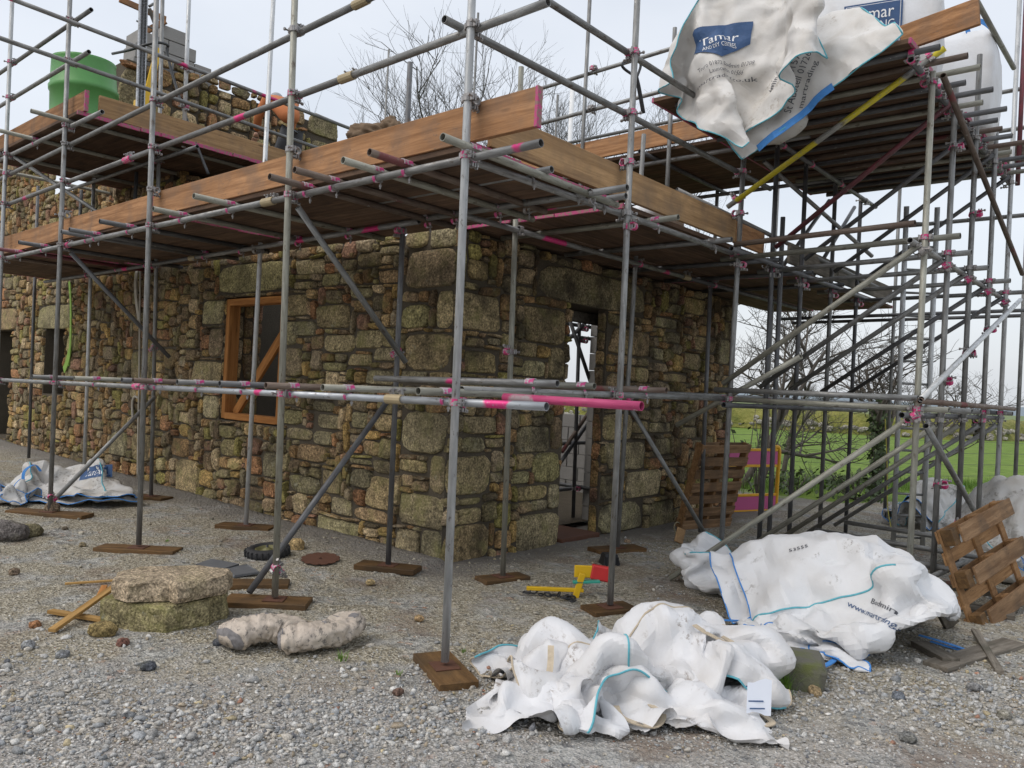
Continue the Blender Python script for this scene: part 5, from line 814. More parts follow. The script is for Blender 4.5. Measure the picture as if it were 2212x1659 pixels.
-4,-6,-2,-4,-1,-2,-2,-3,-4,-4,-3,-2,0,-4,-3,-3,-5,-3,-3,-3,-3,-3,-6,6,6,4,2,3,8,-9,2,5,9,-5,-12,-10,-3,-9,-11,10,12,3,-5,6,-11,0,-9,-2,-2,0,0,-1,0,1,2,0,-2,0,5,5,2,4,7,4,
4,2,5,8,6,4,4,7,4,8,7,3,-10,-4,11,13,5,2,10,5,-5,-8,-1,-2,-2,-3,-6,-4,0,-1,-1,-6,-9,-7,-2,-4,-2,-4,-1,-2,-4,-3,-4,-2,-1,-3,-3,-4,-4,-4,-2,-3,-3,-4,-4,6,4,4,4,4,8,7,1,-7,6,
-2,-11,-11,-2,-9,-3,12,3,-4,-4,3,0,-10,-6,-3,-2,-1,1,-1,-1,0,1,0,0,1,4,5,3,3,6,6,4,4,2,9,5,5,5,7,4,8,7,7,-7,2,9,6,8,6,4,-2,-5,-7,0,0,-2,-5,-1,-4,-3,-2,-3,-6,-9,-4,-6,-4,
-2,-3,-2,-2,-3,-4,-4,-3,-2,-3,-3,-3,-4,-2,-1,-5,-4,-4,-3,6,3,2,5,7,9,8,3,-3,-1,1,-11,-9,-8,-6,10,5,-7,-4,-5,3,-1,1,-11,-4,-3,-1,-1,-2,-2,-2,1,1,2,4,3,5,2,3,7,6,5,1,5,6,5,
6,6,7,7,9,6,4,5,9,-10,10,7,3,2,-1,-4,-7,1,-1,-3,-1,-5,-3,-2,-4,-4,-5,-8,-5,-6,0,-5,-4,-1,-3,-4,-3,-5,-3,-3,-3,-3,-1,-1,-2,-4,-3,-6,-6,0,6,2,2,4,9,9,9,0,-3,-1,3,-9,-8,-9,9,
-1,-4,2,-6,-2,-5,-2,2,-11,-4,-2,-1,-3,-3,-3,-1,-1,4,3,4,4,4,3,5,5,6,4,2,8,1,8,6,6,8,8,6,7,7,6,7,-7,6,5,0,1,1,-3,-5,0,-2,-3,-1,-4,-3,-2,-6,-5,-5,-8,-4,-4,-1,-5,-3,-3,-3,-5,
-4,-4,-2,0,-3,-6,0,0,-3,-2,-2,-7,-2,-2,3,2,1,9,6,9,8,-3,-4,3,2,-5,-9,4,-5,-5,1,-1,-3,-6,-5,-2,2,-12,-3,0,-2,-3,-4,-2,-2,0,3,4,3,4,5,4,4,6,6,3,4,7,8,2,3,6,9,8,8,8,6,9,4,6,
-7,8,6,-8,-1,0,-7,-2,-2,-2,-2,0,-4,-4,-6,-6,-5,-7,-2,-2,-4,-4,-4,-5,-5,-4,-5,-3,-1,1,-4,1,-6,1,-4,-2,-2,-4,-5,-3,2,1,7,10,3,8,8,-3,-3,1,2,-3,-1,-3,-6,-3,-4,0,-2,-6,-5,3,
-5,-11,-3,0,-1,-1,-4,-2,0,0,0,5,0,5,6,3,4,7,4,5,4,7,9,0,11,-1,9,10,7,6,10,6,7,3,-2,8,2,-2,-3,-4,-2,-8,-4,-3,0,0,-5,-5,-5,-5,-6,-5,-2,-2,-4,-5,-5,-5,-6,-4,-4,-2,-1,0,-2,0,
-3,-3,-1,-3,-3,-3,-7,-3,1,3,11,10,1,8,6,-3,-2,1,0,0,-2,-2,-6,-5,-4,-2,0,-5,-1,1,-8,-12,-3,1,0,-2,-2,-1,-1,-1,1,4,-1,8,4,4,5,2,6,5,4,8,9,8,8,-3,10,6,5,9,10,6,4,3,2,6,4,-5,
-2,-4,-3,-9,-4,1,0,-3,-5,-6,-4,-3,-7,-5,-1,-3,-4,-6,-5,-6,-6,-2,-5,-2,-1,0,-3,-1,0,-4,-1,-1,2,-9,-6,-5,2,7,10,12,8,-4,11,-8,-2,7,-4,-4,-2,-2,-4,-3,-2,-2,-2,-3,-5,4,-6,-11,
-10,0,1,-3,0,-1,-2,-1,3,0,0,9,5,8,2,3,2,6,5,7,8,10,10,-1,7,5,7,9,9,11,-4,10,10,-5,2,-6,-3,-3,-4,-8,-4,1,0,0,-7,-7,-4,-2,-6,-5,-4,-2,-5,-7,-4,-5,-4,-4,-4,-3,-1,0,-2,-3,0,1,
-4,4,-4,-4,-6,-8,3,9,11,12,8,4,0,-9,1,1,-3,-4,-3,-3,-3,-3,-1,-1,-2,-4,-2,0,0,-13,-11,-2,0,0,-2,0,-1,0,-2,0,1,10,6,9,5,1,4,0,8,9,11,4,10,3,8,2,8,10,11,9,9,-4,9,3,-7,-7,-5,
-3,-3,1,-11,0,-2,1,-3,-6,-7,-5,-1,-5,-7,-4,-5,-7,-4,-2,-6,-3,-3,-4,-2,-1,-1,-3,-1,3,2,-3,-4,-3,-5,-8,7,10,9,13,7,-1,-1,1,-8,1,-5,-3,-3,-4,-2,-2,-1,0,1,-2,-3,-6,1,-11,-11,
0,-5,2,-3,3,-3,0,-4,0,2,11,7,8,5,8,1,1,10,10,9,9,-3,6,9,8,6,12,12,8,7,7,-7,1,-7,-7,-6,-3,10,-6,-8,-8,1,-3,-3,-5,-1,-6,-5,-6,-6,-4,-6,-7,-2,-6,-4,-3,-3,-3,-3,0,3,1,-1,-7,5,
-6,-4,-1,-4,-6,9,10,9,12,3,-2,-1,1,-1,-6,1,-7,-5,-3,-2,-3,-1,0,-1,-2,-3,-2,-1,-10,-9,1,-3,-5,-2,5,1,-7,3,-5,3,11,8,7,6,6,8,0,6,12,7,9,-1,8,4,8,7,14,11,9,6,6,6,-10,-13,-6,
-5,-1,10,-6,-9,-7,-2,-4,-3,0,-3,-5,-5,-7,-7,-6,-6,-6,-2,-6,-5,-2,-5,-2,-1,1,1,2,2,2,-8,-3,-3,-4,-4,-1,10,7,9,8,3,1,0,-3,-1,-1,-2,-7,-6,-3,0,-2,-4,-2,-2,-1,-3,-1,-1,-10,-2,
-3,-5,-6,5,-4,3,-6,5,-6,9,6,6,9,7,3,7,1,8,12,7,7,7,9,5,2,5,12,11,8,7,11,3,-7,-12,-13,-2,0,6,-5,-6,-5,-6,-6,-1,-1,-4,-1,-6,-7,-8,-6,-5,-7,-6,-4,-3,-6,-5,-1,1,2,1,0,3,3,-5,
-9,-3,1,1,7,0,10,12,-5,1,1,3,-5,0,3,-5,-7,-2,-7,0,-1,-5,-3,-3,-2,-2,-1,0,-12,-1,-3,-4,-6,3,3,-3,4,-5,8,4,4,5,5,7,3,6,7,4,11,8,7,12,2,5,3,6,11,11,10,10,7,2,2,-12,-13,-12,1,
3,-4,-5,-4,-6,-7,-2,-2,-2,1,-5,-8,-7,-7,-4,-4,-8,-6,-5,-4,-9,1,4,0,2,-1,3,4,-3,-7,-8,-1,3,7,9,8,5,-4,9,-1,-6,-4,2,3,-5,-7,-1,-6,-7,0,-2,-4,-3,-3,-1,-1,-1,-12,-1,-4,-2,0,
-3,5,-1,1,-1,3,2,6,5,6,8,3,5,8,6,11,12,9,6,-2,5,5,7,12,11,10,9,3,2,3,0,-11,-12,-11,0,-4,-2,-7,-6,-6,-3,-2,-3,3,-6,-7,-6,-5,-7,-1,-5,-8,-5,-8,-9,1,4,0,3,0,2,3,2,-9,-10,2,1,
11,5,8,5,-2,10,-6,3,-6,-2,1,-5,-7,-2,-8,-7,1,-1,-2,-5,-3,-1,-1,-2,-12,-2,-3,-1,3,-1,0,-1,0,2,0,3,7,4,6,7,6,5,7,7,14,9,9,5,-3,5,7,11,13,11,9,8,-2,1,8,-4,-6,-6,-10,-10,6,
-12,-3,-12,-5,-4,-2,-4,4,-7,-7,-6,-5,-5,-2,-3,-8,-7,-9,-8,2,0,0,6,-1,3,2,4,-6,-10,-3,11,7,2,11,3,3,0,0,-2,0,-3,-2,-5,-8,-2,-9,-5,-2,1,-1,-5,-3,-2,-1,-2,-12,-3,-2,2,-1,-1,
0,-2,2,2,1,4,6,5,5,6,6,6,7,9,11,9,9,5,-2,8,12,12,13,12,5,1,-4,8,6,-6,-7,-6,-6,-5,-1,-3,-7,-10,-12,-5,-4,8,-9,1,-10,-4,-7,-4,-4,-7,-6,-7,-7,-6,-4,0,2,5,0,4,1,5,-4,-10,-3,
12,12,6,9,-7,1,-2,0,0,1,-3,-3,-4,-8,-4,-1,-8,3,-1,-5,-7,-4,-2,-1,-1,-11,-3,-2,1,-1,-2,-2,0,2,3,1,6,5,5,5,7,6,6,6,8,11,10,8,9,0,13,12,12,13,2,4,0,0,4,7,-5,-7,-6,-6,-7,-1,
-3,-2,-9,-8,1,-1,-7,-9,-2,-3,-7,-7,-6,-6,-7,-5,-6,-5,-6,-6,-1,3,3,0,4,4,3,-2,-8,-2,9,10,9,9,-2,-10,-2,0,3,-1,3,-10,-2,-5,-8,0,-2,-4,2,-7,-9,-5,-1,0,0,-11,-3,-1,0,-2,-3,-2,
1,2,2,3,6,5,5,7,8,6,5,6,8,10,8,12,8,11,12,11,12,8,-4,4,-2,2,11,1,-4,-6,-8,-7,-7,-3,-1,0,-7,3,-3,-10,-7,-9,-5,-3,-4,-7,-6,-6,-8,-6,-4,-4,-6,-7,-1,3,2,-1,4,5,4,0,-6,-1,11,
14,-2,7,-2,-7,-5,0,2,5,3,-10,-7,-5,-6,-3,2,4,-7,-8,-9,-6,-1,0,1,-13,-2,-1,-1,-2,-2,-2,1,1,2,3,5,5,7,9,8,4,6,7,8,8,12,13,9,14,12,13,7,4,6,-8,2,6,6,-2,-2,-6,-9,-8,-7,-4,0,1,
-2,-3,-4,-3,-8,-8,-9,-3,-5,-5,-8,-7,-7,-7,-3,-5,-6,-7,0,3,0,0,5,5,5,1,-3,0,12,8,-3,7,-3,-4,-5,-2,1,6,2,1,0,-6,-3,-1,-5,-8,-7,-8,-7,-6,-3,-3,-1,235,-1,-11,-5,-10,-7,1,5,5,
1,12,9,5,4,5,4,4,2,-6,-5,-2,-10,-5,6,-3,-7,-11,4,-7,3,4,6,0,8,9,10,4,5,3,0,5,-6,-7,-10,-10,-7,-7,10,-10,6,-3,-2,3,1,4,9,6,7,-2,9,5,5,3,6,-11,-11,-8,-9,-10,-10,8,7,6,-5,-4,
4,3,7,4,-3,6,9,9,6,6,1,3,-10,-11,-9,-9,-10,-19,9,12,7,-13,9,5,2,1,1,5,7,9,9,6,6,4,-5,-8,-9,-10,-9,-10,-17,4,9,6,-6,9,3,8,1,0,3,8,9,9,7,5,-2,-8,-7,-9,-9,-11,-9,-14,6,8,-6,
9,9,1,7,4,1,1,9,8,9,9,3,-8,-9,-7,-6,-9,-9,-11,-21,13,-4,11,10,8,-2,8,7,-4,5,9,8,9,9,-2,-10,-8,-9,-4,-7,-10,-11,-21,2,13,7,10,10,-4,10,8,-6,7,8,9,8,9,-6,-7,-9,-10,-9,-7,-8,
-9,-30,12,10,10,10,9,-1,12,3,2,8,5,1,10,9,-5,-10,-4,-12,-9,-9,-8,-10,-25,9,10,8,12,10,4,10,2,4,7,-1,3,10,9,-5,-9,-12,-1,-11,-10,-8,-11,-26,11,8,10,10,6,12,5,9,5,0,3,0,13,
5,-6,-10,-10,-7,-4,-10,-7,-9,-32,10,10,9,9,10,6,7,9,6,1,3,4,13,-3,-1,-10,-9,-7,-7,-7,-11,-7,-33,10,10,9,10,7,7,9,7,6,4,4,3,11,0,-4,-9,-10,-8,-8,-8,-9,-10,-33,12,10,9,8,12,
7,4,9,6,5,0,9,7,-7,-1,-1,-10,-10,-9,-9,-9,-9,-23,10,10,9,1,5,7,9,2,8,4,11,6,-3,0,7,-8,-9,-9,-10,-9,-7,-8,-23,10,3,11,12,5,-5,2,5,9,8,7,13,6,-4,2,-9,-10,-10,-9,-7,-4,-8,
-23,2,11,4,10,11,4,-5,-2,9,12,7,3,12,5,-4,-10,-11,-10,-7,-5,-2,-13,-27,10,2,9,11,8,8,6,-12,2,13,-2,12,12,8,-3,-11,-11,-10,-5,-7,3,-10,-38,11,5,12,5,9,-2,7,5,-8,1,11,12,9,
11,1,-12,-11,-11,-8,-4,5,-7,-45,9,11,10,7,4,-9,5,6,-7,12,12,5,10,10,7,-12,-12,-11,-10,-1,5,-7,-40,1,11,6,11,-2,-10,2,5,12,12,10,1,10,9,9,-10,-12,-12,-12,3,1,-6,-25,-5,-2,
12,6,-9,-8,6,5,12,11,3,7,9,10,11,-5,-11,-9,-10,-12,7,-5],
[128,-3,-3,-4,-2,-4,2,-15,-10,-9,-7,-12,-13,-16,-16,-13,-6,-17,-15,4,2,-2,-6,7,-1,-13,-10,-10,-11,3,8,-4,-6,4,1,-5,-6,-6,-6,-4,1,8,10,-7,-5,-2,-2,3,2,15,13,16,15,15,13,14,
14,15,14,15,16,8,12,15,8,13,13,13,8,8,7,13,13,3,4,-1,-2,-4,-3,-11,-11,-9,-9,-11,3,15,-9,-9,-4,-2,1,0,-7,2,-8,-8,-10,5,-7,-5,6,-5,-10,-14,-4,-14,-9,-14,-12,-16,-16,-7,-11,
-18,-14,-6,3,6,2,-6,2,-10,-4,-10,-9,-4,-1,1,-9,0,4,-5,-3,-8,-6,-6,4,10,10,-2,-3,-4,-6,5,3,16,13,17,15,10,14,13,16,17,14,15,14,9,13,12,10,14,10,12,3,13,14,12,11,2,3,0,-3,
-6,5,-11,-11,-8,-8,-7,3,2,-1,-10,3,-4,-13,-1,9,-11,-13,1,-9,5,0,-4,-11,-2,-12,-8,-3,-15,-13,-12,-14,-15,-15,-9,-10,-16,-15,-5,5,-4,6,-5,1,-7,2,-10,-4,-3,-7,-10,-7,0,6,-9,
-4,-8,-5,-7,5,11,12,-4,-6,-2,-2,5,6,15,16,15,15,8,15,14,16,16,15,14,12,13,11,9,11,12,11,6,8,12,15,14,13,1,3,1,-8,7,2,-9,-11,-7,-7,-9,-9,-3,10,2,-9,-3,-12,-4,6,-12,-8,3,
-11,3,-3,-3,0,-14,-8,0,-11,-13,-13,-14,-15,-15,-14,-11,-13,-13,-10,-8,7,-1,-5,-1,0,-9,1,-4,-8,-3,-9,-9,-7,1,5,-9,-7,-7,-7,-5,11,10,11,-8,-4,-1,3,7,8,14,15,16,11,12,11,14,
16,16,14,13,14,13,7,8,10,12,11,9,7,13,16,16,12,2,-1,1,-1,11,-1,-9,-4,-8,-9,-10,-9,-8,-1,7,1,-9,-2,-5,-5,-12,-1,-4,-7,0,-4,-4,2,-5,-13,-3,-13,-11,-14,-14,-15,-14,-15,-13,
-8,-10,-12,-10,6,-3,-3,-3,-3,-8,-4,5,-9,-10,-8,-7,-3,6,-6,-9,-9,-8,-6,3,11,10,9,-8,-3,3,8,8,9,13,13,11,12,11,14,13,14,15,12,13,15,9,12,11,7,8,9,9,10,15,16,16,13,0,-3,-1,9,
11,-3,-11,-6,-1,-8,-8,-9,-6,-1,-6,5,-13,4,-7,-10,-10,4,-9,0,-6,-3,-4,0,-5,-5,-10,-11,-11,-15,-14,-15,-15,-14,-12,-9,-9,-7,-13,-4,-3,-4,-3,1,-8,-5,5,-8,-10,-4,-9,-3,5,-11,
-8,-7,-11,9,-3,11,8,8,-8,0,9,10,7,7,14,15,1,12,12,12,14,15,14,12,12,15,11,13,10,8,8,9,8,10,15,16,15,14,-5,-2,5,11,9,-7,-8,-5,3,-6,-10,-6,-5,-2,-6,-6,-11,3,-11,-2,-3,-4,
-12,-3,3,-8,-4,-2,-5,-8,-10,-10,-10,-11,-16,-16,-14,-13,-12,-12,-8,-9,-3,-8,-3,-6,-9,11,-7,-11,-3,-2,-10,-4,-9,4,-3,-12,-10,-4,-7,0,4,10,8,6,-6,7,10,11,7,8,13,8,2,8,13,17,
11,14,13,13,14,15,13,13,6,10,11,10,7,8,14,16,14,13,-7,0,8,8,9,-7,-10,-6,3,-7,6,-6,-6,-1,-6,-11,-7,-9,-8,3,-7,-12,-3,2,-5,-3,-8,-5,-5,-8,-9,-8,-9,-14,-16,-16,-13,-12,-14,
-11,-9,-9,-7,-2,-10,-1,-6,10,-7,-12,-6,-5,-6,-6,-8,-2,1,-11,-9,-7,-4,-1,5,9,8,7,3,9,10,8,8,4,14,4,9,2,15,17,7,14,13,14,16,17,14,12,5,11,10,11,9,8,10,15,13,14,-8,4,10,10,
-5,-8,-9,-6,9,-1,11,-4,-5,-5,-8,-8,-8,-11,-10,0,-10,-9,8,-2,-7,-8,-7,-6,-7,-9,-7,-9,-9,-15,-17,-15,-13,-12,-12,-10,-9,-8,-11,-8,0,-7,0,8,-9,-9,-5,-8,-9,-9,-1,-4,-7,-7,-9,
-6,-3,-2,4,11,11,8,10,5,8,10,7,2,14,7,5,3,17,10,10,12,15,16,16,16,16,11,8,5,8,11,9,11,14,14,11,14,-8,9,12,-1,-9,-7,-10,2,10,5,11,0,-5,-6,-7,-13,-12,-8,-4,-12,-12,-2,8,-7,
-5,-10,-6,-6,-7,-6,-11,-8,-12,-14,-17,-14,-12,-11,-11,-15,-8,-4,-9,-1,-11,3,-1,1,-8,-9,-9,-9,-8,-10,-1,-7,-8,-3,-5,-5,-9,-2,3,14,13,10,7,7,9,10,2,4,15,5,3,10,16,9,10,9,16,
17,16,15,15,6,10,11,4,10,11,11,13,12,10,12,7,8,7,-9,-8,-8,-10,7,10,12,12,4,-6,-7,-11,-12,-10,-10,-11,-8,-11,0,6,-11,-5,-12,-4,-4,-8,-8,-8,-11,-11,-16,-17,-14,-11,-10,-13,
-12,-4,-8,-3,-5,-4,-10,5,-5,-9,-9,-7,-7,-11,1,-7,-10,-4,-9,-9,1,0,0,-8,14,12,8,11,10,9,8,6,1,13,3,10,10,10,9,9,11,16,17,17,14,13,6,13,4,12,4,13,12,14,9,11,14,9,7,-3,-6,-6,
-9,-6,13,6,14,12,8,-5,-9,-10,-13,-12,-9,-12,-6,-11,6,-4,-12,-5,-13,-4,-7,-6,-6,-11,-11,-10,-16,-17,-13,-10,-13,-12,-5,-10,-4,-6,-5,-10,-3,-6,-2,-10,0,-8,-11,2,-5,-8,-10,
-11,-7,-10,-4,0,9,3,1,12,9,10,9,11,9,6,3,11,3,10,9,9,9,9,13,14,17,16,14,12,11,7,14,0,8,15,13,14,11,8,14,8,4,-7,-5,-4,-8,-1,11,8,13,14,2,4,-10,-8,-13,-12,-10,-12,-4,-8,-9,
1,-7,-8,-14,-8,-4,-7,-7,-10,-10,-12,-16,-13,-11,-15,-14,-6,-12,-3,-6,-8,-9,-12,-5,-5,1,-1,-9,-9,1,3,-9,-12,-8,-14,-7,-5,-9,-1,7,2,7,11,6,10,12,11,9,8,6,5,6,10,6,7,10,10,
12,16,16,15,14,12,10,13,15,4,2,14,10,11,12,13,14,6,-3,-4,-7,-3,0,6,4,10,7,9,8,9,-9,-13,-12,-12,-11,-10,-11,-5,-12,-2,-8,3,-14,-12,-2,-8,-6,-10,-11,-14,-11,-14,-10,-16,-12,
-14,-2,-11,-4,-11,-9,-10,-8,-6,12,-10,-9,-2,2,-4,-4,-9,-8,-9,-10,-8,-5,-9,1,5,10,11,7,9,10,11,9,9,10,5,6,7,10,1,11,10,14,17,14,13,14,13,13,15,12,9,6,6,3,13,13,11,15,4,-5,
-5,-6,-3,0,11,4,8,9,12,10,7,-7,-13,-12,-12,-11,-9,-11,-12,-8,-10,-8,6,-9,-14,-6,-1,-7,-13,-13,-9,-12,-14,-9,-16,-11,-11,-12,1,-12,-6,-7,-6,-12,-11,9,-7,-11,1,-6,-5,-5,-5,
-11,6,-8,-9,-9,-10,-6,9,13,6,7,10,7,11,9,9,11,14,7,5,1,2,11,13,16,13,14,13,13,14,15,13,10,11,4,3,8,11,13,11,15,-1,-5,-5,-5,-3,11,10,12,-1,8,9,9,11,-5,-12,-13,-9,-12,-11,
-12,-11,-10,-11,-10,3,-11,-6,-11,4,-11,-10,-15,-8,-12,-14,-8,-14,-10,-12,-7,-13,4,-6,-7,-7,-9,-15,-3,-1,-7,-12,-2,-5,-7,-7,-8,5,5,-10,-9,-10,-12,9,12,10,9,1,9,12,11,11,11,
7,6,2,2,8,12,15,13,14,13,13,12,15,14,10,9,11,11,11,2,9,9,12,12,-5,-4,-4,-5,5,12,11,10,10,1,11,7,7,-3,-12,-11,-10,-11,-12,-12,-12,-10,-10,-15,-1,-13,-8,-4,4,-12,-13,-6,-14,
-10,-15,-6,-11,-10,-11,-11,-5,-13,4,-4,-10,-7,-15,-15,3,-8,-8,-4,-8,-8,-6,-6,4,3,4,-11,-10,-9,1,11,8,9,9,3,13,12,12,5,6,5,3,7,11,10,15,14,12,14,12,13,14,12,11,7,10,12,14,
11,9,-1,13,7,-3,-7,-6,11,7,3,11,12,10,9,6,4,4,1,-14,-12,-9,-9,-12,-12,-12,-11,-11,-13,-11,-11,-7,7,-9,-10,-13,-4,-15,-8,-13,-14,-5,-7,-10,-13,-1,-11,-9,2,-8,-13,-10,-14,
-9,1,-7,-10,-7,-9,3,3,-12,-2,7,0,-7,-9,-10,10,11,9,6,7,12,13,12,1,5,5,7,11,14,8,9,13,16,11,14,15,12,11,10,9,8,13,15,11,11,7,-5,11,-5,-7,-3,10,9,10,8,10,8,7,9,5,-1,5,-9,
-12,-12,-10,-10,-11,-11,-12,-12,-12,-11,-8,-13,4,-6,-15,-1,-14,-5,-13,-15,-14,-14,0,-6,-13,1,-6,-13,-3,-12,-12,-10,-13,-11,-1,-7,-10,-6,6,4,-7,-7,-12,1,1,2,-11,-10,5,12,
12,10,7,12,12,11,-4,6,8,9,12,15,11,8,11,15,14,10,16,10,12,9,11,10,8,15,12,10,10,0,8,-8,-10,-2,10,4,10,12,9,8,7,10,6,-4,1,4,-14,-10,-11,-10,-11,-10,-13,-13,-10,-8,-10,-16,
-5,1,-10,-14,-4,-16,-10,-12,-13,-13,-2,-8,-3,-5,-10,-1,-14,-11,-11,-15,-7,-11,-6,-9,-3,7,5,-2,-12,-8,-11,-8,2,0,-3,1,-6,12,11,12,11,9,10,11,-7,9,8,12,15,12,14,10,10,15,7,
11,16,11,13,8,13,10,9,8,14,9,10,10,-5,-6,-10,10,-1,1,12,9,9,9,8,10,7,-6,5,8,-13,-10,-11,-10,-9,-12,-12,-13,-10,-9,-11,-13,0,-14,-2,-14,-8,-12,-15,-12,-11,-12,-5,-10,-5,-3,
-8,-3,-10,-12,-12,-14,-6,-11,-10,-2,3,2,-4,-1,-10,-5,-2,-13,-9,-4,3,1,7,2,14,7,12,10,9,9,-8,10,13,14,13,15,13,12,9,8,9,12,14,15,11,7,14,10,9,5,14,12,13,-1,-4,-3,5,1,-11,
10,8,13,15,9,-3,7,9,-5,9,8,-8,-11,-11,-9,-10,-11,-13,-13,-11,-13,-10,-5,-4,-14,-4,-13,-12,-10,-15,-13,-12,-9,-12,-9,-4,-4,-8,-6,-6,-12,-12,-9,-8,-9,-2,-1,1,2,-5,-10,-4,
-10,-4,-1,-10,-9,-7,4,9,8,10,9,5,12,10,1,2,17,12,15,13,14,12,6,4,10,12,12,15,13,11,9,13,7,10,5,14,13,13,-7,-6,8,-6,6,-6,10,7,14,15,9,-6,2,10,4,12,2,-9,-10,-9,-6,-11,-12,
-13,-12,-11,-12,-12,-8,-6,-6,-11,-5,-14,-14,-14,-16,-12,-10,-12,-8,-6,-4,-7,-6,-9,-12,-12,8,-16,-1,-2,-1,1,-11,-3,-11,-9,-5,5,-10,-1,-10,-10,-2,11,8,7,4,10,14,13,4,-1,17,
17,13,12,11,7,5,5,12,13,13,13,13,9,11,13,5,9,8,13,13,13,-10,5,-6,-7,6,3,10,10,11,13,1,3,-3,11,11,11,-7,0,-2,-10,-10,-13,-13,-12,-11,-9,-13,-11,-11,-6,-7,-8,-9,-13,-14,-16,
-17,-13,-10,-12,-7,-7,-7,-6,-6,-10,-13,8,-3,-11,0,2,0,-6,-11,-11,-10,-5,3,2,-10,-3,-9,-8,-10,12,5,4,9,10,14,6,7,6,14,16,15,10,9,4,5,8,13,13,13,13,12,10,11,12,6,8,9,11,13,
14,-7,-5,-2,-8,6,9,10,11,12,2,-1,3,3,13,13,13,3,3,-10,-11,-13,-12,-13,-11,-11,-8,-14,-13,-9,-11,-9,-9,-8,-10,-15,-17,-18,-14,-10,-10,-8,-4,-10,-7,-7,-11,1,4,-10,5,0,0,-9,
-8,-9,-8,-6,-4,3,-6,-5,-8,-5,-10,-9,6,5,5,8,11,12,14,7,7,11,15,12,9,7,3,7,9,13,13,12,14,13,9,12,11,6,9,6,12,13,13,-4,-9,-2,-8,8,11,11,12,11,-2,-1,4,10,13,15,12,9,-5,-10,
-12,-12,-12,-12,-11,-11,-5,12,-4,8,-5,5,11,6,5,-8,5,5,-14,8,10,9,11,11,-1,1,2,-1,-2,-78,10,-7,4,10,4,8,7,0,-10,0,9,4,-9,11,10,10,11,2,-4,-1,-2,-2,-67,-3,8,10,-1,10,7,-4,
-4,7,0,-2,-1,-2,11,10,10,10,-3,-2,-3,-3,-3,-56,-7,8,13,9,8,-3,-6,1,-2,-3,-2,5,8,9,8,3,9,-3,-3,-4,-1,0,-50,5,-2,13,3,9,-3,-9,-5,-2,-1,2,6,9,9,7,5,2,2,-6,-5,3,3,-55,10,5,-3,
10,5,-4,0,-5,-7,-2,3,6,8,9,7,3,2,3,-1,-4,-7,3,-49,10,0,-3,10,6,-4,1,-2,-4,-6,3,6,7,9,7,1,2,3,1,-2,-8,1,-45,4,-1,4,5,5,-5,3,1,-7,-2,4,5,6,9,5,-2,0,1,2,1,0,-4,-44,1,6,-2,4,
6,-6,4,2,-8,9,7,3,3,3,2,1,-3,-1,1,2,2,1,-49,4,1,7,3,1,-5,6,-3,-4,9,3,1,4,4,2,0,2,-3,1,1,1,-1,-44,1,3,1,4,2,-2,5,-3,-1,8,-1,2,4,5,2,0,0,3,-1,1,0,0,-47,1,0,2,3,1,3,1,3,2,2,
2,0,5,4,1,0,0,3,2,0,2,1,-55,1,2,4,2,1,1,2,3,3,1,1,2,3,3,3,1,2,3,1,0,-1,1,-57,2,4,5,3,1,1,2,3,2,1,1,1,3,3,3,1,1,2,1,-1,0,1,-49,-1,4,5,4,-1,0,1,2,3,1,1,1,3,5,2,2,0,0,1,0,1,
1,-44,1,2,3,2,3,-1,-4,4,1,2,2,-2,7,2,4,2,0,0,1,2,0,0,-47,6,8,-2,2,5,-5,0,0,-1,8,-3,-1,9,-1,3,1,1,1,1,1,0,-1,-45,8,6,10,-5,-2,2,-5,-1,10,-3,-3,12,-2,0,0,-1,0,3,1,1,1,-2,
-31,-3,11,7,3,-5,-7,2,0,3,-4,12,-3,-3,0,0,-1,2,1,1,2,1,1,-27,-2,9,2,7,-1,2,-9,-9,10,3,-3,-3,0,-2,1,2,2,0,1,1,0,0,-11,-1,-2,-1,7,-4,6,-8,-11,9,-1,-1,1,-3,-1,-1,2,0,2,2,0,
-1,0,7,-13,-4,7,-2,-1,6,-7,-10,2,1,-3,2,-3,-1,-2,1,0,1,4,0,-1,0,20,-9,-11,1,-4,6,2,-7,5,0,-3,-6,-6,-3,-3,-2,1,1,2,3,0,-1,0],
[29,14,17,14,9,13,13,7,13,10,11,2,-1,3,-6,0,-14,-4,0,-13,-14,-12,-9,-12,-14,2,-4,-4,-1,9,5,11,10,-10,-7,-1,8,3,4,-3,12,4,0,7,9,11,13,9,9,-5,-7,0,8,4,-6,4,-4,-7,3,3,-5,-13,
-8,-1,-12,-7,-4,-4,-10,-11,6,4,5,-10,-11,-12,-13,-14,-13,-7,0,1,-2,3,13,1,0,7,9,8,1,7,-7,5,-10,-8,-5,15,15,15,14,14,13,7,15,5,11,1,2,-1,1,-11,-10,-1,-5,-13,-14,-12,-10,
-13,-16,8,-12,-3,0,7,12,9,6,-1,-3,-10,4,8,2,0,10,-2,1,9,10,11,11,9,9,0,-9,-1,4,11,3,-7,-1,-1,4,3,-8,-12,-4,-7,-11,-6,-9,-6,-14,-5,-4,8,10,-11,-11,-12,-12,-12,-13,-7,2,-2,
5,-1,7,1,12,2,10,10,1,-6,-5,-1,3,-13,-2,14,17,17,9,16,10,13,15,4,8,7,-1,0,-4,-8,-10,-6,-4,-13,-14,-13,-11,-12,-16,11,-12,0,3,4,6,8,2,-2,-4,6,-5,7,0,5,8,-1,-3,10,10,11,10,
9,8,5,-2,-9,4,11,0,1,5,-4,4,2,-10,-7,-6,-10,-8,-9,-8,-12,-12,-7,0,9,5,-10,-11,-11,-9,-11,-14,-8,2,7,3,-3,-7,8,2,11,6,11,-1,-6,-7,0,8,-11,1,14,15,16,16,7,14,15,14,10,6,1,1,
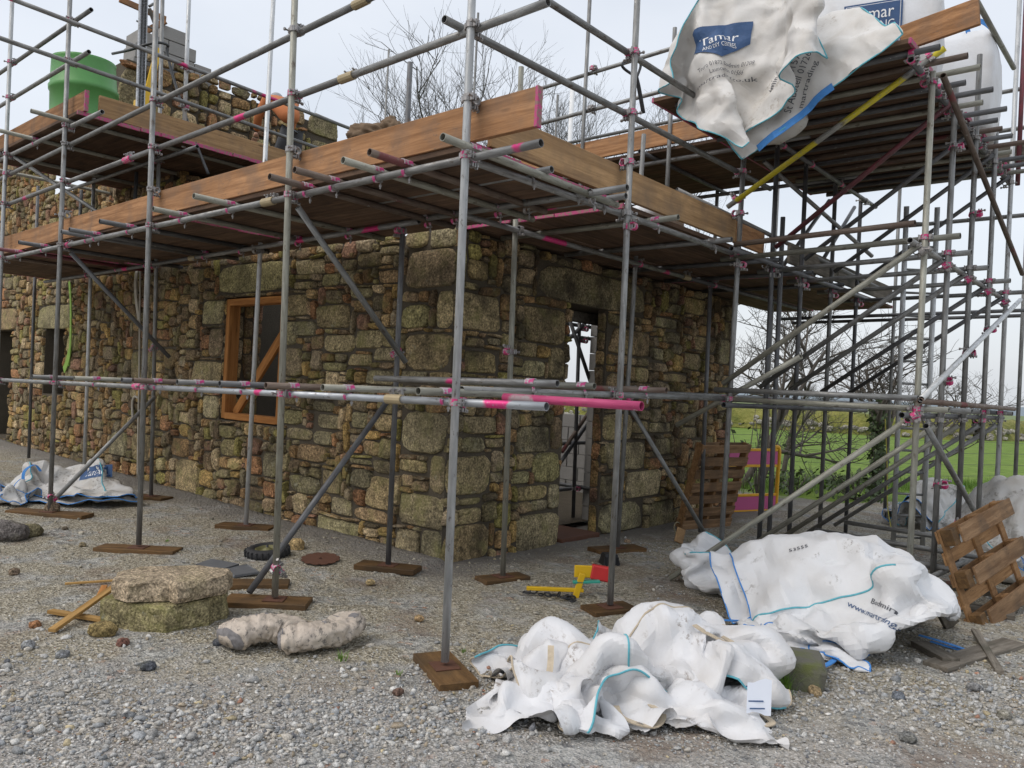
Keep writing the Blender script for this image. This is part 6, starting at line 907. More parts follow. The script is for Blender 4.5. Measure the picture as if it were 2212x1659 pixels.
-2,-4,-8,-3,-8,-13,-14,-13,-12,-10,-13,-15,10,-12,-6,4,5,7,8,1,-4,-5,7,-1,5,4,9,0,1,-2,9,11,9,8,9,8,6,6,0,-6,6,10,4,3,-4,0,4,-9,-7,-12,-10,-10,-9,-7,-10,-12,-5,-1,5,6,-12,
-10,-11,-12,-3,-12,-5,4,5,1,-4,-5,-5,10,6,10,8,-3,-6,-10,2,11,-10,6,13,14,15,15,14,9,15,12,12,3,7,-1,-2,-5,-6,-10,-10,-11,-12,-13,-12,-12,-14,-12,9,-8,-10,5,5,6,5,-1,-5,
-2,7,7,0,7,12,-4,-4,1,8,10,8,7,8,9,5,8,12,-3,-2,7,6,8,-3,0,0,-5,-13,-6,-10,-12,-12,-11,-9,-9,-1,-1,-2,5,-12,-10,-10,-7,-4,-11,1,5,-9,5,-8,-7,1,10,2,9,4,-4,-5,5,-7,10,-8,
11,11,13,14,14,15,14,13,12,10,3,7,0,-3,-3,-10,-11,-10,-12,-8,-12,-13,-14,-13,-13,7,-6,-11,-1,5,6,6,-2,-3,5,0,8,6,8,14,-5,-5,-4,7,10,7,6,8,9,7,7,14,5,-1,11,6,3,-2,-1,-1,-6,
-10,-5,-11,-13,-12,-12,-10,-8,-6,-2,0,4,-10,-11,-10,-2,-5,-5,1,-8,-8,1,-7,0,1,10,3,4,-3,-4,0,10,-10,7,-1,11,13,11,13,14,14,13,13,10,10,10,3,1,-2,-5,-10,-10,-11,-10,-13,
-11,-15,-14,-10,-6,-5,0,-9,-9,3,5,6,-1,-2,5,6,2,8,14,11,-7,-6,-4,7,9,7,6,8,9,8,10,12,11,5,1,10,-1,0,2,0,-6,-7,-7,-13,-11,-11,-12,-10,-10,-7,-4,-2,3,-8,-13,-9,-5,-6,7,-1,
-8,-6,-2,-9,1,0,10,3,-5,0,-9,5,11,-9,3,7,9,14,15,11,12,14,13,13,10,10,8,5,1,-3,-6,-6,-12,-13,-9,-11,-16,-12,-14,-12,-7,-6,-2,-6,-6,-5,6,6,9,-12,4,5,6,11,13,12,-8,-7,-5,8,
6,7,8,8,10,8,12,8,13,5,3,11,0,4,0,1,-4,-7,-9,-12,-9,-12,-12,-9,-8,-12,-5,1,-3,-8,-13,-5,-3,-9,7,0,-9,3,-11,-5,-4,6,4,-5,5,-10,0,0,11,-7,7,8,10,14,12,11,11,13,14,14,9,10,7,
4,0,-2,-5,-7,-13,-14,-11,-6,-13,-17,-13,-13,-10,-4,-5,-6,-5,1,2,7,6,-1,-9,7,9,10,13,12,-8,-1,-6,0,8,7,6,10,11,7,10,11,12,1,13,8,6,0,2,0,-6,-3,-10,-10,-14,-14,-13,-9,-3,-6,
-5,-5,-5,-9,-10,-1,-11,-3,7,-1,-12,5,-11,0,-8,6,-2,0,-5,1,8,-9,1,2,11,4,7,15,12,11,12,12,15,13,12,5,9,3,0,-2,-6,-9,-7,-14,-14,-8,-13,-13,-13,-15,-14,-5,-5,-3,5,5,3,-10,6,
5,-10,9,10,5,13,13,-1,-1,-5,-9,6,6,6,11,12,7,12,11,8,6,12,7,10,0,4,-1,-8,-2,-13,-11,-9,-16,-14,-8,-7,-7,-4,-9,10,-9,-9,-11,-1,-8,7,-3,-10,3,-3,-2,-10,3,-7,0,0,9,5,-6,-8,3,
11,6,5,14,8,13,13,11,13,15,12,8,7,3,-1,-4,-5,-6,-12,-13,-11,-11,-13,-15,-12,-15,-13,-5,-2,5,7,2,-9,-9,4,9,0,-2,8,11,13,9,2,3,-9,-5,-5,6,9,11,12,7,14,8,8,12,12,8,6,4,4,-2,
-6,-4,-13,-10,-15,-9,-16,-8,-5,-6,-11,-6,7,-6,-9,-10,6,-10,4,-9,0,-9,-1,5,-8,-8,4,-2,6,0,8,-2,-10,0,9,9,1,14,6,14,12,12,12,13,11,12,4,7,-4,-5,-2,-9,-13,-11,-11,-11,-13,
-11,-15,-9,-14,-2,5,4,1,-8,-10,6,-8,8,-2,3,10,10,7,13,11,-4,-8,-7,-8,7,9,10,12,8,14,10,10,11,10,9,4,8,2,-4,-5,-5,-9,-15,-7,-14,-12,-3,-7,-8,-10,-10,3,-7,-10,0,6,-11,-1,
-12,6,-8,3,2,-11,-8,0,6,4,3,4,2,-11,-8,8,9,6,11,5,12,16,12,11,11,12,10,5,9,-8,0,-6,-13,-8,-12,-10,-11,-10,-8,-11,-13,-13,5,3,-1,-8,-7,4,1,-11,0,8,9,-2,11,10,13,6,-6,-9,-6,
-3,6,8,9,11,12,13,10,13,12,8,7,7,6,-2,0,-5,-5,-10,-12,-4,-13,-13,-5,-12,-12,-2,-5,-5,-9,-7,8,1,-8,-10,1,-8,4,6,-9,-8,-5,-4,0,2,2,3,4,3,-11,0,11,6,9,7,12,16,12,11,11,11,7,
10,7,-10,0,-9,-8,-12,-7,-13,-6,-9,-11,-11,-8,-8,1,-2,-8,-7,-5,0,7,4,-3,8,7,-7,7,13,12,1,-6,-9,-5,8,3,5,5,9,12,14,13,10,15,9,7,6,2,4,-4,-3,-6,-6,-8,-8,-10,-13,-13,-15,-10,
-6,-2,-4,-10,4,4,-2,-8,-10,-5,7,6,-6,1,-7,-8,-9,1,1,-1,3,5,2,-1,-9,7,6,9,15,7,15,14,10,9,10,12,7,5,-10,-1,-10,-9,-5,-13,-9,-10,-9,-11,-11,-5,-10,-1,0,-9,-2,-2,-1,4,4,7,10,
-2,0,-1,12,10,-5,0,-9,4,9,6,5,2,5,4,14,13,14,16,9,6,2,8,1,-1,-4,-6,-6,-9,-9,-8,-15,-15,-13,-12,-6,-3,-3,-8,4,7,-3,-9,-4,-5,-4,8,7,-7,-5,-5,-11,1,2,-5,-1,1,0,0,0,2,5,12,15,
13,10,13,8,12,8,13,7,4,-11,-3,-9,-7,-8,-7,-16,-9,-8,-12,-10,3,-14,-6,-3,0,8,-2,-2,-6,3,8,12,3,0,-2,5,3,-2,-1,-1,11,6,4,-1,-2,4,11,14,14,14,13,10,2,8,6,3,-1,-5,-6,-9,-11,
-9,-9,-8,-10,-15,-12,-12,-3,-5,0,0,9,-4,-11,-3,-3,-6,7,9,3,-6,-8,-12,-5,5,-4,3,-4,-1,0,6,-5,3,13,13,13,12,13,5,11,13,6,10,4,-10,-6,-8,-7,-6,-12,-9,-15,-9,-10,-12,1,-2,-10,
-1,9,-6,4,-3,-5,6,9,7,3,-2,5,8,6,-4,-5,-1,3,10,0,-5,1,10,12,12,13,11,11,10,4,6,7,2,5,-8,-7,-11,-8,-10,-10,-11,0,-9,-12,-14,-4,-12,-4,7,7,-3,-10,-11,-4,0,8,9,10,-7,-9,-12,
-4,-4,6,-6,5,-1,-5,4,-3,0,10,13,15,11,9,11,8,14,4,11,-1,2,-13,-9,-7,-6,-13,-10,-11,-13,-11,-2,-11,-2,1,10,-10,5,-5,0,7,1,1,11,-3,6,10,8,-2,6,-2,-2,-7,6,-5,-1,4,12,11,12,
11,8,7,11,9,6,2,7,6,-7,-8,-11,-10,-9,-11,-11,-4,-1,-6,-13,-13,-5,-11,3,3,2,-7,-9,-9,8,10,11,7,-8,-11,-10,-10,4,-2,4,-6,5,-5,0,3,-3,9,14,9,14,14,0,15,5,13,0,0,2,0,-14,-9,
-7,-14,-11,-9,-13,-7,-4,3,-10,0,10,-9,-1,7,1,2,6,-11,6,7,3,7,6,1,9,2,-2,-4,-5,2,-5,6,11,11,10,10,8,4,8,9,8,5,4,9,-6,-10,-7,-12,-9,-10,-14,-7,-1,0,-9,-15,-9,4,1,-11,-2,-7,
-8,3,11,11,10,3,-8,-12,-11,-10,0,5,1,-4,-2,4,0,-4,0,11,10,4,16,16,10,5,16,0,11,-8,0,1,-13,-7,-15,-12,-5,-15,-1,-4,-3,-4,-13,0,9,-6,7,1,1,6,-2,-11,4,11,8,-4,0,10,8,-3,6,-3,
-2,-6,-5,6,10,10,11,8,6,9,2,8,9,6,9,6,-5,-9,-6,-14,-8,-9,-12,-14,-2,3,-9,-11,-10,9,-3,-8,-11,-6,0,11,10,10,8,1,-7,-13,-9,-7,-2,-6,1,3,-4,0,0,-1,1,10,8,6,16,11,15,8,14,9,3,
-8,0,-2,-12,-8,-13,-13,-5,-15,-9,-2,-2,5,-14,0,6,5,3,4,-3,8,-8,-12,9,1,6,9,4,-3,6,-3,-1,3,-2,-3,-4,5,8,9,10,8,9,6,5,4,8,13,7,4,-6,-3,-10,-15,-6,-10,-11,-15,-5,3,-2,-8,-13,
10,-5,-13,-5,-5,9,6,-1,10,10,6,-2,-14,-6,-5,-8,-7,-2,0,2,-3,1,2,-1,6,7,12,15,9,16,8,11,11,2,-5,-2,-6,-6,-12,-14,-12,-5,-12,-13,-3,-1,12,-13,4,4,2,-6,3,9,4,-10,0,-11,12,1,
5,7,9,-6,-9,-2,2,3,0,-2,8,7,-1,10,8,8,6,7,10,12,9,4,2,2,-8,-12,-14,-6,-11,-10,-14,-7,1,-2,-1,-10,-2,5,-9,-10,-3,11,1,-2,11,9,9,-1,-13,3,-7,-6,-7,-5,-7,0,0,0,0,5,6,6,10,13,
15,10,14,9,4,4,-2,-3,-6,-10,-12,-12,-12,-10,-11,-10,-3,-1,11,1,-2,-1,3,-4,6,10,1,-7,-10,-8,5,9,1,5,11,-4,-8,-9,5,-3,1,0,9,7,2,6,7,8,8,12,11,12,6,3,1,3,-8,-13,-11,-8,-12,
-12,-12,-8,0,-3,2,-11,3,2,-11,-6,4,6,-7,6,13,5,10,-6,-4,6,-7,-10,-12,-3,-2,-1,-1,0,2,5,4,7,8,14,14,12,10,7,7,4,-1,-4,-8,-11,-11,-11,-11,-11,-11,-10,-1,5,14,2,-2,-6,-1,5,0,
-1,5,-9,-1,-10,-3,8,4,8,6,3,-11,-10,1,-6,-1,7,7,7,8,4,3,8,10,13,14,11,4,1,3,2,-7,-12,-10,-9,-12,-12,-13,-10,-2,-5,1,-1,11,-7,-11,4,0,-4,-5,12,12,3,9,-1,1,1,-9,-10,-5,-3,
-2,-2,-2,-1,2,-3,4,9,10,11,13,11,10,9,8,4,-2,-6,-7,-11,-11,-12,-9,-11,-10,-9,10,6,-8,7,0,3,2,5,3,-6,-9,-9,8,-8,-10,5,7,5,5,10,-11,-11,-7,-3,0,1,7,7,9,6,5,8,12,13,14,10,2,
2,6,0,-7,-11,-7,-11,-12,-12,-15,-10,-6,-5,-1,7,12,-6,-10,-4,0,-1,4,11,12,10,5,1,-1,-3,-5,-5,-5,-3,-3,-2,-3,-2,-3,30,5,-4,8,-2,4,-2,-8,-8,-10,-4,-11,0,-8,0,1,3,8,14,13,12,
3,9,-7,2,-7,3,4,6,-6,-8,-11,-9,-10,-2,-7,-7,3,4,5,3,12,11,4,4,8,7,0,2,-7,11,2,-5,-11,-13,-8,-10,-7,-11,9,4,4,2,-1,4,6,5,4,8,26,-3,-8,-2,8,6,-8,-10,-12,-13,-10,-8,-5,-6,6,
5,10,6,3,3,4,8,10,29,-5,-4,-4,6,-3,-10,-7,-11,-10,-10,-8,-7,-7,3,6,8,11,8,2,3,10,10,23,5,-2,-11,8,-10,-12,-9,-9,-8,-8,-7,-8,-6,0,7,10,9,11,7,4,2,10,30,4,-8,-8,3,-9,-12,-7,
-9,-10,-9,-7,-5,-6,-2,9,10,7,11,11,8,1,6,37,-5,-12,1,-4,-8,-10,-5,-9,-10,-12,-6,-5,-7,-2,11,6,8,9,12,11,8,1,37,-13,-5,-9,-3,-2,-9,-4,-9,-8,-7,-7,-7,-7,-7,10,9,6,8,10,12,9,
8,26,-5,-9,-1,-5,-9,-13,0,-12,-11,-1,-10,-12,-4,-3,10,7,13,7,9,10,7,5,32,-7,-2,-8,-3,-11,-14,0,-11,-11,-5,-11,-11,-5,5,10,9,8,13,7,8,8,6,26,-4,-5,-5,-5,-13,-5,-10,-6,-10,
-11,-11,-12,-2,12,9,7,9,10,10,6,11,9,18,-6,-5,-6,-7,-6,-11,-9,-7,-9,-12,-11,-11,3,13,11,7,9,9,7,9,7,12,13,-8,-6,-4,-6,-8,-9,-8,-9,-11,-10,-11,-11,8,14,11,7,7,7,9,10,8,7,2,
-5,-5,-4,-6,-2,-10,-10,-9,-10,-10,-11,-6,10,11,13,12,4,5,8,9,7,6,-2,8,-5,-6,-11,-11,-9,-7,-11,-8,-11,2,-11,11,13,11,9,6,5,6,6,8,9,0,-5,-9,-2,-2,-9,-9,-11,-12,-8,5,-11,-4,
8,11,12,8,5,5,3,8,11,10,-14,-9,-5,-7,2,1,-9,-9,-14,6,-6,-11,4,1,10,12,8,3,0,8,9,12,6,-26,-5,-7,-7,-2,3,2,-11,4,-13,0,-5,2,0,8,12,5,-2,5,10,10,13,11,-44,-6,-7,-3,-6,0,12,5,
-8,2,-13,-7,5,6,-1,12,0,2,6,11,13,12,11,-59,-6,-6,0,-6,11,8,9,-5,-8,-8,-3,10,-1,-5,10,1,6,6,10,15,12,9,-72,-2,-2,-5,0,13,7,12,-5,-4,-5,-6,11,-4,-6,6,9,5,5,7,14,13,9,-79,
-8,-2,0,7,7,9,9,-11,-4,-4,9,6,-7,6,0,11,7,8,7,7,11,11]]),
 'left': (10, [[36,18,19,6,6,16,23,15,4,8,19,-2,1,3,-9,-4,-4,-4,0,0,-5,-14,-15,-5,-18,-7,-8,-11,-18,-20,-10,21,-13,4,16,0,10,-1,-16,-13,22,6,16,9,18,10,19,14,6,17,0,18,-4,2,-1,0,-9,-2,-8,
-3,4,-15,-14,-16,-18,-11,-15,1,-15,-12,-19,15,-3,-3,-7,5,18,18,-20,-12,17,5,15,14,22,9,12,16,14,6,8,2,9,10,2,-2,-12,0,-11,2,2,-16,-16,-21,-17,-11,-14,-9,-9,-14,-7,-3,-2,
-19,-5,10,21,21,-5,-15,25,4,15,12,18,14,9,20,11,5,2,10,7,16,-4,-2,-7,-4,-11,2,4,-15,-20,-19,-20,-13,-12,-15,-10,-7,1,-11,-6,-15,-9,-1,21,18,5,-9,29,6,13,17,11,12,11,17,7,
13,8,6,10,2,-5,-2,5,-5,-8,-10,3,-8,-18,-20,-20,-13,-10,-13,-9,-5,-5,-9,-7,-17,-18,-7,19,16,4,14,21,11,9,18,15,6,22,14,11,10,11,4,9,2,-7,0,-3,-2,-6,-4,-10,-9,-13,-19,-18,
-9,-14,-10,-11,-3,-14,-1,-11,-20,-18,-18,22,17,12,9,17,18,11,14,14,18,17,18,12,9,5,12,12,-1,-5,2,-4,-4,-5,-16,-5,-15,-11,-15,-14,-14,-8,-17,-16,-5,0,-4,-17,-19,-18,-20,14,
23,12,10,24,13,13,13,18,19,16,17,10,11,10,11,11,-5,-2,0,4,-5,-8,-12,-16,-10,-15,-11,-11,-15,-10,-19,-16,-7,3,-11,-18,-21,-16,-17,11,20,2,20,23,15,19,15,19,19,16,19,7,15,9,
14,1,5,-2,0,-8,7,-10,-12,-13,-13,-19,-8,-13,-13,-16,-18,-13,-13,-5,-14,-13,-19,-15,-9,16,9,-2,23,24,19,18,18,17,19,17,17,12,16,15,10,0,5,4,-4,-18,7,-9,-7,-13,-14,-16,-11,
-12,-16,-12,-17,-15,-14,-17,1,-16,-20,-16,-5,19,-5,-2,25,23,22,21,18,18,20,18,15,15,13,12,11,8,9,3,-15,-13,7,-7,-13,-14,-11,-14,-15,-5,-15,-15,-15,-14,-18,-20,1,-14,-18,
-22,-5,16,-4,-4,25,-48,-9,19,10,5,-17,-15,-9,15,14,-12,4,20,-11,-6,-11,-5,1,31,-7,-8,14,-3,-3,-16,-13,18,30,-3,-8,9,-5,-5,-16,-4,14,39,-11,-1,-3,-2,-3,-13,-1,8,41,-11,-2,
2,-5,-12,-2,-4,8,39,-6,-3,0,-6,-8,-7,1,11,34,-7,1,1,-17,-1,-11,8,3,38,1,-2,-6,-12,-7,-3,5,-1],
[-134,0,0,12,5,16,2,13,10,16,8,-6,-13,8,6,21,4,21,-6,-17,-15,-5,-9,1,-5,-17,-7,-16,-14,-13,-16,1,3,-2,3,18,-2,-1,-12,-6,5,-8,13,5,4,10,8,14,12,14,9,6,-4,-8,18,10,17,14,-18,
-18,-11,-6,-4,5,-10,-17,-14,-17,-13,-17,-17,8,3,-6,16,12,-10,1,-12,-5,0,14,-3,-2,10,5,13,6,16,15,16,5,10,-12,19,14,16,-2,-18,-14,-12,-5,5,-11,-11,-15,-14,-14,-18,-14,-8,
-6,4,6,12,2,-7,-5,-6,-2,5,8,14,-11,-3,12,9,12,19,17,5,15,18,-8,16,11,9,-5,-8,-20,-14,-1,-9,-7,-7,-19,-13,-15,-17,-13,-5,-14,7,18,-1,1,-7,-3,-12,3,5,13,7,11,-16,1,19,12,14,
16,14,15,12,16,3,14,6,-1,-19,-19,-18,-9,-8,-1,-10,-17,-12,-18,-16,-7,-13,10,8,-2,-5,-2,-5,-6,-7,5,3,11,8,8,6,8,-4,17,9,19,15,12,17,9,12,20,-6,-2,-13,-20,-19,-2,-15,-10,
-13,-8,-15,-17,-5,-13,-17,15,4,-9,-7,-2,0,-5,-4,7,-2,10,6,8,3,11,16,4,10,19,7,17,16,18,19,15,-11,1,-20,-18,-9,-10,-16,-16,-9,-9,-11,-17,-11,-15,-5,6,-5,-10,-6,-3,2,3,0,-4,
3,5,4,8,11,8,15,14,11,12,13,13,18,16,18,14,-2,-7,-15,-22,-14,-12,-12,-16,-11,-8,-15,-12,-15,-12,-7,5,-9,-5,-9,-5,7,10,-1,1,-12,5,5,6,13,16,9,13,14,13,13,16,20,18,16,22,-7,
-14,-15,-20,-16,-17,-12,-10,-9,-13,-12,-14,-16,-14,-9,5,-1,-10,-11,-6,10,8,0,3,-17,7,4,11,12,13,8,15,15,12,17,20,21,16,19,20,-12,-8,-18,-22,-18,-17,-15,-9,-1,-16,-14,-15,
-15,-15,-12,14,-8,-12,-10,-7,13,4,-3,4,-14,7,7,10,11,9,12,14,19,17,18,20,18,19,20,7,-9,2,-21,-20,-18,-18,-20,-15,4,-15,-13,-18,-15,-13,-12,13,-11,-12,-11,0,7,11,-13,2,135,
13,-2,0,-3,-2,-1,3,0,5,14,-5,1,-3,6,-2,1,3,0,-2,16,-3,-4,9,3,1,-7,-2,0,14,-2,1,0,17,-5,-6,-17,5,9,13,-4,5,14,-9,-6,-21,10,4,16,-2,12,1,-3,-3,-28,1,9,11,12,12,0,-2,-9,-24,
-10,8,13,1,20,20,-10,-17,-29,-3,7,18,5,13,19,-7,-15],
[6,10,-3,11,-19,2,6,0,1,-1,-4,18,-1,12,-6,-8,22,4,19,16,13,-14,-11,-8,-7,-5,6,11,6,4,-13,-2,-11,-15,1,4,-4,-15,4,-15,-9,15,-4,0,-4,-6,2,9,-12,-1,10,11,9,5,0,-15,14,13,8,13,
16,-12,-16,-12,-6,4,-2,10,5,13,3,-10,-17,-13,0,-3,8,-12,-2,-17,-4,1,4,11,-7,-2,-5,9,-3,1,-5,2,12,7,6,-10,3,15,5,16,15,-15,-18,4,-10,-10,0,9,9,10,18,-18,-8,-6,-16,-3,5,-1,
-17,3,-11,2,-2,8,10,-2,-16,0,6,-1,-4,-1,4,9,10,-9,7,7,20,5,8,-15,0,-8,-9,-3,-9,6,8,18,22,-13,-20,-6,-16,-5,2,9,-11,-11,5,7,-12,3,6,9,0,-12,-6,0,0,10,-10,9,6,-11,16,12,8,
-2,8,-3,-8,-13,-4,3,-1,-1,7,23,15,-7,-19,-10,-3,-16,11,4,-8,-12,15,-9,-5,-2,-2,3,3,3,-10,6,-6,7,-7,11,-3,-7,11,10,12,1,-4,-6,-7,-7,9,7,-4,-4,15,14,2,-3,-7,-5,-11,-10,-5,3,
7,0,-13,-5,10,-8,-2,4,-5,9,-7,5,-5,6,-6,0,9,-11,17,14,1,-7,0,-12,-1,4,10,3,-4,4,-5,8,15,-13,4,-9,-13,1,-17,-1,5,11,-15,8,3,-11,0,3,-3,1,7,3,-3,-8,6,10,-10,0,12,6,-8,3,-4,
-3,6,-2,14,-11,5,-8,-2,8,20,-19,5,5,-10,-7,-1,-3,-4,-1,-7,1,4,-5,1,0,-1,6,-1,-4,0,0,9,-1,-9,1,17,8,-2,-5,3,-7,1,9,-3,-7,-3,0,8,-4,19,-15,-7,10,9,-17,4,-11,-7,5,0,-6,6,-1,
-5,3,2,-5,10,-10,0,4,9,-12,-1,7,0,4,7,6,2,-6,-5,4,-8,-2,2,-3,7,2,9,-13,1,6,11,-11,-2,-5,-14,1,0,1,0,0,1,3,1,2,2,2,-1,-2,-4,-3,3,11,-13,15,-4,-3,3,-2,-1,3,-9,7,-8,1,6,3,0,
-8,8,8,9,-13,-9,-6,-3,1,12,1,10,-1,20,6,-10,8,15,-60,1,17,-2,17,18,-18,8,18,-48,-8,12,2,10,21,-12,7,7,-44,5,-4,9,12,6,-3,20,0,-42,15,-19,10,4,16,3,20,-17,-25,-2,3,3,12,4,
9,20,-17,-33,3,15,-16,11,15,5,23,-14,-45,6,20,-16,14,11,5,16,-10,-42,6,9,10,-17,13,10,12,11]]),
 'hang': (40, [[16,3,2,-3,-7,-9,-8,-8,-3,7,10,10,9,9,8,6,4,4,5,5,6,7,7,3,-1,-6,-5,2,7,7,7,6,5,6,5,3,2,-2,-2,-1,1,-107,5,3,0,-5,-9,-9,-7,-5,4,8,10,10,10,7,5,5,4,4,5,6,6,7,6,1,-4,-6,2,6,6,
7,6,5,6,5,4,2,-2,-4,-2,3,-110,5,4,2,-3,-8,-8,-7,-6,-1,6,11,11,10,7,4,4,4,5,5,6,6,7,7,4,-2,-5,-1,6,6,7,5,5,5,6,5,3,-1,-5,-4,3,-112,5,5,3,-2,-6,-6,-5,-5,-6,0,9,11,11,7,5,4,
5,5,5,5,7,7,7,5,1,-3,-2,4,6,7,5,3,6,6,7,3,1,-6,-5,1,-114,5,5,4,1,-4,-4,-1,-4,-6,-11,5,11,10,8,6,5,5,4,6,6,7,6,6,6,3,-1,-2,2,6,7,5,3,6,8,7,4,1,-3,-7,-1,-118,6,4,4,2,0,-1,
-1,-2,-7,-12,-2,9,9,8,8,7,5,4,5,6,6,6,5,5,5,2,-1,1,4,7,6,4,5,9,7,5,1,-2,-4,-5,-123,6,4,4,3,2,0,0,-1,-6,-12,-4,6,7,9,8,8,8,4,3,5,5,4,5,5,7,4,1,0,3,6,5,5,6,8,8,5,2,0,-5,-6,
-128,6,3,3,4,6,2,-1,-2,-5,-10,-3,3,6,8,8,9,8,6,4,2,4,4,4,6,6,5,3,2,0,6,4,6,6,7,7,6,5,0,-5,-7,-134,7,4,4,4,5,5,0,-3,-4,-7,-3,0,5,7,9,9,7,6,6,3,2,3,5,5,6,5,5,3,3,1,5,6,5,6,
6,7,7,0,-6,-6,-141,8,7,7,5,4,4,3,-2,-5,-4,-4,-2,2,6,9,9,7,6,6,6,3,2,3,5,5,5,5,6,4,2,2,5,6,4,7,7,8,1,-6,-6,-147,8,8,8,7,7,4,2,1,-3,-5,-4,-4,0,5,8,8,6,6,6,6,6,4,2,3,5,4,6,7,
6,3,1,3,5,5,7,9,8,2,-6,-7,-152,7,8,9,8,7,6,2,3,0,-2,-6,-6,-2,3,7,7,5,5,7,7,8,5,3,1,4,4,6,8,7,4,1,3,4,5,8,9,8,4,-4,-9,-159,8,7,7,8,8,7,5,2,3,0,-4,-7,-5,2,5,6,5,5,6,8,9,6,4,
3,2,3,4,6,8,7,4,3,2,4,9,10,9,5,-3,-9,-166,7,6,6,8,8,8,6,4,2,2,-1,-6,-6,-1,3,6,6,6,6,6,8,7,5,3,4,3,2,3,5,8,8,5,1,5,8,11,10,5,-1,-8,-171,5,5,5,7,9,9,7,4,3,2,0,-2,-6,-2,0,7,
6,5,6,7,5,6,6,5,4,5,4,0,1,5,8,9,6,1,8,10,10,7,1,-7,-177,5,5,4,7,9,9,7,5,3,2,0,1,-3,-2,0,3,5,6,7,7,6,4,5,6,5,6,6,3,1,-2,6,10,8,2,5,9,11,8,2,-6,-182,5,5,5,7,9,8,7,4,3,2,3,2,
0,-1,0,2,4,6,7,6,4,6,5,6,6,6,6,5,2,-2,2,9,9,4,3,8,10,9,3,-5,-188,7,5,5,7,8,8,6,4,3,5,3,4,1,0,1,1,4,5,6,6,4,6,5,6,6,6,6,5,3,2,0,7,9,4,3,7,10,8,4,-4,-193,7,7,6,5,8,9,5,3,4,
6,6,4,3,-2,1,2,4,4,4,5,6,5,6,6,7,5,5,5,5,3,2,4,7,7,3,6,8,8,4,-1,-198,7,7,6,5,8,8,3,4,7,8,7,5,2,1,-2,2,3,3,3,4,5,7,6,7,6,6,6,5,6,4,2,4,5,6,5,5,7,7,5,2,-201,6,6,7,4,5,8,5,6,
7,10,7,4,2,2,1,0,3,1,3,6,3,4,6,9,6,7,6,6,5,5,4,4,4,4,6,5,6,6,6,4,-203,5,6,5,4,5,7,9,8,8,8,6,4,2,3,2,1,1,3,1,6,5,4,1,8,8,8,6,6,5,5,5,4,5,4,4,6,6,5,6,6,-205,4,4,4,4,6,8,10,
9,8,7,6,3,4,3,3,2,1,2,3,3,6,5,4,2,7,8,6,6,5,6,5,5,5,4,5,6,6,6,5,6,-206,2,4,4,5,6,9,11,8,7,7,5,5,3,4,4,3,1,0,2,5,4,7,5,2,5,6,6,6,6,6,5,6,5,4,6,7,6,6,6,4,-201,-1,0,4,7,7,8,
11,7,6,7,5,4,4,4,5,5,2,-2,1,4,6,6,4,5,4,6,5,5,6,7,6,5,5,5,6,7,6,6,5,5,-190,-3,-3,0,6,7,8,9,7,5,5,5,4,5,5,7,5,4,0,-3,2,7,6,6,5,4,5,5,5,6,6,7,2,5,7,6,8,6,3,7,5,-180,-2,-3,
-2,-1,8,6,7,6,5,4,5,5,6,6,7,5,4,2,0,-2,7,7,5,5,4,5,6,5,6,7,6,6,-2,7,6,8,4,6,7,6,-175,1,-2,-1,-3,1,7,3,4,5,5,4,6,6,7,7,6,3,4,2,-2,5,6,6,4,5,4,7,6,6,7,4,5,5,0,7,6,5,7,6,7,
-177,2,3,1,0,-1,-1,4,3,5,6,3,5,6,8,6,6,4,5,4,-1,3,5,6,5,3,5,7,7,7,6,3,5,5,4,3,5,6,7,6,6,-177,2,2,2,1,0,0,-1,4,5,7,5,4,5,7,7,6,5,5,5,2,0,3,5,5,6,3,7,7,7,6,4,5,5,3,4,6,5,6,
6,6,-178,1,2,2,1,1,-1,1,3,5,7,7,5,3,6,8,6,6,4,5,5,1,0,3,3,7,7,5,8,6,6,5,5,5,4,4,6,5,5,5,7,-181,2,1,2,0,1,2,3,3,4,6,7,7,5,3,7,7,5,4,6,4,2,2,0,4,4,7,8,8,6,4,6,6,6,4,4,5,5,4,
5,8,-184,3,2,-1,1,3,3,5,5,1,4,6,8,8,5,3,6,5,5,4,5,2,3,2,1,4,7,8,9,5,5,6,6,5,5,4,4,5,4,5,6,-179,1,0,3,-2,2,7,7,6,0,1,3,7,9,8,3,4,6,4,5,3,3,2,3,2,4,6,9,8,6,5,5,6,5,4,4,5,4,
6,5,4,-172,-1,0,1,-2,2,6,10,7,0,0,1,4,6,10,9,3,3,5,5,3,3,1,2,2,5,8,7,8,6,6,4,5,5,4,5,5,5,6,5,3,-164,-2,-2,-1,0,2,6,8,9,0,-1,0,2,4,6,9,10,4,3,4,4,3,0,1,3,8,6,7,7,7,7,4,3,5,
5,4,6,6,6,5,2,-155,-3,-2,-2,0,3,4,8,6,0,-1,0,1,2,4,6,8,9,5,3,3,4,3,-1,6,6,7,6,7,7,7,5,3,4,5,4,6,6,6,5,2,-144,-3,-3,-3,-1,1,5,5,4,-1,1,1,1,2,2,4,5,6,7,5,5,2,5,0,6,6,6,5,7,
8,6,6,4,4,4,5,5,6,6,5,5,-133,-3,-4,-5,-3,1,2,2,3,2,3,2,1,1,1,3,2,3,4,6,6,6,2,2,6,5,6,5,5,8,7,6,4,4,4,5,5,6,6,6,6,-122,-2,-3,-6,-5,0,2,3,3,3,2,1,1,1,1,1,1,2,1,3,4,6,5,4,2,
6,5,5,5,5,8,7,5,3,4,5,5,6,7,6,6,-108,-2,-2,-5,-5,-2,1,2,5,3,1,1,0,0,1,2,0,1,1,0,1,2,4,4,4,4,5,5,5,6,8,7,4,4,4,4,5,6,6,7,6],
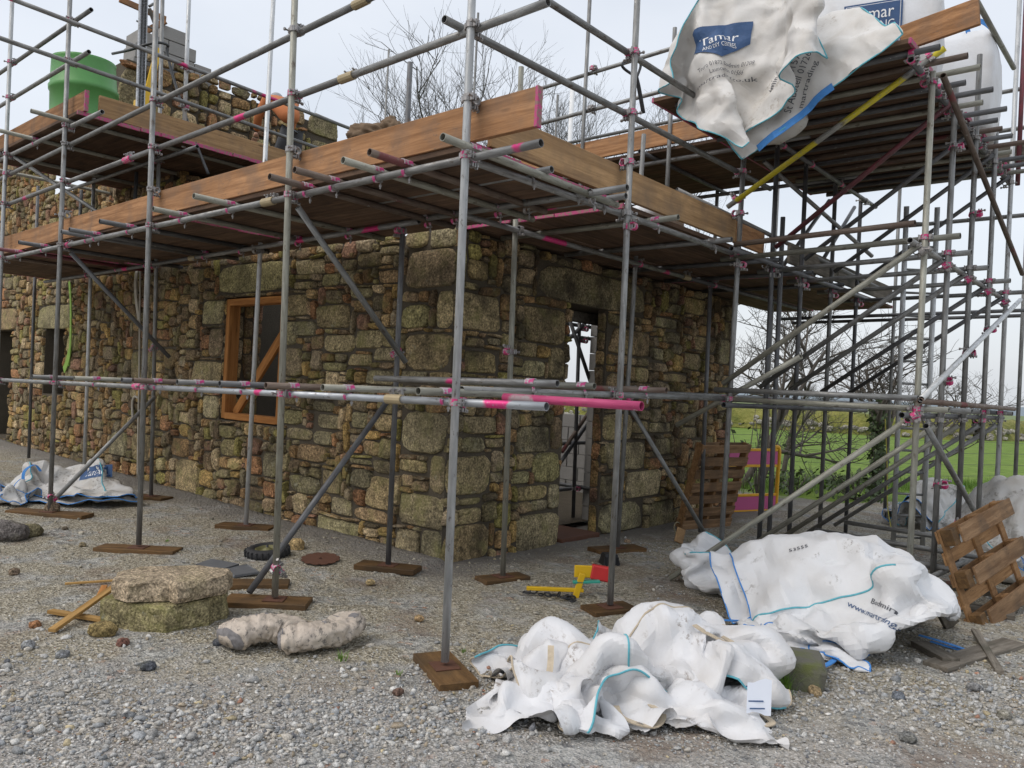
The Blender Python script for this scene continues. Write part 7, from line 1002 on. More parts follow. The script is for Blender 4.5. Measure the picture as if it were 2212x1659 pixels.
[-25,4,4,4,0,1,1,4,8,7,3,1,0,-1,0,1,1,2,1,0,0,-1,-5,-8,-11,-11,-10,-9,-3,-3,-2,-2,-2,1,5,7,10,11,14,13,14,-52,3,3,4,3,2,2,3,7,8,5,3,1,0,-1,-2,0,1,2,3,0,-2,-3,-7,-10,-11,
-12,-10,-5,-4,-2,-1,-1,1,3,5,8,10,14,14,14,-50,2,3,4,4,2,3,3,4,7,9,5,4,1,-1,-3,-2,-1,2,3,0,-1,-2,-5,-8,-11,-11,-12,-7,-4,-1,-2,-2,-1,3,4,7,9,12,15,14,-48,2,2,4,5,2,4,4,2,
2,11,8,6,3,0,-2,-2,-2,-2,1,2,-1,0,-3,-6,-9,-11,-13,-9,-4,-1,-2,-3,-3,1,4,6,9,12,14,13,-48,3,2,3,5,4,5,5,3,3,1,12,8,5,1,0,-1,-3,-3,-1,1,0,-1,1,-4,-8,-11,-13,-11,-4,-1,-2,
-5,-4,-1,3,7,9,12,13,12,-49,2,3,4,4,5,6,5,4,2,-2,13,9,6,3,2,1,-3,-4,-3,0,0,1,0,-2,-7,-10,-12,-11,-6,0,-3,-6,-6,-1,2,6,10,12,11,11,-50,2,3,4,4,4,6,5,5,3,-1,12,9,7,5,3,2,-1,
-3,-5,-3,-1,3,0,-1,-5,-9,-12,-10,-7,-2,-4,-6,-6,-2,2,6,9,11,11,10,-51,1,5,4,3,2,5,6,5,5,1,9,9,8,7,5,3,1,-2,-5,-4,-3,-2,2,0,-2,-8,-11,-9,-8,-4,-6,-5,-5,-2,2,5,7,10,11,10,
-52,0,5,3,4,3,3,6,5,5,3,7,9,8,9,7,4,1,-1,-1,-4,-4,-4,-2,1,-1,-5,-8,-10,-10,-7,-6,-4,-4,-3,3,5,6,9,9,9,-49,-1,0,3,3,4,4,6,6,4,4,4,8,10,10,9,6,1,-2,1,1,-5,-4,-5,-2,0,-2,-8,
-10,-9,-8,-6,-5,-3,-4,5,3,4,9,7,9,-43,-3,-1,0,1,3,5,6,7,4,1,4,7,10,12,11,7,2,0,2,2,-2,-5,-6,-4,-1,-2,-7,-9,-8,-8,-7,-5,-4,-3,3,2,4,7,6,8,-36,-3,-2,-1,-1,2,3,6,5,4,4,1,6,
10,13,12,8,5,2,3,2,0,-4,-6,-5,-4,-3,-5,-8,-7,-8,-7,-5,-5,-4,0,2,4,6,7,5,-29,-3,-2,-2,-1,3,1,0,5,4,4,4,2,10,12,12,7,5,4,5,6,2,-3,-5,-5,-4,-5,-5,-7,-8,-4,-6,-7,-7,-6,-1,1,3,
6,7,4,-26,-2,-1,0,0,-2,-3,2,4,4,3,5,3,7,10,11,6,4,4,6,9,6,-1,-3,-4,-4,-4,-5,-6,-7,-6,-3,-8,-9,-8,-3,0,2,6,7,3,-21,-3,0,0,-3,-4,-1,1,3,4,4,3,5,5,9,9,6,3,5,6,8,7,4,-1,-2,-2,
-3,-5,-5,-6,-6,-6,-5,-10,-10,-6,-1,2,5,7,3,-18,-3,-2,-1,-3,-4,-1,2,2,3,3,4,4,6,8,8,7,6,3,5,6,6,7,2,0,-1,-2,-3,-4,-6,-6,-9,-6,-8,-10,-8,-4,1,4,8,3,-13,-4,-3,-3,-3,-3,-2,1,
2,5,2,2,4,6,7,7,8,8,5,4,4,8,4,5,2,0,-1,-2,-3,-5,-8,-10,-9,-6,-8,-9,-6,-1,3,6,5,-7,-3,-4,-4,-4,-4,-2,0,1,5,-2,4,4,5,6,8,8,9,7,5,3,6,5,6,4,1,0,-1,-3,-6,-8,-12,-11,-4,-7,-8,
-8,-3,2,5,6,-3,0,-2,-4,-7,-4,0,0,-1,0,-4,3,3,5,6,7,10,9,8,6,4,4,5,6,6,4,0,-1,-3,-6,-9,-11,-11,-7,-3,-8,-9,-4,-1,4,7,0,1,0,-3,-6,-4,0,-6,-4,-2,-2,2,3,3,5,8,10,9,9,6,4,5,4,
5,8,6,1,-2,-3,-5,-7,-9,-10,-9,-3,-7,-8,-6,-2,1,7,2,2,1,-1,-4,-3,-1,-7,-6,-7,-3,1,2,3,4,8,9,10,8,6,3,6,6,6,5,7,2,-2,-4,-2,-4,-7,-9,-8,-6,-4,-8,-6,-4,-2,6,3,2,2,1,1,-2,-3,
-7,-8,-9,-8,1,1,3,4,6,9,9,7,7,4,3,6,8,7,6,2,-2,-2,-2,-2,-4,-6,-7,-7,-6,-6,-6,-5,-5,3,4,3,2,2,1,-1,-3,-7,-11,-10,-6,0,1,3,4,5,7,8,7,6,5,2,5,9,10,5,2,-1,-1,-2,0,-1,-3,-7,-8,
-7,-6,-6,-6,-6,0,2,5,3,2,1,-1,-3,-7,-12,-10,-3,0,3,-1,4,4,5,6,6,6,6,5,4,8,9,7,4,0,0,-1,3,-2,-2,-6,-8,-9,-7,-6,-6,-5,-5,-2,4,5,4,0,0,-2,-6,-11,-10,1,1,0,0,0,5,1,3,6,7,8,5,
6,8,7,8,4,3,2,-1,3,0,-3,-6,-8,-9,-8,-6,-6,-7,-4,-4,2,3,6,3,-3,0,-6,-8,-9,-5,0,3,2,-1,4,-2,1,5,8,10,7,6,6,8,8,4,3,4,3,1,1,-6,-4,-6,-9,-8,-7,-7,-5,-4,-8,3,2,3,5,1,-4,-3,-6,
-7,-6,-4,-1,2,4,2,-3,-1,3,9,11,8,6,6,8,8,5,3,3,3,0,0,4,-6,-6,-8,-8,-8,-4,-4,-5,-19,4,3,4,3,6,-2,-4,-3,-6,-8,-7,-4,1,3,4,0,-4,2,8,11,9,6,5,7,7,7,4,4,1,-1,6,4,-2,-9,-7,-7,
-5,-4,-4,-6,-26,1,2,3,5,4,6,-2,-2,-4,-8,-9,-6,-3,1,3,3,-3,1,6,11,9,5,4,5,7,8,7,4,0,2,7,4,-1,-6,-9,-5,-5,-3,-4,-7,-28,1,-2,1,4,4,5,4,0,-3,-5,-8,-8,-6,-2,1,2,1,1,5,9,8,5,4,
2,4,10,9,6,1,3,7,4,-1,-6,-5,-6,-4,-3,-3,-8,-30,0,-3,0,3,4,4,4,2,-1,-2,-6,-7,-8,-5,1,0,1,2,5,6,6,6,4,4,2,6,11,8,4,3,6,5,0,-5,-6,-5,-4,-3,-4,-7,-32,-1,-1,-2,4,3,3,2,3,0,0,
-2,-5,-7,-9,0,-2,-1,4,3,5,5,5,6,4,4,4,9,10,6,6,4,3,0,-3,-5,-4,-3,-3,-4,-6,-40,-1,-2,1,2,1,3,3,2,2,1,1,-1,-5,-9,-8,-3,0,3,6,3,4,4,5,5,5,6,9,9,7,6,3,3,0,-2,-4,-1,-2,-2,-4,
-8,-51,1,-1,-1,1,2,2,3,4,2,3,1,2,-1,-5,-9,-8,-2,4,4,4,3,4,3,5,5,7,9,10,8,6,5,3,0,-2,-2,0,-1,-2,-3,-9,-63,1,-1,-1,1,3,2,1,4,3,2,3,3,3,1,-5,-10,-5,-1,4,3,3,4,2,5,6,6,10,9,8,
8,7,4,1,-1,-2,0,0,0,-4,-9,-76,0,-1,0,2,3,2,2,1,3,2,2,3,5,4,3,-4,-6,-5,-1,1,3,4,3,5,2,9,10,9,9,8,7,6,2,-1,-1,1,1,-1,-3,-9,-88,-1,0,2,3,2,1,1,1,2,2,2,3,4,5,6,3,-1,-4,-4,-2,
-1,2,5,3,7,8,9,9,9,8,6,5,4,0,0,1,2,0,-4,-8,-97,-1,1,3,2,2,1,0,1,1,2,2,3,4,4,5,5,5,0,-2,-3,-4,-1,6,4,7,8,9,8,9,7,6,4,3,1,1,2,2,-1,-2,-6,-102,1,-1,2,3,2,-2,0,0,1,2,3,3,3,3,
4,5,6,4,2,1,-3,-5,5,4,5,7,9,9,8,7,6,5,3,2,2,2,1,-1,-3,-2,-106,2,0,0,2,2,0,-1,0,0,2,2,3,3,3,2,4,4,5,4,4,2,-1,-3,4,3,6,7,9,9,9,6,6,4,4,2,3,1,-1,-3,-2,-110,3,1,2,2,0,-1,-2,1,
2,1,2,2,3,2,2,3,3,3,4,3,4,3,1,0,2,3,5,8,9,11,9,8,5,4,4,4,1,-1,-2,-2],
[301,6,7,7,5,4,3,3,4,6,6,5,4,5,6,6,6,6,6,7,6,5,5,5,6,7,4,3,4,4,5,5,5,4,2,1,1,2,2,2,0,-173,6,7,8,5,4,4,3,4,5,6,5,3,5,7,6,6,6,6,5,6,6,6,6,6,6,4,2,3,5,5,5,4,4,3,2,2,1,2,2,1,
-175,7,7,7,6,4,4,3,4,5,6,4,4,5,6,7,6,6,5,5,5,6,7,7,7,5,3,2,3,4,4,6,5,4,3,3,2,2,2,2,2,-178,7,7,7,6,4,3,4,5,4,5,5,4,6,6,6,6,6,5,5,5,6,7,6,7,6,4,2,2,4,4,6,5,4,4,3,2,2,3,2,2,
-181,7,8,6,6,4,4,4,4,6,5,4,5,6,6,6,5,6,5,5,5,6,6,7,7,5,4,3,3,4,4,6,5,5,3,3,2,3,3,3,2,-185,7,7,6,6,5,4,5,6,5,4,5,5,6,6,6,5,5,6,4,5,5,7,7,6,5,4,3,5,5,4,5,6,4,3,3,3,3,3,3,3,
-189,6,7,7,6,6,5,5,6,5,3,6,5,6,6,6,5,5,5,5,4,5,6,7,6,6,4,4,5,5,5,5,4,5,3,3,3,4,4,3,1,-191,7,7,8,6,5,6,5,6,5,4,5,6,5,6,5,6,4,5,5,4,5,6,6,6,6,6,4,5,5,5,4,5,5,4,3,4,4,3,2,1,
-192,7,8,7,7,5,6,5,6,5,4,6,5,5,5,6,5,5,5,4,4,5,5,7,6,7,6,5,4,5,5,4,5,5,5,4,4,3,3,1,0,-193,8,8,7,7,6,6,6,5,5,5,6,5,5,4,5,6,5,5,4,3,5,5,7,6,7,6,6,5,4,4,5,5,6,5,4,4,3,2,1,-1,
-194,7,9,8,7,7,6,6,6,5,5,5,5,5,3,4,6,7,5,3,4,4,6,6,7,6,7,6,5,3,4,5,6,6,5,5,4,3,2,0,0,-197,6,8,9,9,8,6,5,6,6,6,5,4,4,4,3,6,7,5,4,4,4,6,6,6,7,6,6,5,4,3,5,6,6,6,5,5,3,2,1,-1,
-199,5,7,8,10,8,6,7,6,6,7,5,3,4,4,4,5,7,6,5,4,4,6,5,6,6,6,6,5,5,4,5,5,6,6,5,5,4,4,1,-1,-203,5,5,7,10,10,5,6,7,7,7,6,3,4,4,5,5,5,6,6,6,5,5,5,5,5,5,6,6,7,5,5,4,5,5,5,5,5,4,
2,1,-207,5,5,6,9,9,7,6,6,7,8,6,5,3,4,4,5,6,6,6,6,6,6,4,5,4,5,6,7,7,6,5,4,4,5,5,4,4,5,4,2,-210,5,6,5,8,8,7,6,7,7,7,7,5,4,3,5,5,6,7,6,6,6,5,4,5,4,5,7,7,7,6,4,4,5,4,5,4,5,5,
4,3,-213,6,6,6,7,7,7,6,7,5,7,8,6,5,4,4,5,6,7,7,6,4,6,5,5,5,5,7,6,6,5,5,5,4,4,6,4,5,5,6,4,-218,6,7,7,6,7,6,6,6,6,7,7,7,6,4,5,5,6,7,6,6,5,5,5,6,6,6,6,5,5,6,5,5,4,4,6,5,4,6,
6,4,-221,6,7,8,7,6,3,7,6,8,6,8,7,7,5,4,4,6,6,7,5,6,5,5,7,7,5,6,5,5,5,6,5,4,5,5,5,5,5,6,4,-223,7,7,7,7,7,4,6,6,7,7,8,7,7,6,4,3,5,6,7,6,5,5,6,7,6,6,6,5,5,5,6,5,6,5,5,4,5,6,
5,4,-225,7,7,7,7,7,6,6,6,6,7,7,7,7,6,5,4,4,6,6,5,6,6,5,7,7,5,6,5,6,5,6,6,6,5,5,4,5,6,5,4,-226,6,7,6,7,6,7,8,7,6,6,7,7,6,6,6,5,4,5,5,5,6,6,7,6,7,5,5,6,6,6,5,6,6,5,5,5,5,6,
5,4,-227,6,6,6,5,7,8,8,8,6,6,6,7,6,6,7,5,5,5,5,6,5,6,6,8,5,6,5,6,6,6,5,6,5,5,5,5,7,6,5,4,-228,6,5,5,5,7,8,8,8,6,7,6,6,7,6,7,6,6,5,5,5,5,7,7,7,5,5,6,6,5,5,6,5,5,5,6,6,6,6,
5,5,-229,6,5,4,5,7,8,7,7,7,6,6,7,8,7,6,6,7,5,5,5,6,7,7,6,5,5,6,6,5,4,5,5,6,5,7,6,6,5,5,5,-230,6,6,5,5,7,7,6,6,7,8,7,7,7,7,6,6,6,6,5,6,6,8,6,6,4,6,6,5,5,5,4,5,5,7,6,6,5,4,
6,6,-232,6,6,6,7,7,6,6,5,7,8,8,7,7,7,6,5,6,6,6,5,7,8,6,5,6,5,6,5,5,5,4,5,6,7,6,5,3,6,6,6,-233,6,6,7,8,7,5,6,5,7,8,8,7,6,6,6,6,6,6,6,5,7,8,6,5,6,6,6,5,5,4,5,6,7,6,6,5,3,6,
6,7,-237,6,8,7,8,7,5,6,5,7,8,8,6,6,6,6,6,6,6,6,6,7,7,6,5,6,6,5,6,5,6,5,6,6,7,6,5,5,5,6,6,-241,8,7,9,7,7,6,5,6,7,8,7,6,5,6,7,6,6,6,7,7,6,6,6,6,6,6,5,5,5,6,6,6,6,6,7,6,5,5,
6,6,-244,8,8,8,7,7,6,5,7,8,8,7,5,5,6,7,6,6,7,7,7,7,5,6,7,6,6,5,5,5,5,5,6,7,5,7,7,5,6,5,6,-246,7,8,8,7,6,7,6,7,8,9,7,6,6,6,6,6,7,6,7,7,7,6,6,7,6,7,5,4,4,4,6,6,7,6,6,6,6,5,
6,5,-248,7,8,7,8,6,7,6,8,8,8,8,8,6,6,6,7,7,6,7,7,6,7,6,6,7,6,6,5,3,4,6,6,6,6,6,5,6,6,5,5,-252,8,8,8,9,6,5,6,8,9,8,8,9,8,6,7,7,7,7,6,6,6,7,6,7,6,6,6,5,4,4,6,6,6,5,6,5,6,6,
6,5,-259,10,9,10,9,7,4,4,8,8,8,8,9,9,8,7,9,7,7,5,6,6,7,7,5,6,5,7,6,4,5,6,6,6,5,5,6,6,6,7,4,-266,11,11,11,9,7,5,5,4,8,8,9,9,9,8,9,8,8,7,6,6,6,7,6,5,4,5,8,7,6,5,6,7,5,5,5,6,
6,6,6,4,-275,12,14,12,9,6,6,4,6,8,8,9,9,9,8,9,9,8,7,6,7,7,7,5,5,4,5,7,8,6,6,6,7,6,5,5,5,6,6,6,4,-284,13,14,13,9,7,6,5,7,8,9,10,9,8,9,9,8,8,7,7,7,8,7,6,5,4,5,7,8,6,6,6,6,7,
5,5,5,5,6,6,5,-293,13,14,14,10,8,7,7,7,8,9,10,9,8,9,8,10,8,7,8,7,8,8,6,5,5,6,6,7,5,6,7,6,6,5,5,5,6,5,6,6,-300,12,14,13,11,9,7,7,7,9,9,10,9,9,9,9,9,9,8,8,9,8,8,7,6,6,6,6,6,
5,5,7,6,5,5,6,6,5,6,5,5,-306,12,12,13,12,10,8,8,6,8,9,9,10,10,8,10,9,9,9,9,9,9,9,8,7,7,6,6,6,5,5,5,6,5,6,6,7,6,5,5,5]]),
 'drape': (18, [[-53,17,16,17,18,16,18,16,15,15,12,20,17,14,17,19,20,15,18,-310,17,17,15,17,19,16,14,17,17,13,19,17,16,15,16,18,17,21,-311,17,15,14,17,20,18,15,16,14,16,17,16,17,15,16,17,
19,20,-309,16,15,15,17,17,18,16,18,14,15,17,17,15,15,17,20,19,17,-308,15,16,17,14,17,15,18,18,17,16,14,15,16,19,18,19,19,14,-308,17,15,16,15,17,17,14,16,17,19,14,16,17,20,
16,19,18,15,-309,18,16,12,16,17,18,14,15,19,19,14,16,16,18,18,19,16,16,-310,19,16,13,15,17,17,17,16,18,19,16,14,16,16,16,19,16,19,-308,16,15,15,17,17,18,16,16,17,18,16,17,
16,17,17,16,16,19,-305,12,15,15,18,17,17,16,16,17,15,18,17,16,18,18,16,16,18,-300,8,15,13,19,16,16,16,14,17,16,18,20,15,18,16,15,18,19,-293,11,4,17,17,15,17,16,14,15,15,
18,19,16,19,18,15,18,19,-294,15,15,3,15,16,18,15,14,15,15,18,19,18,16,17,17,18,19,-296,18,15,12,8,14,17,15,13,15,17,17,18,19,15,16,18,18,19,-298,18,19,12,7,16,14,16,15,14,
16,15,18,20,17,17,20,15,15,-294,18,19,16,7,10,14,17,16,14,14,16,18,21,17,16,17,16,16,-289,16,19,19,3,11,14,15,16,13,14,19,17,18,18,16,16,16,18,-287,16,19,19,9,4,13,14,12,
14,17,20,17,16,18,18,17,15,19,-286,16,20,17,10,8,6,10,15,15,19,19,17,18,18,17,16,15,19],
[33,6,2,1,3,-2,-2,-1,2,3,-11,2,9,-6,-2,5,1,-1,1,-10,6,-5,-1,7,1,-2,-1,3,1,-4,-1,6,-1,-2,3,-3,2,2,-12,4,-4,-2,6,7,-4,-7,2,8,0,-5,1,4,1,0,-4,3,7,-20,10,3,0,0,2,-7,-10,1,11,3,
0,-3,-1,7,-4,8,9,7,-40,12,5,0,1,2,-10,-8,5,5,8,-5,3,-4,2,11,12,8,8,-52,4,9,-5,5,4,-5,-8,3,5,3,2,-4,5,10,15,9,5,10,-58,-3,2,-2,2,6,2,-6,-3,7,-1,4,9,11,10,12,10,0,13,-70,-2,
-2,4,-4,5,4,-2,-2,-1,10,12,9,8,9,13,10,-1,11,-84,4,-5,4,1,0,4,-3,3,10,11,8,12,7,8,7,13,3,7,-101,12,-3,-5,11,-4,2,5,14,11,4,12,13,5,8,7,9,6,7,-121,16,6,-8,7,0,9,11,13,10,5,
13,9,8,4,9,7,9,4,-138,13,15,-1,4,12,9,6,14,10,9,10,8,8,4,6,9,9,8,-147,7,12,9,10,8,12,7,11,11,9,11,7,6,6,7,11,12,9,-152,6,10,7,13,15,6,9,9,11,9,11,5,3,9,10,13,11,8,-150,10,
8,7,7,11,17,7,7,10,9,5,2,11,11,11,15,12,8,-150,10,7,10,7,6,8,10,10,8,6,6,12,10,9,13,14,13,12,-155,10,10,10,4,6,10,5,7,6,10,11,10,11,12,12,14,14,11,-155,10,10,10,5,1,8,8,3,
9,12,10,12,14,11,11,13,13,11,-155,11,10,10,7,2,2,3,7,13,12,10,13,13,11,12,11,12,12],
[193,11,12,12,9,10,11,12,13,14,7,10,11,10,10,9,12,9,12,-177,12,11,11,10,10,10,10,14,13,11,11,9,11,11,10,10,8,12,-178,13,11,11,11,8,10,10,13,12,13,11,10,13,9,10,12,9,7,-174,
12,11,9,10,12,11,10,11,11,13,10,13,10,8,12,11,2,2,-161,11,13,6,10,14,12,10,10,12,13,11,11,8,10,8,0,6,2,-152,11,12,9,10,12,12,13,11,9,12,12,9,9,6,-1,6,8,2,-147,12,10,14,12,
10,9,13,12,9,12,11,6,2,4,7,5,12,1,-143,11,10,13,13,11,8,11,11,12,10,2,6,6,7,4,7,12,1,-138,10,9,13,11,13,9,13,11,5,6,7,0,9,5,9,7,8,5,-131,8,10,13,11,10,10,11,4,6,13,6,-6,
12,6,6,10,8,7,-129,9,12,11,10,11,8,4,5,8,11,-1,4,7,13,6,10,8,7,-127,9,11,12,9,4,7,13,0,6,6,7,5,6,13,10,9,7,0,-119,13,9,6,4,9,4,10,5,5,8,8,8,9,8,8,10,-1,-5,-103,8,9,12,-1,
3,11,7,7,5,11,6,7,11,6,1,1,3,-3,-94,0,1,14,18,7,2,9,9,5,8,10,9,1,1,-4,-3,4,3,-95,0,0,11,17,17,15,5,6,7,10,7,-2,5,1,-6,-2,1,4,-94,-2,0,9,18,15,14,13,10,10,7,0,2,2,3,-5,-2,
1,1,-98,0,2,5,18,22,16,13,12,7,3,-1,-1,1,-2,2,1,-1,0,-97,0,0,9,17,20,19,19,9,0,4,0,-3,-3,1,2,1,0,-1]]),
}
def cloth_pts(k):
    n, d = CLOTH[k]; return np.cumsum(np.array(d).T, 0) / 250.
def bag_faces(n):
    f = []; m_ = 4 * n; per = []
    for s in range(4):
        for i in range(n): t = i / n; per.append([(t, 0), (1, t), (1 - t, 1), (0, 1 - t)][s])
    for k in range(n):
        for i in range(m_): f.append([k * m_ + i, k * m_ + (i + 1) % m_, (k + 1) * m_ + (i + 1) % m_, (k + 1) * m_ + i])
    idx = {(round(x * n), round(y * n)): i for i, (x, y) in enumerate(per)}; c = m_ * (n + 1)
    for a in range(1, n):
        for b_ in range(1, n): idx[(a, b_)] = c; c += 1
    for a in range(n):
        for b_ in range(n): f.append([idx[(a, b_)], idx[(a, b_ + 1)], idx[(a + 1, b_ + 1)], idx[(a + 1, b_)]])
    return f
def sheet_faces(nx, ny): return [[j * (nx + 1) + i, j * (nx + 1) + i + 1, (j + 1) * (nx + 1) + i + 1, (j + 1) * (nx + 1) + i] for j in range(ny) for i in range(nx)]
RT, FW = Vector((.7530, .6580, 0)), Vector((-.6580, .7530, 0))
def viewmat(p, ang=0.):                      # local x to the right of the view, y away from it
    m_ = Matrix.Identity(4)
    for i in range(3): m_[i][0] = RT[i]; m_[i][1] = FW[i]; m_[i][3] = p[i]
    return m_ @ rz(ang)
WAVES = [(Vector((random.gauss(0, 1), random.gauss(0, 1), random.gauss(0, 1))).normalized(), random.uniform(2.4, 6.5), random.random(), random.uniform(.0, 9.)) for _ in range(9)]
def crease_h(co, k=1.):
    co = co * k; h = np.zeros(len(co)); rd = np.zeros(len(co)); warp = .05 * np.sin(co[:, [1, 2, 0]] * 5.3 + 1.) + .02 * np.sin(co[:, [2, 0, 1]] * 13. + 2.)
    for d, f_, ph, ms in WAVES:
        x = (co + warp) @ np.array(d) * f_ + ph; t = np.abs((x % 1.) - .5) * 4 - 1; mask = np.clip(.45 + 1.3 * np.sin(co[:, 0] * 2.9 + ms) * np.sin(co[:, 1] * 3.7 + ms * 1.7) * np.cos(co[:, 2] * 4.1 + ms), 0, 1); h += mask * t * .06 / f_; y = (co + warp * 1.6) @ np.array(tuple(d)[::-1]) * f_ * .8 + ph * 3; m2 = np.clip(3. * np.sin(co[:, 1] * 4.3 + ms * 2) * np.cos(co[:, 0] * 3.1 - ms) - .6, 0, 1); rd = np.maximum(rd, m2 * np.clip(1 - np.abs((y % 1.) - .5) * 18 / f_, 0, 1))
    return (h + .02 * rd) / k
def cloth_obj(name, pts, faces, mat, mw, parent=None, crease=1., sub=1):
    # smooth the large folds, then press straight sharp creases into the sheet
    tmp = bpy.data.objects.new('t', mesh('t', pts, faces, mat, True)); COL.objects.link(tmp); s = tmp.modifiers.new('s', 'SUBSURF'); s.levels = s.render_levels = sub
    me = bpy.data.meshes.new_from_object(tmp.evaluated_get(bpy.context.evaluated_depsgraph_get())); bpy.data.objects.remove(tmp); n_ = len(me.vertices)
    co = np.empty(n_ * 3); me.vertices.foreach_get('co', co); co = co.reshape(-1, 3); nn = np.empty(n_ * 3); me.vertex_normals.foreach_get('vector', nn); nn = nn.reshape(-1, 3)
    h = crease_h(co)
    co = co + nn * (h * crease)[:, None]; me.vertices.foreach_set('co', co.ravel()); me.update(); me.polygons.foreach_set('use_smooth', [True] * len(me.polygons)); me.name = name; me.set_sharp_from_angle(angle=math.radians(17))
    if MAT[mat].name not in [q.name for q in me.materials if q]: me.materials.append(MAT[mat])
    return link(name, me, parent, mw)
def settled(o, n): co = np.empty(len(o.data.vertices) * 3); o.data.vertices.foreach_get('co', co); return co.reshape(-1, 3)[:n]
def nrm_grid(G):
    du = np.gradient(G, axis=1); dv = np.gradient(G, axis=0); n = np.cross(du, dv); return n / (np.linalg.norm(n, axis=2, keepdims=True) + 1e-9)
def grid_sample(G, N, u, v, off):
    ny, nx = G.shape[0] - 1, G.shape[1] - 1; x = min(max(u, 0), .9999) * nx; y = min(max(v, 0), .9999) * ny; i, j = int(x), int(y); a, b_ = x - i, y - j
    f = lambda A: A[j, i] * (1 - a) * (1 - b_) + A[j, i + 1] * a * (1 - b_) + A[j + 1, i] * (1 - a) * b_ + A[j + 1, i + 1] * a * b_
    return Vector(f(G) + f(N) * off)
FONTC = {}
def text_mesh(txt, size=1.):
    cu = bpy.data.curves.new('t', 'FONT'); cu.body = txt; cu.size = size; cu.align_x = 'CENTER'; cu.align_y = 'CENTER'; cu.resolution_u = 2
    o = bpy.data.objects.new('t', cu); COL.objects.link(o); dg = bpy.context.evaluated_depsgraph_get(); me = o.evaluated_get(dg).to_mesh()
    v = [q.co.copy() for q in me.vertices]; f = [list(p.vertices) for p in me.polygons]; o.evaluated_get(dg).to_mesh_clear(); bpy.data.objects.remove(o); return v, f
def subdivide(vf, L):
    bm = bmesh.new(); vs = [bm.verts.new(p) for p in vf[0]]
    for q in vf[1]:
        try: bm.faces.new([vs[i] for i in q])
        except ValueError: pass
    for _ in range(4):
        es = [e for e in bm.edges if e.calc_length() > L]
        if not es: break
        bmesh.ops.subdivide_edges(bm, edges=es, cuts=1); bmesh.ops.triangulate(bm, faces=[f for f in bm.faces if len(f.verts) > 4])
    bm.verts.index_update(); r = [v.co.copy() for v in bm.verts], [[v.index for v in f.verts] for f in bm.faces]; bm.free(); return r
def print_on(parent, G, N, items, off=.006, flip=False):
    # items: (text or 'RECT', material, centre u, centre v, width in u, height in v, angle, extra offset)
    W_, H_ = np.linalg.norm(np.diff(G, axis=1), axis=2).sum(1).mean(), np.linalg.norm(np.diff(G, axis=0), axis=2).sum(0).mean()
    for k, it in enumerate(items):
        t, mt, cu, cv, w, h, ang = it[:7]; lx, ly = it[7:] if len(it) > 7 else (0, 0)
        if t == 'RECT': vf = ([(-.5, -.5, 0), (.5, -.5, 0), (.5, .5, 0), (-.5, .5, 0)], [[0, 1, 2, 3]])
        elif t == 'SHIELD': vf = ([(-.5, .5, 0), (-.5, -.1, 0), (0, -.5, 0), (.5, -.1, 0), (.5, .5, 0)], [[0, 1, 2, 3, 4]])
        else:
            vf = text_mesh(t); xs_ = [p.x for p in vf[0]]; ys_ = [p.y for p in vf[0]]; sx, sy = max(xs_) - min(xs_), max(ys_) - min(ys_)
            vf = ([((p.x - (max(xs_) + min(xs_)) / 2) / sx, (p.y - (max(ys_) + min(ys_)) / 2) / sy, 0) for p in vf[0]], vf[1])
        vf = subdivide(([(p[0] * w * W_, p[1] * h * H_, 0) for p in vf[0]], vf[1]), .05); ca, sa = math.cos(ang), math.sin(ang); vv = []
        for p in vf[0]:
            px_, py_ = p[0] + lx, p[1] + ly; x, y = px_ * ca - py_ * sa, px_ * sa + py_ * ca; vv.append(grid_sample(G, N, cu + (x if not flip else -x) / W_, cv + y / H_, off + .0012 * k))
        link('print' if t in ('RECT', 'SHIELD') else 'lettering', mesh('print', vv, vf[1], mt), parent, ROOTM[parent.name].copy())
from mathutils.bvhtree import BVHTree
def decal(body, px, py, ang, items):
    # print lettering flat onto the bag surface around the point seen at (px, py)
    me = body.data; bv = BVHTree.FromPolygons([v.co for v in me.vertices], [list(p_.vertices) for p_ in me.polygons]); iv_ = ROOTM[body.name].inverted(); o_ = iv_ @ CAMV; d = (iv_ @ at(px, py, 2, -.5) - o_).normalized() if py > 900 else (iv_ @ at(px, py, 1, 6.) - o_).normalized(); hit = bv.ray_cast(o_, d)
    if hit[0] is None: return
    c, n = hit[0], -d; n = (n + hit[1] * (1 if hit[1].dot(n) > 0 else -1)).normalized(); xr = (iv_.to_3x3() @ RT); xr = (xr - n * xr.dot(n)).normalized(); yr = n.cross(xr); ca, sa = math.cos(ang), math.sin(ang); X_, Y_ = xr * ca + yr * sa, yr * ca - xr * sa
    for t, mt, lx, ly, w, h in items:
        vf = text_mesh(t) if t != 'RECT' else ([Vector((-.5, -.5, 0)), Vector((.5, -.5, 0)), Vector((.5, .5, 0)), Vector((-.5, .5, 0))], [[0, 1, 2, 3]]); xs_ = [q.x for q in vf[0]]; ys_ = [q.y for q in vf[0]]; sx, sy = max(xs_) - min(xs_), max(ys_) - min(ys_); vf = subdivide(([((q.x - (max(xs_) + min(xs_)) / 2) / sx * w + lx, (q.y - (max(ys_) + min(ys_)) / 2) / sy * h + ly, 0) for q in vf[0]], vf[1]), .04); vv = []
        for q in vf[0]:
            p_ = c + X_ * q[0] + Y_ * q[1]; r_ = bv.ray_cast(p_ + n * .15, -n, .5); vv.append((r_[0] if r_[0] is not None else p_) + n * (.004 if t == 'RECT' else .006))
        link('print' if t == 'RECT' else 'lettering', mesh('lettering', vv, vf[1], mt), body, ROOTM[body.name].copy())
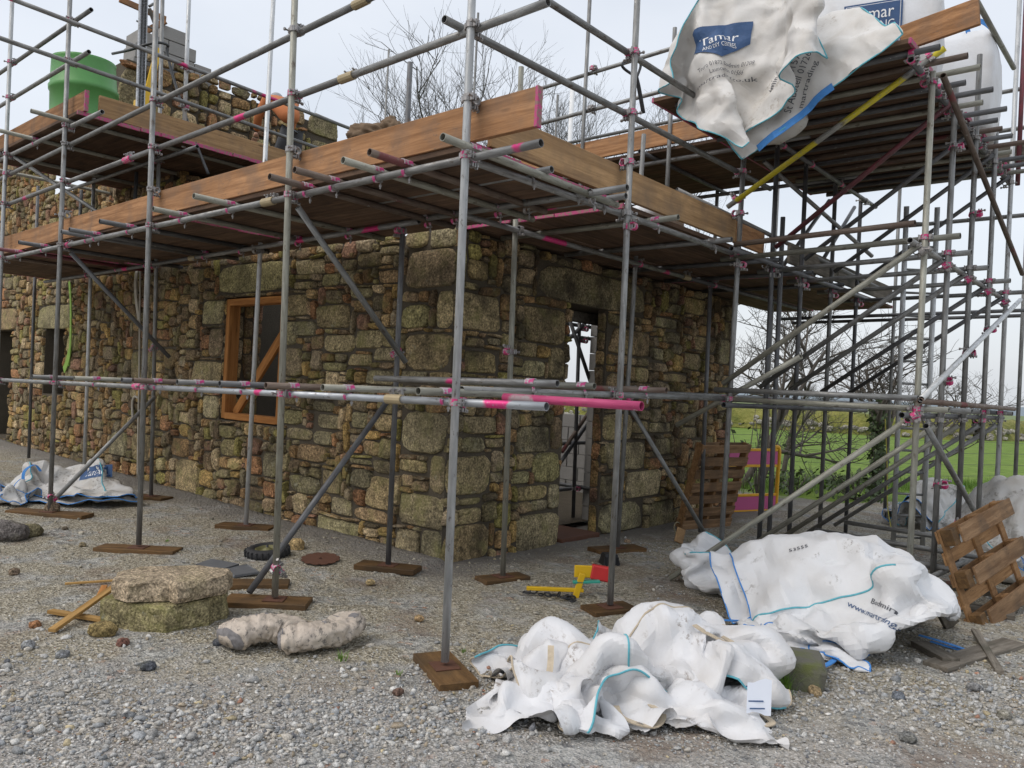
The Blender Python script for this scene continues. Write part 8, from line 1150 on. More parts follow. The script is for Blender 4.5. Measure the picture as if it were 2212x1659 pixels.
def seam(parent, pts, mat='teal_thread', r=.005, name='seam'):
    v, f = tubepath(smoothpts(pts, 2), r, 5); link(name, mesh(name, v, f, mat, True), parent, ROOTM[parent.name].copy())
def loop_strap(parent, p0, p1, out, mat, w=.034, name='strap', up=(0, 0, 1)):
    # webbing loop between two points, sagging out by vector 'out' (local coords)
    p0, p1, out = Vector(p0), Vector(p1), Vector(out); pts = smoothpts([p0, p0 + out * .55 + (p0 - p1) * .1, (p0 + p1) / 2 + out, p1 + out * .55 + (p1 - p0) * .1, p1], 6)
    v, f = ribbon(pts, w, .006, Vector(up)); link(name, mesh(name, v, f, mat), parent, ROOTM[parent.name].copy())

def bulk_bag(name, key, n, mat, mw, scale, label, group=None, teal=True):
    P = cloth_pts(key); P = P - np.array([(P[:, 0].min() + P[:, 0].max()) / 2, (P[:, 1].min() + P[:, 1].max()) / 2, P[:, 2].min()]); P = P * np.array(scale)
    P[:, 2] += .012
    root = thing(name, label, 'bulk bag', mw.translation, group); n = CLOTH[key][0]; sheet_ = key == 'front'
    body = cloth_obj('bag_body', P, sheet_faces(44, 40) if sheet_ else bag_faces(n), mat, mw, root, 1.0, 1 if n > 15 else 2); m_ = 4 * n; P = settled(body, len(P))
    if sheet_:
        G = P.reshape(41, 45, 3)
        for e, mt in ((G[0], 'teal_thread'), (G[-1], 'teal_thread'), (G[:, 0], 'cream_webbing'), (G[:, -1], 'cream_webbing'), (G[:, 15], 'teal_thread'), (G[22], 'cream_webbing')): seam(body, [Vector(q) for q in e], mt if mat == 'bag_white' else 'blue_webbing', .006)
        return root, body, G
    ringp = P[:m_ * (n + 1)].reshape(n + 1, m_, 3)
    if teal:
        for c in range(4): seam(body, [Vector(p) for p in ringp[:, c * n]], 'teal_thread', .007)
        rim = [Vector(p) for p in ringp[n, ::2 if n > 15 else 1]]; seam(body, rim + [rim[0]], 'cream_webbing' if mat == 'bag_white' else 'blue_webbing', .006, 'rim_hem')
    return root, body, ringp

# ------------------------------------------------------------------ bags on the ground
p = at(1348, 1478, 2, .0); root, body, rp = bulk_bag('bulk_bag', 'front', 24, 'bag_white', viewmat(p, -.12), (.92, .92, 1.02), 'crumpled white bulk bag with muddy folds and cream straps in the foreground')
Pf = cloth_pts('front'); Pf = (Pf - np.array([Pf[:, 0].mean(), Pf[:, 1].mean(), Pf[:, 2].min() - .012])) * np.array((.66, .64, .5)); cloth_obj('bag_flap', Pf, sheet_faces(44, 40), 'bag_white', viewmat(at(1405, 1520, 2, 0), 2.5), root, 1., 1); cloth_obj('bag_flap', Pf, sheet_faces(44, 40), 'bag_white', viewmat(at(1205, 1490, 2, 0), .9), root, 1., 1)
def world_to(body, w): return ROOTM[body.name].inverted() @ Vector(w)
for a, b_, o in ((at(1190, 1395, 2, .25), at(1165, 1400, 2, .2), (0, -.25, -.18)), (at(1500, 1350, 2, .35), at(1560, 1375, 2, .3), (.15, -.12, -.05)), (at(1330, 1525, 2, .08), at(1400, 1520, 2, .08), (.1, -.12, -.05)), (at(1560, 1520, 2, .05), at(1640, 1540, 2, .03), (.06, -.14, -.02))):
    loop_strap(body, world_to(body, a), world_to(body, b_), o, 'cream_webbing')
pt = thing('paper_label', 'pale blue paper label lying against the front bulk bag', 'label', at(1625, 1530, 2, .0)); a = at(1635, 1545, 2, .05)
vv = []
for j in range(5):
    for i in range(5): u, w = i / 4 - .5, j / 4; vv.append((u * .13 + .02 * w, w * .05 - .02, .015 + w * .15 + .012 * math.sin(i * 1.3 + j)))
link('sheet', mesh('sheet', vv, sheet_faces(4, 4), 'paper', True), pt, viewmat(a, .1))
for k_ in range(4): link('print_line', mesh('print_line', [(-.05, .02 * k_ - .022 - .003, .04 + .03 * k_), (.03, .02 * k_ - .022 - .003, .04 + .03 * k_), (.03, .02 * k_ - .022, .046 + .03 * k_), (-.05, .02 * k_ - .022, .046 + .03 * k_)], [[0, 1, 2, 3]], 'print_navy'), pt, viewmat(a, .1))
p = at(1775, 1352, 2, 0); root, body2, rp = bulk_bag('bulk_bag', 'mid', 24, 'bag_clean', viewmat(p, -.55), (1.22, 1.12, 1.05), 'big heaped white bulk bag with blue seams beside the scaffold tower')
n = 24
decal(body2, 1885, 1330, -.7, [('www.martrading.', 'print_navy', 0, 0, .42, .05), ('Bodmin', 'print_black', .02, .09, .2, .035)])
decal(body2, 1725, 1185, .05, [('53555', 'print_black', 0, 0, .14, .03)])
for a, b_, o in ((at(1700, 1385, 2, .06), at(1640, 1340, 2, .06), (.12, -.22, -.03)), (at(1985, 1372, 2, .05), at(2010, 1385, 2, .03), (.28, -.05, -.02)), (at(1560, 1335, 2, .04), at(1650, 1335, 2, .05), (-.05, -.12, 0)), (at(1720, 1440, 2, .03), at(1790, 1395, 2, .05), (.12, -.05, .0))):
    loop_strap(body2, world_to(body2, a), world_to(body2, b_), o, 'blue_webbing')
p = at(1590, 1262, 2, 0); root, b3, rp = bulk_bag('bulk_bag', 'left', 20, 'bag_clean', viewmat(p, .5), (1.15, .9, 1.15), 'smaller white bulk bag slumped left of the heaped bag')
p = at(1735, 1405, 2, 0); root, b3b, rp = bulk_bag('bulk_bag', 'front', 24, 'bag_clean', viewmat(p, 2.2), (.5, .42, .3), 'flattened white bag with blue hem lying in front of the heap')
p = at(150, 1078, 2, .05); root, b4, rp = bulk_bag('bulk_bag', 'left', 20, 'bag_grimy', viewmat(p, -.5), (1.55, 1.0, 1.35), 'grimy white bulk bag lying against the leftmost standards')
loop_strap(b4, (-.45, -.1, .3), (-.25, -.3, .1), (-.1, -.1, .1), 'blue_webbing'); decal(b4, 205, 1020, .15, [('RECT', 'print_navy', 0, 0, .42, .16), ('Tamar', 'print_white', 0, 0, .3, .09)])
p = at(8, 1085, 2, .03); root, b5, rp = bulk_bag('bulk_bag', 'front', 24, 'bag_grimy', viewmat(p, 2.6), (.45, .5, .7), 'second grimy bag cut by the left edge of the picture')
p = at(2005, 1140, 2, 0); root, b6, rp = bulk_bag('rubble_bag', 'mid', 24, 'bag_grimy', viewmat(p, .4), (.72, .6, 1.05), 'dirty white rubble bag behind the tower ladder', 'rubble bags'); tag(root, cat='bulk bag')
p = at(2195, 1238, 2, 0); root, b7, rp = bulk_bag('rubble_bag', 'mid', 24, 'bag_grimy', viewmat(p, 1.9), (.95, .85, 1.5), 'large dirty white rubble bag at the right edge behind the pallet', 'rubble bags')
loop_strap(b7, (-.25, 0, .9), (-.1, 0, .9), (0, 0, .28), 'cream_webbing', .03, up=(0, 1, 0))

# ------------------------------------------------------------------ bags on the loading platform
def sheet_thing(name, key, nx, ny, mat, mw, scale, ctr, label, flipn=False):
    P = (cloth_pts(key) - np.array(ctr)) * np.array(scale); root = thing(name, label, 'bulk bag', mw.translation); nx = ny = CLOTH[key][0]; o = cloth_obj('bag_body', P, sheet_faces(nx, ny), mat, mw, root, .7, 1 if nx > 25 else 2)
    P = settled(o, len(P)); G = P.reshape(ny + 1, nx + 1, 3); N = nrm_grid(G); d = (mw.inverted() @ CAMV) - Vector(G.mean((0, 1))); sg = np.sign((N @ np.array(d.normalized())).mean())
    for e in (G[0], G[-1], G[:, 0], G[:, -1]): seam(o, [Vector(q) for q in e[::2]], 'teal_thread', .006)
    return o, G, N * sg, sg
c0 = at(1610, 118, 1, 2.80); mw = frame(c0, (.97, -.22, 0), (.2, 1, 0))
o, G, N, sg = sheet_thing('hanging_bag', 'hang', 40, 40, 'bag_top', mw, (1.5, 1.0, .82), (0, 0, 2.2), 'empty printed white bag hanging off the left end of the loading platform')
print_on(o, G, N, [('SHIELD', 'print_navy', .45, .66, .30, .26, -.62), ('Tamar', 'print_white', .45, .66, .2, .065, -.62, 0, .03), ('AND DIY CENTRES', 'print_white', .45, .66, .18, .03, -.62, 0, -.06), ('Truro 01872 Bodmin 01208', 'print_black', .45, .66, .3, .03, -.62, .02, -.26), ('Launceston 01566', 'print_black', .45, .66, .2, .03, -.62, .04, -.33), ('martrading.co.uk', 'print_black', .45, .66, .34, .035, -.62, .02, -.41)], .012, sg < 0)
c0 = Vector((.62, 2.93, 4.46)); mw = T(c0) @ rz(-.08)
o, G, N, sg = sheet_thing('draped_bag', 'drape', 36, 36, 'bag_top', mw, (1.05, .62, .92), (0, .19, 1.66), 'white printed bag draped over the front edge of the loading platform')
print_on(o, G, N, [('Bodmin 01208', 'print_black', .42, .28, .3, .045, .6), ('Liskeard 01579', 'print_black', .42, .28, .33, .045, .6, 0, -.08), ('St Austell 01726', 'print_black', .42, .28, .33, .045, .6, 0, -.16), ('martrading', 'print_black', .42, .28, .25, .045, .6, 0, -.25)], .014, sg < 0)
for e in (G[0][2:12],): v, f = ribbon([Vector(q) + Vector((0, -.01, 0)) for q in e], .06, .006, (0, -1, 0)); link('strap', mesh('strap', v, f, 'blue_webbing'), o, ROOTM[o.name].copy())
def full_bag(name, mw, s, label, logo=True, group=None):
    v, f = [], []; n_ = 14; root = thing(name, label, 'bulk bag', mw.translation, group)
    bm = bmesh.new(); bmesh.ops.create_cube(bm, size=2); bmesh.ops.subdivide_edges(bm, edges=bm.edges[:], cuts=11, use_grid_fill=True)
    for q in bm.verts:
        c = q.co; b_ = 1 + .14 * (1 - c.x ** 2) * (abs(c.y) > .99) ; l = max(abs(c.x), abs(c.y)); k = .10 * (1 - abs(c.z) ** 3)
        r = math.hypot(c.x, c.y); t = .35 * (r / max(l, 1e-6) - 1) / .414 if r else 0
        x, y = c.x * (1 + k * (1 - .6 * t) - .18 * t), c.y * (1 + k * (1 - .6 * t) - .18 * t); w = .025 * mnoise.noise((c.x * 3 + 5, c.y * 3, c.z * 4)) + .012 * mnoise.noise((c.x * 9, c.y * 9, c.z * 11))
        q.co = Vector((x * s[0] / 2 * (1 + w), y * s[1] / 2 * (1 + w), (c.z * (1 - .06 * r * (c.z > 0)) + 1) * s[2] / 2))
    bm.verts.index_update(); vv = [q.co.copy() for q in bm.verts]; ff = [[q.index for q in p_.verts] for p_ in bm.faces]; bm.free()
    o = link('bag_body', mesh('bag_body', vv, ff, 'bag_full', True), root, mw)
    if logo:
        y = -s[1] / 2 * 1.1 - .012; h = s[2]
        def pl(nm, w, hh, x, z, yy, mt): link(nm, mesh(nm, [(x - w / 2, yy, z - hh / 2), (x + w / 2, yy, z - hh / 2), (x + w / 2, yy, z + hh / 2), (x - w / 2, yy, z + hh / 2)], [[0, 1, 2, 3]], mt), o, mw.copy())
        pl('print', .46, .44, -.02, h * .5, y, 'print_navy'); pl('print', .43, .41, -.02, h * .5, y - .002, 'print_white'); pl('print', .42, .40, -.02, h * .5, y - .004, 'print_navy')
        for t, w, hh, z in (('Tamar', .33, .105, .125), ('TRADING', .34, .07, .015), ('BUILDING SUPPLIES', .35, .042, -.075), ('AND DIY CENTRES', .35, .042, -.14)):
            tv, tf_ = text_mesh(t); xs_ = [q.x for q in tv]; ys_ = [q.y for q in tv]; sx, sy = max(xs_) - min(xs_), max(ys_) - min(ys_)
            link('lettering', mesh('lettering', [((q.x - (max(xs_) + min(xs_)) / 2) / sx * w - .02, y - .007, (q.y - (max(ys_) + min(ys_)) / 2) / sy * hh + h * .5 + z) for q in tv], tf_, 'print_white'), o, mw.copy())
    for sx in (-1, 1):
        for sy in (-1, 1): loop_strap(o, (sx * s[0] * .46, sy * s[1] * .3, s[2] * .93), (sx * s[0] * .3, sy * s[1] * .46, s[2] * .93), (0, 0, .16), 'blue_webbing', .05, up=(sx, sy, 0))
    return o
full_bag('full_bag', T(1.02, 4.25, 4.39) @ rz(.25), (.98, .9, 1.0), 'full white bulk bag with navy builders merchant logo on the loading platform', True)
full_bag('full_bag', T(1.2, 5.75, 4.39) @ rz(.1), (.98, .95, .98), 'full plain white bulk bag at the back of the loading platform', False)
full_bag('full_bag', T(.1, 4.3, 4.39) @ rz(-.2), (.8, .8, .75), 'part filled white bulk bag behind the hanging bags', False)
c0 = at(1668, 268, 1, 3.25); sack = thing('drooping_sack', 'brown stained sack bottom sagging below the hanging bag', 'sack', c0)
bm = bmesh.new(); bmesh.ops.create_icosphere(bm, subdivisions=3, radius=1)
for q in bm.verts: q.co = Vector((q.co.x * .30, q.co.y * .18, q.co.z * .17 * (1 if q.co.z < 0 else .5))) * (1 + .1 * mnoise.noise(q.co * 4))
bm.verts.index_update(); link('sack_body', mesh('sack_body', [q.co.copy() for q in bm.verts], [[q.index for q in p_.verts] for p_ in bm.faces], 'bag_grimy', True), sack, T(c0)); bm.free()

# ------------------------------------------------------------------ loose things on the ground
def rock_vf(sx, sy, sz, seed, sub=3, amp=.18, flat=0., fq=1.6):
    bm = bmesh.new(); bmesh.ops.create_icosphere(bm, subdivisions=sub, radius=1)
    for q in bm.verts:
        d = q.co.normalized(); k = 1 + amp * mnoise.noise(d * fq + Vector((seed, 0, 0))) + amp * .35 * mnoise.noise(d * fq * 3 + Vector((0, seed, 0))); c = d * k
        e = 1 - flat; c = Vector((math.copysign(abs(c.x) ** e, c.x), math.copysign(abs(c.y) ** e, c.y), math.copysign(abs(c.z) ** e, c.z))); q.co = Vector((c.x * sx, c.y * sy, c.z * sz))
    bm.verts.index_update(); r = [q.co.copy() for q in bm.verts], [[q.index for q in p_.verts] for p_ in bm.faces]; bm.free(); return r
def rock(name, p, size, seed, label, mat='boulder', tint=(.33, .27, .19), ang=0., flat=0., group=None, sink=.3, amp=.18, cat='stone'):
    vf = rock_vf(*size, seed, 3, amp, flat); o = link(name, mesh(name, vf[0], vf[1], mat, False, tint), None, viewmat(Vector(p) + Vector((0, 0, size[2] * (1 - sink))), ang)); return tag(o, label, cat, group)
def slab(name, outline, z0, z1, mat, tint, label, mw, seed, cat='stone slab', rough=.012):
    # irregular quarried slab: outline polygon (local x, y) with broken edges
    pts = smoothpts([(x, y, 0) for x, y in outline] + [(outline[0][0], outline[0][1], 0)], 4)[:-1]; Q_ = [Vector((x, y, 0)) for x, y in outline]; pts = [Q_[i].lerp(Q_[(i + 1) % len(Q_)], k / 4) for i in range(len(Q_)) for k in range(4)]; n_ = len(pts); c = sum((Vector(q) for q in pts), Vector()) / n_; v, f = [], []
    for k, (z, s) in enumerate(((z0, .96), (z0 + (z1 - z0) * .25, 1.0), (z0 + (z1 - z0) * .7, .985), (z1 - .012, .965), (z1, .92), (z1 + .004, .6), (z1 + .002, .3))):
        for i, q in enumerate(pts):
            d = Vector(q) - c; w = mnoise.noise((q[0] * 9 + seed, q[1] * 9, z * 9 + k)) + .8 * mnoise.noise((q[0] * 3 + seed, q[1] * 3, k * .6)); v.append((c.x + d.x * (s + .07 * w), c.y + d.y * (s + .07 * w), z + rough * mnoise.noise((q[0] * 5 * s, q[1] * 5 * s, seed + k))))
    for k in range(6):
        for i in range(n_): f.append([k * n_ + i, k * n_ + (i + 1) % n_, (k + 1) * n_ + (i + 1) % n_, (k + 1) * n_ + i])
    f.append([6 * n_ + i for i in range(n_)]); f.append(list(range(n_))[::-1])
    return tag(link(name, mesh(name, v, f, mat, False, tint), None, mw), label, cat)
p = at(350, 1345, 2, 0); M_ = viewmat(p, .22) @ Matrix.Scale(.9, 4)
slab('stone_slab', [(-.42, .02), (-.40, -.08), (-.02, -.27), (.08, -.29), (.34, -.1), (.36, .0), (.44, .06), (.42, .28), (.05, .34), (-.33, .3)], -.02, .19, 'boulder_moss', (.36, .31, .17), 'mossy lower stone slab of the stacked pair on the gravel', M_, 1.)
slab('stone_slab', [(-.36, -.08), (-.22, -.22), (.05, -.2), (.12, -.27), (.3, -.14), (.42, -.02), (.43, .2), (.1, .34), (-.25, .26), (-.38, .12)], .205, .345, 'boulder', (.50, .40, .28), 'pale upper stone slab lying on the mossy slab', M_ @ T(.02, .02, 0), 4.)
def lath(a, b_, w, t, mat, label, cat='wood strip', up=(0, 0, 1), group=None):
    a, b_ = Vector(a), Vector(b_); d = b_ - a; mw = frame((a + b_) / 2, d, Vector(up).cross(d)); v, f = boxdata(d.length, w, t, .002); return tag(link('wood_strip', mesh('wood_strip', v, f, mat), None, mw), label, cat, group)
lath(at(112, 1362, 2, .03), at(250, 1265, 2, .13), .05, .022, 'pale_wood', 'pale wood strip leaning on the stone slab, crossing another'); lath(at(108, 1320, 2, .03), at(278, 1348, 2, .03), .05, .022, 'pale_wood', 'pale wood strip flat on the gravel under the leaning strip')
lath(at(140, 1261, 2, .02), at(247, 1254, 2, .02), .02, .015, 'pale_wood', 'thin pale wood sliver behind the stone slabs'); lath(at(213, 1292, 2, .05), at(226, 1266, 2, .09), .04, .02, 'new_wood', 'short orange offcut tucked beside the stone slabs')
# cement sacks: curved, wrinkled, tied at the ends
def sack_obj(name, path, r, mw, mat, label, seed, flat=.62):
    P = smoothpts(path, 20); n_ = 44; m_ = len(P); v, f = [], []
    for i, q in enumerate(P):
        t = i / (m_ - 1); tan = (P[min(i + 1, m_ - 1)] - P[max(i - 1, 0)]).normalized(); side = Vector((0, 0, 1)).cross(tan).normalized(); up = tan.cross(side)
        e = min(t, 1 - t); k = min(1., .55 + 3.2 * e) if e > .02 else .5
        for j in range(n_):
            g_ = 2 * math.pi * j / n_; c, s = math.cos(g_), math.sin(g_); c = math.copysign(abs(c) ** .8, c); w = 1 - .14 * abs(mnoise.noise((t * 11 + seed, c * 2.2, s * 2.2))) - .10 * abs(mnoise.noise((t * 27, c * 1.2 + seed, s * 1.2))) + .16 * mnoise.noise((t * 3, c * 1.5 + seed, s * 1.5)); s = math.copysign(abs(s) ** .75, s)
            v.append(q + side * c * r * k * w + up * s * r * flat * k * w)
    for i in range(m_ - 1):
        for j in range(n_): f.append([i * n_ + j, i * n_ + (j + 1) % n_, (i + 1) * n_ + (j + 1) % n_, (i + 1) * n_ + j])
    f.append(list(range(n_))[::-1]); f.append([(m_ - 1) * n_ + j for j in range(n_)])
    cn = np.array([tuple(q) for q in v]); ax_ = np.repeat(np.array([tuple(q) for q in P]), n_, 0); nn_ = cn - ax_; nn_ /= np.linalg.norm(nn_, axis=1, keepdims=True) + 1e-9; cn = cn + nn_ * (crease_h(cn + seed, 3.2) * 1.1 + crease_h(cn + seed * 2, 8.) * .9)[:, None]; v = [Vector(q) for q in cn]
    root = thing(name, label, 'sack', mw.translation); o = link('sack_body', mesh('sack_body', v, f, mat, True), root, mw)
    for k in range(14):                                                           # printed marks on the upper side
        i0 = random.randrange(8, m_ - 14); j0 = random.choice((3, 4, 6, 7, 9, 10, 12, 32, 34, 36, 38)); nj = random.choice((1, 2, 3)); ni = random.choice((1, 2, 3, 8)); q_ = [(Vector(v[i * n_ + j % n_]) - P[i]) * 1.02 + P[i] for i in range(i0, i0 + ni + 1) for j in range(j0, j0 + nj + 1)]
        link('print', mesh('print', q_, [[a * (nj + 1) + b_, a * (nj + 1) + b_ + 1, (a + 1) * (nj + 1) + b_ + 1, (a + 1) * (nj + 1) + b_] for a in range(ni) for b_ in range(nj)], 'print_grey'), o, mw.copy())
    for i0, i1, mt in ((0, 8, 'print_grey'), (m_ - 8, m_ - 1, 'sack_cream')):   # folded glued ends
        seg = [(Vector(v[i * n_ + j]) - P[i]) * 1.03 + P[i] for i in range(i0, i1 + 1) for j in range(n_)]; ff = [[i * n_ + j, i * n_ + (j + 1) % n_, (i + 1) * n_ + (j + 1) % n_, (i + 1) * n_ + j] for i in range(i1 - i0) for j in range(n_)]
        link('end_fold', mesh('end_fold', seg, ff, mt, True), o, mw.copy())
    return o, P
p = at(568, 1398, 2, 0); sack_obj('cement_sack', [(-.22, -.12, .075), (-.15, -.04, .11), (0, .03, .13), (.13, .05, .11), (.22, -.02, .07)], .135, viewmat(p, .1) @ Matrix.Scale(.9, 4), 'sack_cream', 'hardened pinkish cement sack on the left of the pair', 2.)
p = at(682, 1400, 2, 0); o, P_ = sack_obj('cement_sack', [(-.24, -.10, .085), (-.15, -.09, .095), (0, -.04, .10), (.12, .05, .10), (.19, .17, .11), (.18, .27, .12)], .13, viewmat(p, .15) @ Matrix.Scale(.9, 4), 'sack_cream', 'hardened cement sack bent at its end, right of the pair', 7.)
# wheelbarrow wheel, saw blade, slates, plastic foot
def lathe(prof, n_=28):
    v, f = [], []; m_ = len(prof)
    for i in range(n_):
        g_ = 2 * math.pi * i / n_
        for r, z in prof: v.append((r * math.cos(g_), r * math.sin(g_), z))
    for i in range(n_):
        for k in range(m_ - 1): f.append([i * m_ + k, ((i + 1) % n_) * m_ + k, ((i + 1) % n_) * m_ + k + 1, i * m_ + k + 1])
    return v, f
p = at(577, 1203, 2, 0); M_ = T(p.x, p.y, .05) @ Matrix.Rotation(.09, 4, 'X'); wh = thing('wheelbarrow_wheel', 'black wheelbarrow wheel lying flat by the olive standard', 'wheel', p)
tp = [(.15 + .048 * math.cos(a), .048 * math.sin(a)) for a in np.linspace(math.pi, -math.pi, 17)]; link('tyre', mesh('tyre', *lathe(tp, 36), 'rubber', True), wh, M_)
link('rim', mesh('rim', *lathe([(.11, .03), (.10, .035), (.095, .012), (.05, .008), (.035, .03), (.018, .04), (.0, .04)], 28), 'rim_olive', True), wh, M_); link('hub', mesh('hub', *lathe([(.012, .0), (.012, .06), (.0, .06)], 12), 'black_plastic', True), wh, M_)
for k_ in range(24): box('tread', (.02, .012, .07), M_ @ rz(k_ * math.pi / 12) @ T(.194, 0, 0), 'rubber', wh, .002)
p = at(692, 1218, 2, .0); v, f = [], []; n_ = 72
for z in (0, .006):
    for i in range(n_): r = .165 + (.006 if (i % 6) < 4 else -.008); v.append((r * math.cos(2 * math.pi * i / n_), r * math.sin(2 * math.pi * i / n_), z))
hole = len(v)
for z in (0, .006):
    for i in range(n_): v.append((.014 * math.cos(2 * math.pi * i / n_), .014 * math.sin(2 * math.pi * i / n_), z))
for i in range(n_):
    j = (i + 1) % n_; f += [[i, j, n_ + j, n_ + i], [n_ + i, n_ + j, hole + n_ + j, hole + n_ + i], [hole + i, hole + j, j, i]]
tag(link('saw_blade', mesh('saw_blade', v, f, 'rust_plate'), None, T(p.x, p.y, .045) @ Matrix.Rotation(.10, 4, FW.cross(ZD)) ), 'rusty circular saw blade lying on the gravel', 'saw blade')
for (px, py, sx, sy, a, lb) in ((470, 1220, .3, .18, .3, 'dark slate flat on the gravel behind the stone slabs'), (520, 1233, .28, .2, -.2, 'grey slate between the wheel and the stone slabs'), (600, 1190, .16, .1, .5, None)):
    if lb: v, f = boxdata(sx, sy, .014, .002, .006); tag(link('slate', mesh('slate', v, f, 'slate'), None, T(at(px, py, 2, .03)) @ rz(a) @ Matrix.Rotation(.06, 4, 'X')), lb, 'slate')
p = at(1316, 1222, 2, 0); pf = thing('plastic_foot', 'black plastic block foot at the base of the gable end standard', 'plastic foot', p); v = [(-.09, -.08, 0), (.09, -.08, 0), (.09, .08, 0), (-.09, .08, 0), (-.06, -.055, .12), (.06, -.055, .12), (.06, .055, .12), (-.06, .055, .12)]; link('body', mesh('body', v, [[0, 3, 2, 1], [4, 5, 6, 7], [0, 1, 5, 4], [1, 2, 6, 5], [2, 3, 7, 6], [3, 0, 4, 7]], 'black_plastic'), pf, viewmat(p, .2))
for s in (-1, 0, 1): box('rib', (.012, .19, .1), viewmat(p, .2) @ T(s * .055, 0, .05), 'black_plastic', pf, .002)
# sole boards and base plates under the standards
def sole(key, foot, L, w, ang, label, mat='sole_wood', t=.045, off=0.):
    f0 = Vector(foot); r_ = thing('sole_board', label, 'sole board', (f0.x, f0.y, gz(f0.x, f0.y)), 'sole boards under the standards'); z = gz(f0.x, f0.y) + .012; M2 = T(f0.x, f0.y, z) @ rz(ang) @ T(off, 0, 0)
    v, f = boxdata(L, w, t, .004, .002); link('plank', mesh('plank', v, f, mat), r_, M2); box('base_plate', (.15, .15, .006), T(f0.x, f0.y, z + t / 2 + .004) @ rz(ang), 'rust_plate', r_, .001)
sole('S0', (.12, 0), .52, .23, -.45, 'orange brown sole board under the nearest corner standard'); sole('S1', (-1.65, 0), .6, .23, .75, 'dark sole board under the standard with the leaning dark brace', off=-.05)
sole('S2', (-3.89, 0), .72, .22, .72, 'long sole board under the third standard from the corner'); sole('S3', (-6.1, 0), .9, .22, .6, 'sole board under the standard in front of the left bulk bag'); sole('I1', (-1.94, 1.3), .55, .22, .5, 'sole board with pink paint under the inner standard by the quoins')
sole('I2', (-4.28, 1.3), .6, .22, .6, 'sole board under the inner standard in front of the window'); sole('I3', (-6.53, 1.3), .5, .22, .4, 'sole board under the inner standard left of the window'); sole('J2', (-1.2, 3.78), .6, .23, 1.2, 'sole board beside the black plastic foot'); sole('I0', (-1.13, 1.9), .45, .2, 1.3, 'sole board under the inner standard near the doorway'); sole('R1', (.02, 1.84), .4, .22, 1.2, 'sole board hidden partly by the front bulk bag')
for k in (1, 2, 3): sole('T%d' % k, (TX, TY[k]), 1.2, .22, .15, 'weathered sole board under tower standard number %s from the front' % ['', 'two', 'three', 'four'][k], 'grey_wood', .06)
v, f = boxdata(.45, .2, .04, .004, .003); tag(link('wood_offcut', mesh('wood_offcut', v, f, 'sole_wood'), None, T(at(560, 1262, 2, .02)) @ rz(.9)), 'dark wood offcut behind the sole board of the second standard', 'plank')
# yellow clamp tool with red head and chain
p = at(1225, 1290, 2, 0); tl = thing('clamp_tool', 'yellow steel clamp with red head and black chain on the ground', 'tool', p); M_ = viewmat(p, .05)
box('bar', (.46, .035, .03), M_ @ T(-.1, .0, .06), 'yellow_steel', tl, .004); box('bar', (.05, .03, .2), M_ @ T(.09, -.01, .1) @ Matrix.Rotation(.25, 4, 'Y'), 'yellow_steel', tl, .004); box('plate', (.15, .02, .1), M_ @ T(.13, .05, .2), 'yellow_steel', tl, .006); box('red_head', (.16, .07, .12), M_ @ T(.27, .06, .19) @ Matrix.Rotation(.15, 4, 'Y'), 'red_plastic', tl, .012)
box('teal_strap', (.22, .05, .02), M_ @ T(.15, .0, .13) @ Matrix.Rotation(-.06, 4, 'Y'), 'teal_plastic', tl, .003)
for k_ in range(11):
    t = k_ / 10; q = M_ @ Vector((-.33 + .16 * math.sin(t * 2.2) + .22 * t, -.02 - .16 * t + .03 * math.sin(k_ * 1.7), .03 + .01 * (k_ % 2))); vf = tubepath([Vector((.02 * math.cos(a), .012 * math.sin(a), 0)) * 1.6 for a in np.linspace(0, 2 * math.pi, 11)], .007, 6); link('chain_link', mesh('chain_link', vf[0], vf[1], 'black_plastic', True), tl, T(q) @ rz(k_ * 1.1) @ Matrix.Rotation(math.pi / 2 * (k_ % 2) * .7, 4, 'X'))
# concrete kerb block, planks by the tower
p = at(1700, 1478, 2, 0); v, f = boxdata(.46, .34, .17, .03, .014); tag(link('concrete_block', mesh('concrete_block', v, f, 'concrete_moss'), None, T(p.x, p.y, .06) @ rz(.35) @ T(-.02, .08, 0)), 'mossy concrete block partly under the white bags', 'concrete block')
lath(at(2020, 1440, 2, .02), at(2192, 1388, 2, .02), .16, .03, 'grey_wood', 'weathered grey plank with flaking paint on the right', 'plank'); lath(at(2106, 1362, 2, .05), at(2160, 1452, 2, .02), .05, .025, 'grey_wood', 'narrow grey batten crossing the weathered plank', 'plank'); lath(at(1985, 1392, 2, .03), at(2055, 1430, 2, .03), .12, .05, 'grey_wood', 'thick grey plank end beside the heaped bag', 'plank')
lath(at(1465, 1172, 2, .02), at(1472, 1142, 2, .16), .1, .02, 'toe_wood_light', 'small square offcut propped on the ground by the gable', 'wood offcut', up=FW)
lath(at(2055, 1350, 2, .02), at(2040, 1318, 2, .18), .12, .04, 'grey_wood', 'short blue stained plank end standing behind the bag', 'plank', up=FW)
vf = tubepath(smoothpts([at(1462, 1160, 2, .04), at(1456, 1138, 2, .1), at(1462, 1128, 2, .12), at(1470, 1132, 2, .06)], 5), .008, 6); tag(link('rope_end', mesh('rope_end', vf[0], vf[1], 'rope', True)), 'loose rope end beside the small square offcut', 'rope')
